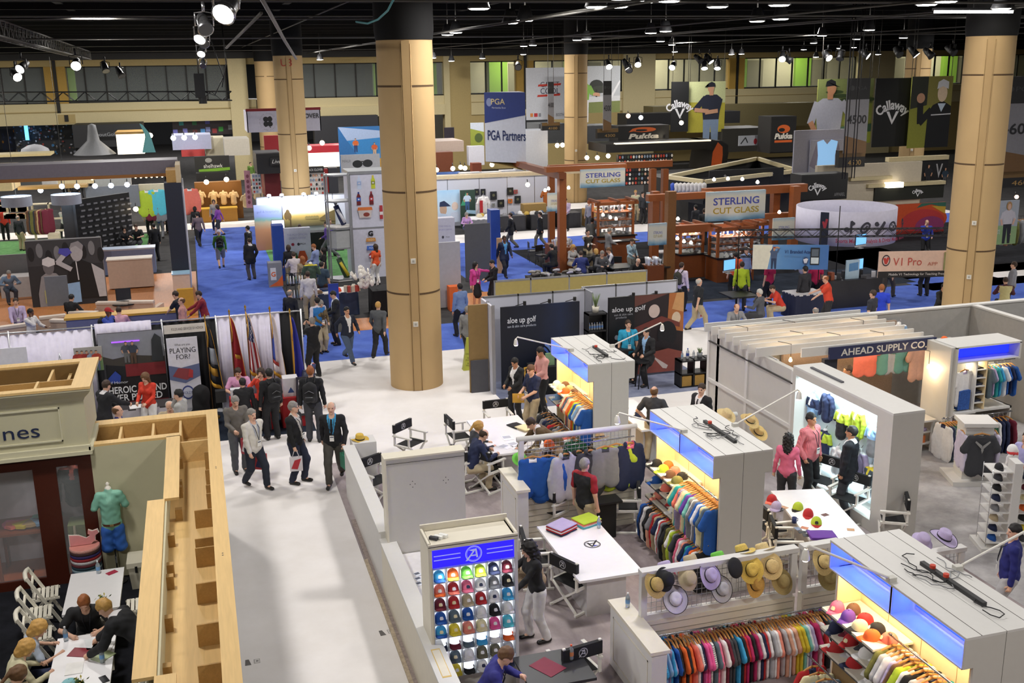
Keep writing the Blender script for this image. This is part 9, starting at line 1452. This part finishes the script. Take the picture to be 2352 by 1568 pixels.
CROWD='''1208 1245 95 reach|black white curly:k f b0 badgeless|woman with long curly dark hair, black top and white trousers before the cap display
1172 1488 250 sitlean|#2a2a78 navy short:n b|man in a navy-purple sweater seated at the small round table, bottom edge
1343 1051 300 stand|black khaki short:g s1 col:white sleeve:#9a1c26|grey-haired man in a black vest over a red polo in front of the hung jackets
1117 986 275 sitlean|navy khaki bald:b fat|balding man in a dark jacket writing at the white table by the aisle
1103 967 275 sit|charcoal black pony:y f|blonde ponytailed woman in a dark jacket seated beyond the writing man
1212 962 88 bend|#5a4628 charcoal short:b j|man in a brown jacket bending over the table behind the wire screen
1503 886 320 hips|charcoal khaki bald:n s1|balding man in a dark grey polo behind the white cabinets
1612 880 110 stand2|black black short:b j sh:white tie:black|man in a black suit and dark tie on the white floor behind the cabinets
1180 822 120 hold|black black short:k j sh:white f skin:m|person in a black suit standing left of the farthest cabinet
1216 838 110 hold|navy khaki short:n s1 b|man in a navy polo and khakis holding a yellow envelope
1238 797 100 hold|#e2a49c black short:k skin:m|man in a salmon-pink shirt standing by the draped aloe table
1443 734 170 stand|#2aa0c8 black short:b s1 b plaid fat|man in a turquoise plaid shirt in front of the big golf photo
1368 754 180 sit|lilac navy bald:g|balding man in a lilac shirt seated in the aloe booth
1484 752 110 stool|black black short:k j sh:light~blue|man in a dark suit perched on the black stool
1812 995 320 stand|pink charcoal curly:k f h:1.62|woman with curly dark hair and pink top by the lit recess
1864 947 200 pocket|#d97a80 black short:k b fat plaid h:1.82 skin:m|man in a pink checked shirt with a lanyard before the lit recess
1958 977 40 pocket|#14161f charcoal short:k j fat h:1.8 skin:m|man in a dark blazer with back turned, by the display wall
1948 838 90 stand|white black short:b skin:m|dark-haired man inside the shop under the blue sign
2332 1202 50 stand2|#1f2470 pale~grey short:k b fat|man in a bright navy jacket and grey trousers at the right edge
2362 990 90 hips|#a9a6d8 black short:b|person in a lilac shirt cut off by the right edge
190 1372 180 sitlean|black black short:r s1 b|man in a black polo seated at the far end of the crowded white table
226 1378 70 bend|#17181c khaki short:y j h:1.85|blond man in a black blazer bending over the crowded white table
98 1424 285 sitlean|#b4c0d2 navy bob:y f s1|woman with short blonde hair in light blue at the crowded table
70 1468 290 sitlean|#c9c2a0 khaki bob:y f|blonde woman in a beige top at the crowded table
50 1528 300 sitlean|#8a8a78 khaki pony:n f|woman with clipped-up hair at the bottom left corner
540 910 190 hold|#6d6862 #55575c short:g|grey-haired man in a grey sweater reading on the white aisle
577 938 215 walk2|#d9d4ca #1e2433 short:g b fat col:#b9bcc4|man in a white sweater with a lanyard walking down the white aisle
673 921 235 stand2|#141416 #22283c short:g b fat sh:#c9c4ba h:1.8|grey-haired man in a black jacket looking right on the white aisle
760 922 165 walk|#17181c #4a4640 bald:w b fat col:#3fa3d6 h:1.82|balding man in a dark sweater with a green bag on the white aisle
617 845 20 stand|black black short:k bp:black|man in black with a black backpack at the red table
712 840 345 stand|#14161b #3a3c42 short:r bp:black h:1.85|red-haired man with a black backpack by the framed certificates
545 845 170 sit|#d59ac0 navy short:b s1|man in a pink polo seated behind the red table
556 867 15 stand|black black short:k h:1.6|dark-haired person in black seen from behind at the red table
598 845 160 phone|#d8432c black long:b f h:1.6|woman in orange-red with hand to her mouth behind the red table
330 857 150 hold|#d03a24 white long:n f b0|woman in a red top and white skirt writing by the dark red banner
246 872 310 reach|#17181d black short:b j|man in a black blazer leaning on the table by the dark red banner
268 930 270 stand|#2c3070 navy bald:n|balding man in a blue jacket behind the plywood wall
388 922 180 sit|khaki khaki bald:w|bald man just visible over the plywood wall top
408 893 70 phone|#a9a8a4 charcoal short:k|man in grey with hand raised, over the plywood wall
502 527 0 walk|#3f7a2c grey short:w shorts cap:#d9d4e6 bp:#17181c|man in green sleeves, white cap and black backpack on the blue aisle
568 518 60 stand|black charcoal short:k j|taller of two men in black on the blue aisle, facing left
572 546 20 pocket|black #4a4648 short:b j|shorter of two men in black on the blue aisle, seen from behind
452 487 20 walk|#6a5a62 black short:k|walker in a patterned top at the far end of the blue aisle
447 474 350 walk2|black black bob:k f|woman in black far along the blue aisle by the gold counter
498 470 60 walk|#8a4aa8 charcoal bob:b f shorts|woman in a purple top walking past the gold counter
490 458 180 stand|#a9a6a4 navy bob:b f|woman in pale grey behind the gold counter
400 668 60 reach|#1e222c black short:b s1|man in a dark polo leaning on the yellow-topped counter
416 682 90 stand|#d59a90 navy bald:n|bald man in pink behind the man in the dark polo
453 668 90 reach|#8f2430 pale~grey short:b|man in a red vest over a blue shirt by the yellow-topped counter
248 706 240 phone|#3a50b0 navy short:k cap:#b02a2c bp:#17181c skin:d|man in blue with a red cap and black backpack behind the curtains
272 704 0 sit|#e0aabb khaki short:b|person in a pale pink shirt sitting in the lounge
35 684 190 sitback|#b9a8cc navy short:b b|man in a lilac shirt seated in the lounge
70 708 240 sitphone|#d9d4d2 black short:k skin:d|person in a white shirt seated near the lit curtain corner
20 622 200 sitlean|#6f86a0 #3a4250 short:g|man in blue-grey hunched on the white sofa
165 675 330 sit|#121316 black short:k|person in black seated beneath the photo wall
311 515 170 sit|#17181c charcoal short:b s1 z:.3|man in a black polo behind the reception desk
285 520 190 sit|#1b1c20 black bob:k f z:.3|woman in black behind the reception desk
352 512 30 stand|#121316 black short:k|man in black standing between the reception desk and the navy tower
340 465 10 stand|#3a3c42 black short:w|person with a white cap in front of the lime top
362 470 350 stand|#2f6fb8 grey short:b s1|man in a blue polo by the teal top
372 464 200 stand|#1b1b1e black curly:k f|woman with dark curly hair beside the navy tower
143 475 150 walk|#e9e6e8 black short:r|person in a white top and dark trousers on the green turf
5 475 10 stand|#d03a2a black short:b cap:#c83a3a|person in a red jacket at the left edge of the booths
40 494 330 stand|#20242a khaki bald:g|balding man in dark clothes beside the left rear shelves
146 398 0 stand|#b8274a black short:b|person in magenta at the rear white shelves
158 400 0 stand|#c9bca0 khaki short:g|person in beige at the rear white shelves
168 408 10 stand|#3a3a3e black short:k|person in charcoal at the rear white shelves
182 396 20 stand|#cfd0dc charcoal short:b|person in a white shirt at the rear white shelves
212 398 330 stand|#17181c khaki short:k|person in black at the right of the rear white shelves
662 562 350 stand|#1b1b1e khaki bob:b f|woman in black by the white sports drink panel
674 578 0 sit|#c9bfc2 black short:b z:.3|person in pale grey on a high black chair facing the panel
694 588 20 stand|#9a8a70 khaki long:r f|woman with long auburn hair by the drinks panel
718 560 60 hold|#8f9fd0 #6a78a0 short:r fat|man in a light blue shirt and jeans beside the drinks tower
742 568 80 stand|#151518 black long:k f s1|woman in black with bare arms beside the drinks tower
738 600 330 stand|#33475a #4a3226 short:k s1|young man in a slate T-shirt in front of the drinks tower
748 508 80 stride|#5f3f9a #6a6a70 short:b|man in a purple shirt striding past the sunset booth
757 502 200 stand|#3a38a8 black short:n s1|man in a blue polo behind the draped counter
688 515 180 sit|#cfc4dc navy short:b|person in pale clothes seated behind the white panel
706 622 0 stand|#d9d4d6 khaki short:b|person in white in front of the green shirt torso
862 560 30 stand|#e0582a white long:b f s1|woman with long dark hair and an orange top near the column
665 664 320 stand|#191b24 navy bald:g|man in dark navy beside the glove rack
728 682 20 stand|#d9d4e0 khaki short:k vest:#2f7ac0|man in a blue vest over a white shirt among the crowd
737 690 200 hold|#6a5838 khaki bob:g f b|person in a camouflage jacket with a lanyard
716 728 30 photo|#15161a black short:g fat|person in black taking a picture at the curtain corner
762 668 90 hold|#1b1c20 black short:k j sh:#c9d4e6|man in a dark suit in front of the upright blue poster
796 704 200 stride|#1d2436 #4f5f78 short:k sh:white fat skin:t|man in a navy sweater and jeans walking toward the viewer
868 692 330 walk|#55585c black short:y|blond person in a grey hoodie left of the column
1056 650 20 stand|#6f86b4 black short:k fat skin:m|man in a blue shirt at the white partition right of the column
1074 702 320 stand|#8a8c8e black short:g fat|grey-haired man in a grey shirt by the wet-floor cone
1158 541 190 walk|#1d2540 #191c28 short:b j sh:#5aa0d8 skin:d|man in a navy suit with a blue shirt on the blue carpet
1092 601 190 point|#d8489a black long:k f b skirt|woman in a pink jacket pointing left, black skirt
1128 597 100 hold|#131417 black short:k|man in black beside the shoe-covered table
1016 564 80 stand|#2a2a30 black short:b|person in black at the orange-bottle panel
1024 575 330 stand|#4a5a78 navy short:b|person in slate blue at the orange-bottle panel
1172 488 60 walk|#1a1c22 #6a675e short:b j|man in a dark blazer by the golden-crest tables
1240 486 60 walk2|#1b1d22 #77736a short:b j|man in a dark blazer near the left pergola post
1072 488 180 sit|#c49ad0 navy bob:g f|person in lilac behind the grey-draped table
1136 498 180 sit|#2a2a30 black short:w|white-haired person in dark clothes behind the black-draped table
1300 544 170 sitlean|#3a3c40 black bald:w sleeve:#b9b8b4|grey-haired man bent over a table in front of the glassware
1284 552 330 sit|#25262a black bob:y f|blond person in dark clothes left of the bent man
1265 560 30 sit|#17181c black short:k|person in black at the left of the seated crowd
1318 562 200 sit|#a9a6a4 khaki long:y f|blonde woman in pale grey seated among the crowd
1334 576 350 sit|#2f3a78 navy short:b fat|man in a blue jacket seated with back turned
1350 526 190 cross|#3a3630 khaki short:k sleeve:#d9d6d2|man in a dark vest standing with crossed arms by the seated crowd
1368 571 0 sit|#17181b black bob:y f fat|blonde woman in black seated with back turned
1396 568 80 sit|#cfcfd8 black short:n vest:#232842|man in a dark waistcoat and white sleeves seated at the round table
1384 576 180 sit|#5a5a5e black short:g|grey-haired man seated facing the waistcoat man
1402 523 270 hold|#8f8f92 charcoal short:g|man in a grey sweater writing at the pergola counter
1453 548 190 hold|#a9c4d4 #8a8a84 short:b b f|woman in a light blue jacket with a lanyard standing by the tables
1468 594 190 sitlean|#131416 black bald:w fat|bald man in black leaning over the round table
1372 484 20 stand|#5f6470 khaki short:g|man in grey-blue before the rear glassware hutch
1360 500 330 stand|#6a6a68 charcoal short:k|man in grey left of the rear glassware hutch
1299 455 150 hold|#b9a8c0 black short:b|person in pale purple with a paper in the rear of the pergola
1354 458 120 stand|#9a98a2 charcoal short:k|person in grey at the rear round table
1460 436 180 stand|#c9c4a4 khaki short:y|person in beige behind the rear pergola
1476 440 200 stand|#3a3c40 black short:k|person in dark grey in front of the small white screen
1566 602 300 stand|#d9c9dc black short:b bp:#3a3a30|person in pale pink with a dark backpack at the near pergola
1606 638 275 walk|#1e2126 #b9a98a bald:w s1 fat h:1.8|bald man in a black polo and khakis walking on the blue carpet
1690 578 350 stand|#e05a34 black short:k s1|man in an orange T-shirt beside the blue academy banner
1705 600 330 stand|#b4cb2c charcoal short:b|person in lime yellow next to the orange T-shirt man
1714 566 200 stand|#8fa4d0 navy short:b|person in light blue at the right pergola hutch
1770 592 20 stand|#c8285a black short:b s1|man in a magenta polo under the academy banner, left one
1876 592 350 stand|#c8285a black short:b s1|man in a magenta polo under the academy banner, right one
1850 610 10 stand|#2a2a30 black short:k|person in black between the two magenta polos
1894 632 60 reach|#d8452a #2a2a2e bald:r s1 fat|balding man in an orange-red polo leaning on the navy-draped table
1770 655 70 sitlean|#cf3a26 khaki short:b s1|man in a red shirt seated at the round motion booth table
1744 663 40 sitphone|#55565c charcoal short:w|white-haired person in grey seated at the round motion booth table
1694 698 175 sit|#8f8f92 navy bald:r b|balding man in grey seated with a lanyard behind the pergola shop
1872 705 0 sit|#2a2a2e black bald:g|seated person whose crown shows above the pergola roof
2006 665 30 stand|#2c2d36 black short:b s1|man in dark grey under the cream V1 banner
2026 652 330 stand|#2340c8 navy short:r s1|man in a bright blue T-shirt under the cream V1 banner
2046 578 300 walk|#1f4a38 #55504a short:b s1|man in dark green walking on the blue carpet behind the V1 banner
2132 572 350 stand|#17181d #1b1c22 short:k|man in black suit legs seen below the V1 banner
2172 651 200 sit|#1c1b1c black short:k skin:m|man in a black sweater seated in front of the right column
2330 600 40 stand|#85868e black short:b fat|man in a grey shirt at the right clothing booth
2310 636 330 sit|#4a1a2a black short:b vest:#c9c08a|person in maroon and yellow seated at the right edge
2130 504 160 phone|#2a40b0 black bald:n b|man in a blue sweater in front of the orange mural
2070 386 180 stand|#3a6ac0 navy short:b b|man in a blue shirt behind the glowing lantern sign
1598 470 20 stand|#33343a black short:k|person in charcoal behind the near pergola posts
1618 478 340 stand|#2a2c30 black short:b|person in black behind the near pergola posts
1945 352 180 stand|#2a2a2e black short:b|distant person in black by the projected shirt
575 372 200 stand|#5a7a30 khaki short:b|distant person in green beside the dark shop'''
def crowd():
 for ln in CROWD.strip().split('\n'):
  a,b,lab=ln.split('|');px,py,fc,pose=a.split();tk=b.replace('~',' ').split(' ') if '~' not in b else[x.replace('~',' ') for x in b.split(' ')]
  hr,hk=tk[2].split(':');kw=dict(top=cm(tk[0]),bottom=cm(tk[1]),hair=hr,hc=HC[hk]);ex={}
  for f in tk[3:]:
   k,_,v=f.partition(':')
   if k=='f':kw.update(fem=1,h=kw.get('h',1.66))
   elif k=='fat':kw['fat']=.9
   elif k=='j':kw['jk']=1;kw.setdefault('shirt','#d9d6d6')
   elif k in('s0','s1'):kw['sl']=int(k[1])
   elif k=='b':kw['badge']=1
   elif k=='plaid':kw['kind']='plaid'
   elif k=='sh':kw['shirt']=cm(v)
   elif k=='tie':kw['tie']=cm(v)
   elif k=='col':kw['collar']=cm(v)
   elif k in('skirt',):kw['bt']='skirt'
   elif k=='shorts':kw['bt']='short'
   elif k=='skin':kw['skin']=v
   elif k=='h':kw['h']=float(v)
   elif k=='z':kw['z']=float(v)
   elif k=='cap':kw['cap']=cm(v)
   else:ex[k]=v
  rp=person(lab,(float(px),float(py)),float(fc),pose,**kw);r_=rp[0]
  for c in list(r_.children):
   if c.name.startswith('shirt') and('sleeve' in ex or 'vest' in ex):
    S=rp[1]['S'];me=c.data.copy();c.data=me;A=np.zeros(len(me.polygons)*3);me.polygons.foreach_get('center',A);A=A.reshape(-1,3);T=(A-S['pel'])@S['T']+np.array([0,0,.915])
    mi=np.zeros(len(A),int);mi[(np.abs(T[:,0])>.2)|(T[:,2]>1.46)]=1;mi[(T[:,2]<1.3)&(T[:,0]**2/.0361+T[:,1]**2/.026>1.25)]=1;me.polygons.foreach_set('material_index',mi);setm(c,M(cm(ex.get('vest',tk[0])),.8),M(cm(ex['sleeve'] if 'sleeve' in ex else tk[0]),.8))
  if 'bp' in ex:backpack(rp,cm(ex['bp']),'backpack worn by the '+lab.split(',')[0][:60].rsplit(' ',1)[0])
  BYLAB[lab]=rp
BYLAB={}
crowd()
def who(s):return next(v for k,v in BYLAB.items() if s in k)
hand_bag(who('green bag'),1,'#1c7a5a','green paper carrier bag held by the balding man on the white aisle',.26,.30)
hand_bag(who('black jacket looking right'),0,'#d2ccd0','white bag with red and navy print held on the white aisle',.26,.30,'#b02a34');hand_bag(who('white sweater'),1,'#b8303a','red, white and navy bag held by the man in the white sweater',.26,.34,'#2a3058')
hand_bag(who('reading on the white aisle'),1,'#a83844','red printed bag held by the man in the grey sweater',.24,.34,'#d9d2d2');hand_bag(who('man in a black polo and khakis walking'),1,'#c9c4cc','white bag with red print held by the walking bald man',.3,.34,'#b03038')
p=hand_point(who('yellow envelope'),0);t=thing('envelope','yellow padded envelope in the hands of the man in the navy polo','envelope',p,1.2);mb=MB();mb.box(-.02,-.16,-.16,.0,.12,.06,M('#d0a23c',.6));mb.build('paper',t)
r_,P_=who('cap display')
a=r_.rotation_euler[2];c=Vector((.30,.02,.98));c=Vector((c.x*math.cos(a)-c.y*math.sin(a),c.x*math.sin(a)+c.y*math.cos(a),c.z))+Vector(r_.location);t=thing('shoulder_bag','large woven tan shoulder bag on the arm of the curly-haired woman','bag',c,a-.2);B=Blob((-.2,-.36,-.26),(.2,.36,.22),.016);B.cone((0,-.17,-.12),(0,.17,-.12),.11,.11,.03);B.cone((0,-.16,.03),(0,.16,.03),.075,.075,.06);V,Q=B.net();obj('bag_body',npmesh('bag_body',V,Q,[M('#b9a284',.8,var=.4,scale=70)]),t)
mb=MB();mb.tube([(-.05,-.16,.08),(-.1,-.1,.32),(-.12,0,.42),(-.1,.1,.32),(-.05,.16,.08)],.012,M('#c0985a',.6),6);mb.build('strap',t);mb=MB();[mb.lathe([(0,-.05),(.06,-.02),(.06,.03),(0,.06)],M('#2f52b0',.8),8,(.0,-.12+.07*k,.13)) for k in range(3)];mb.build('scarf',t)
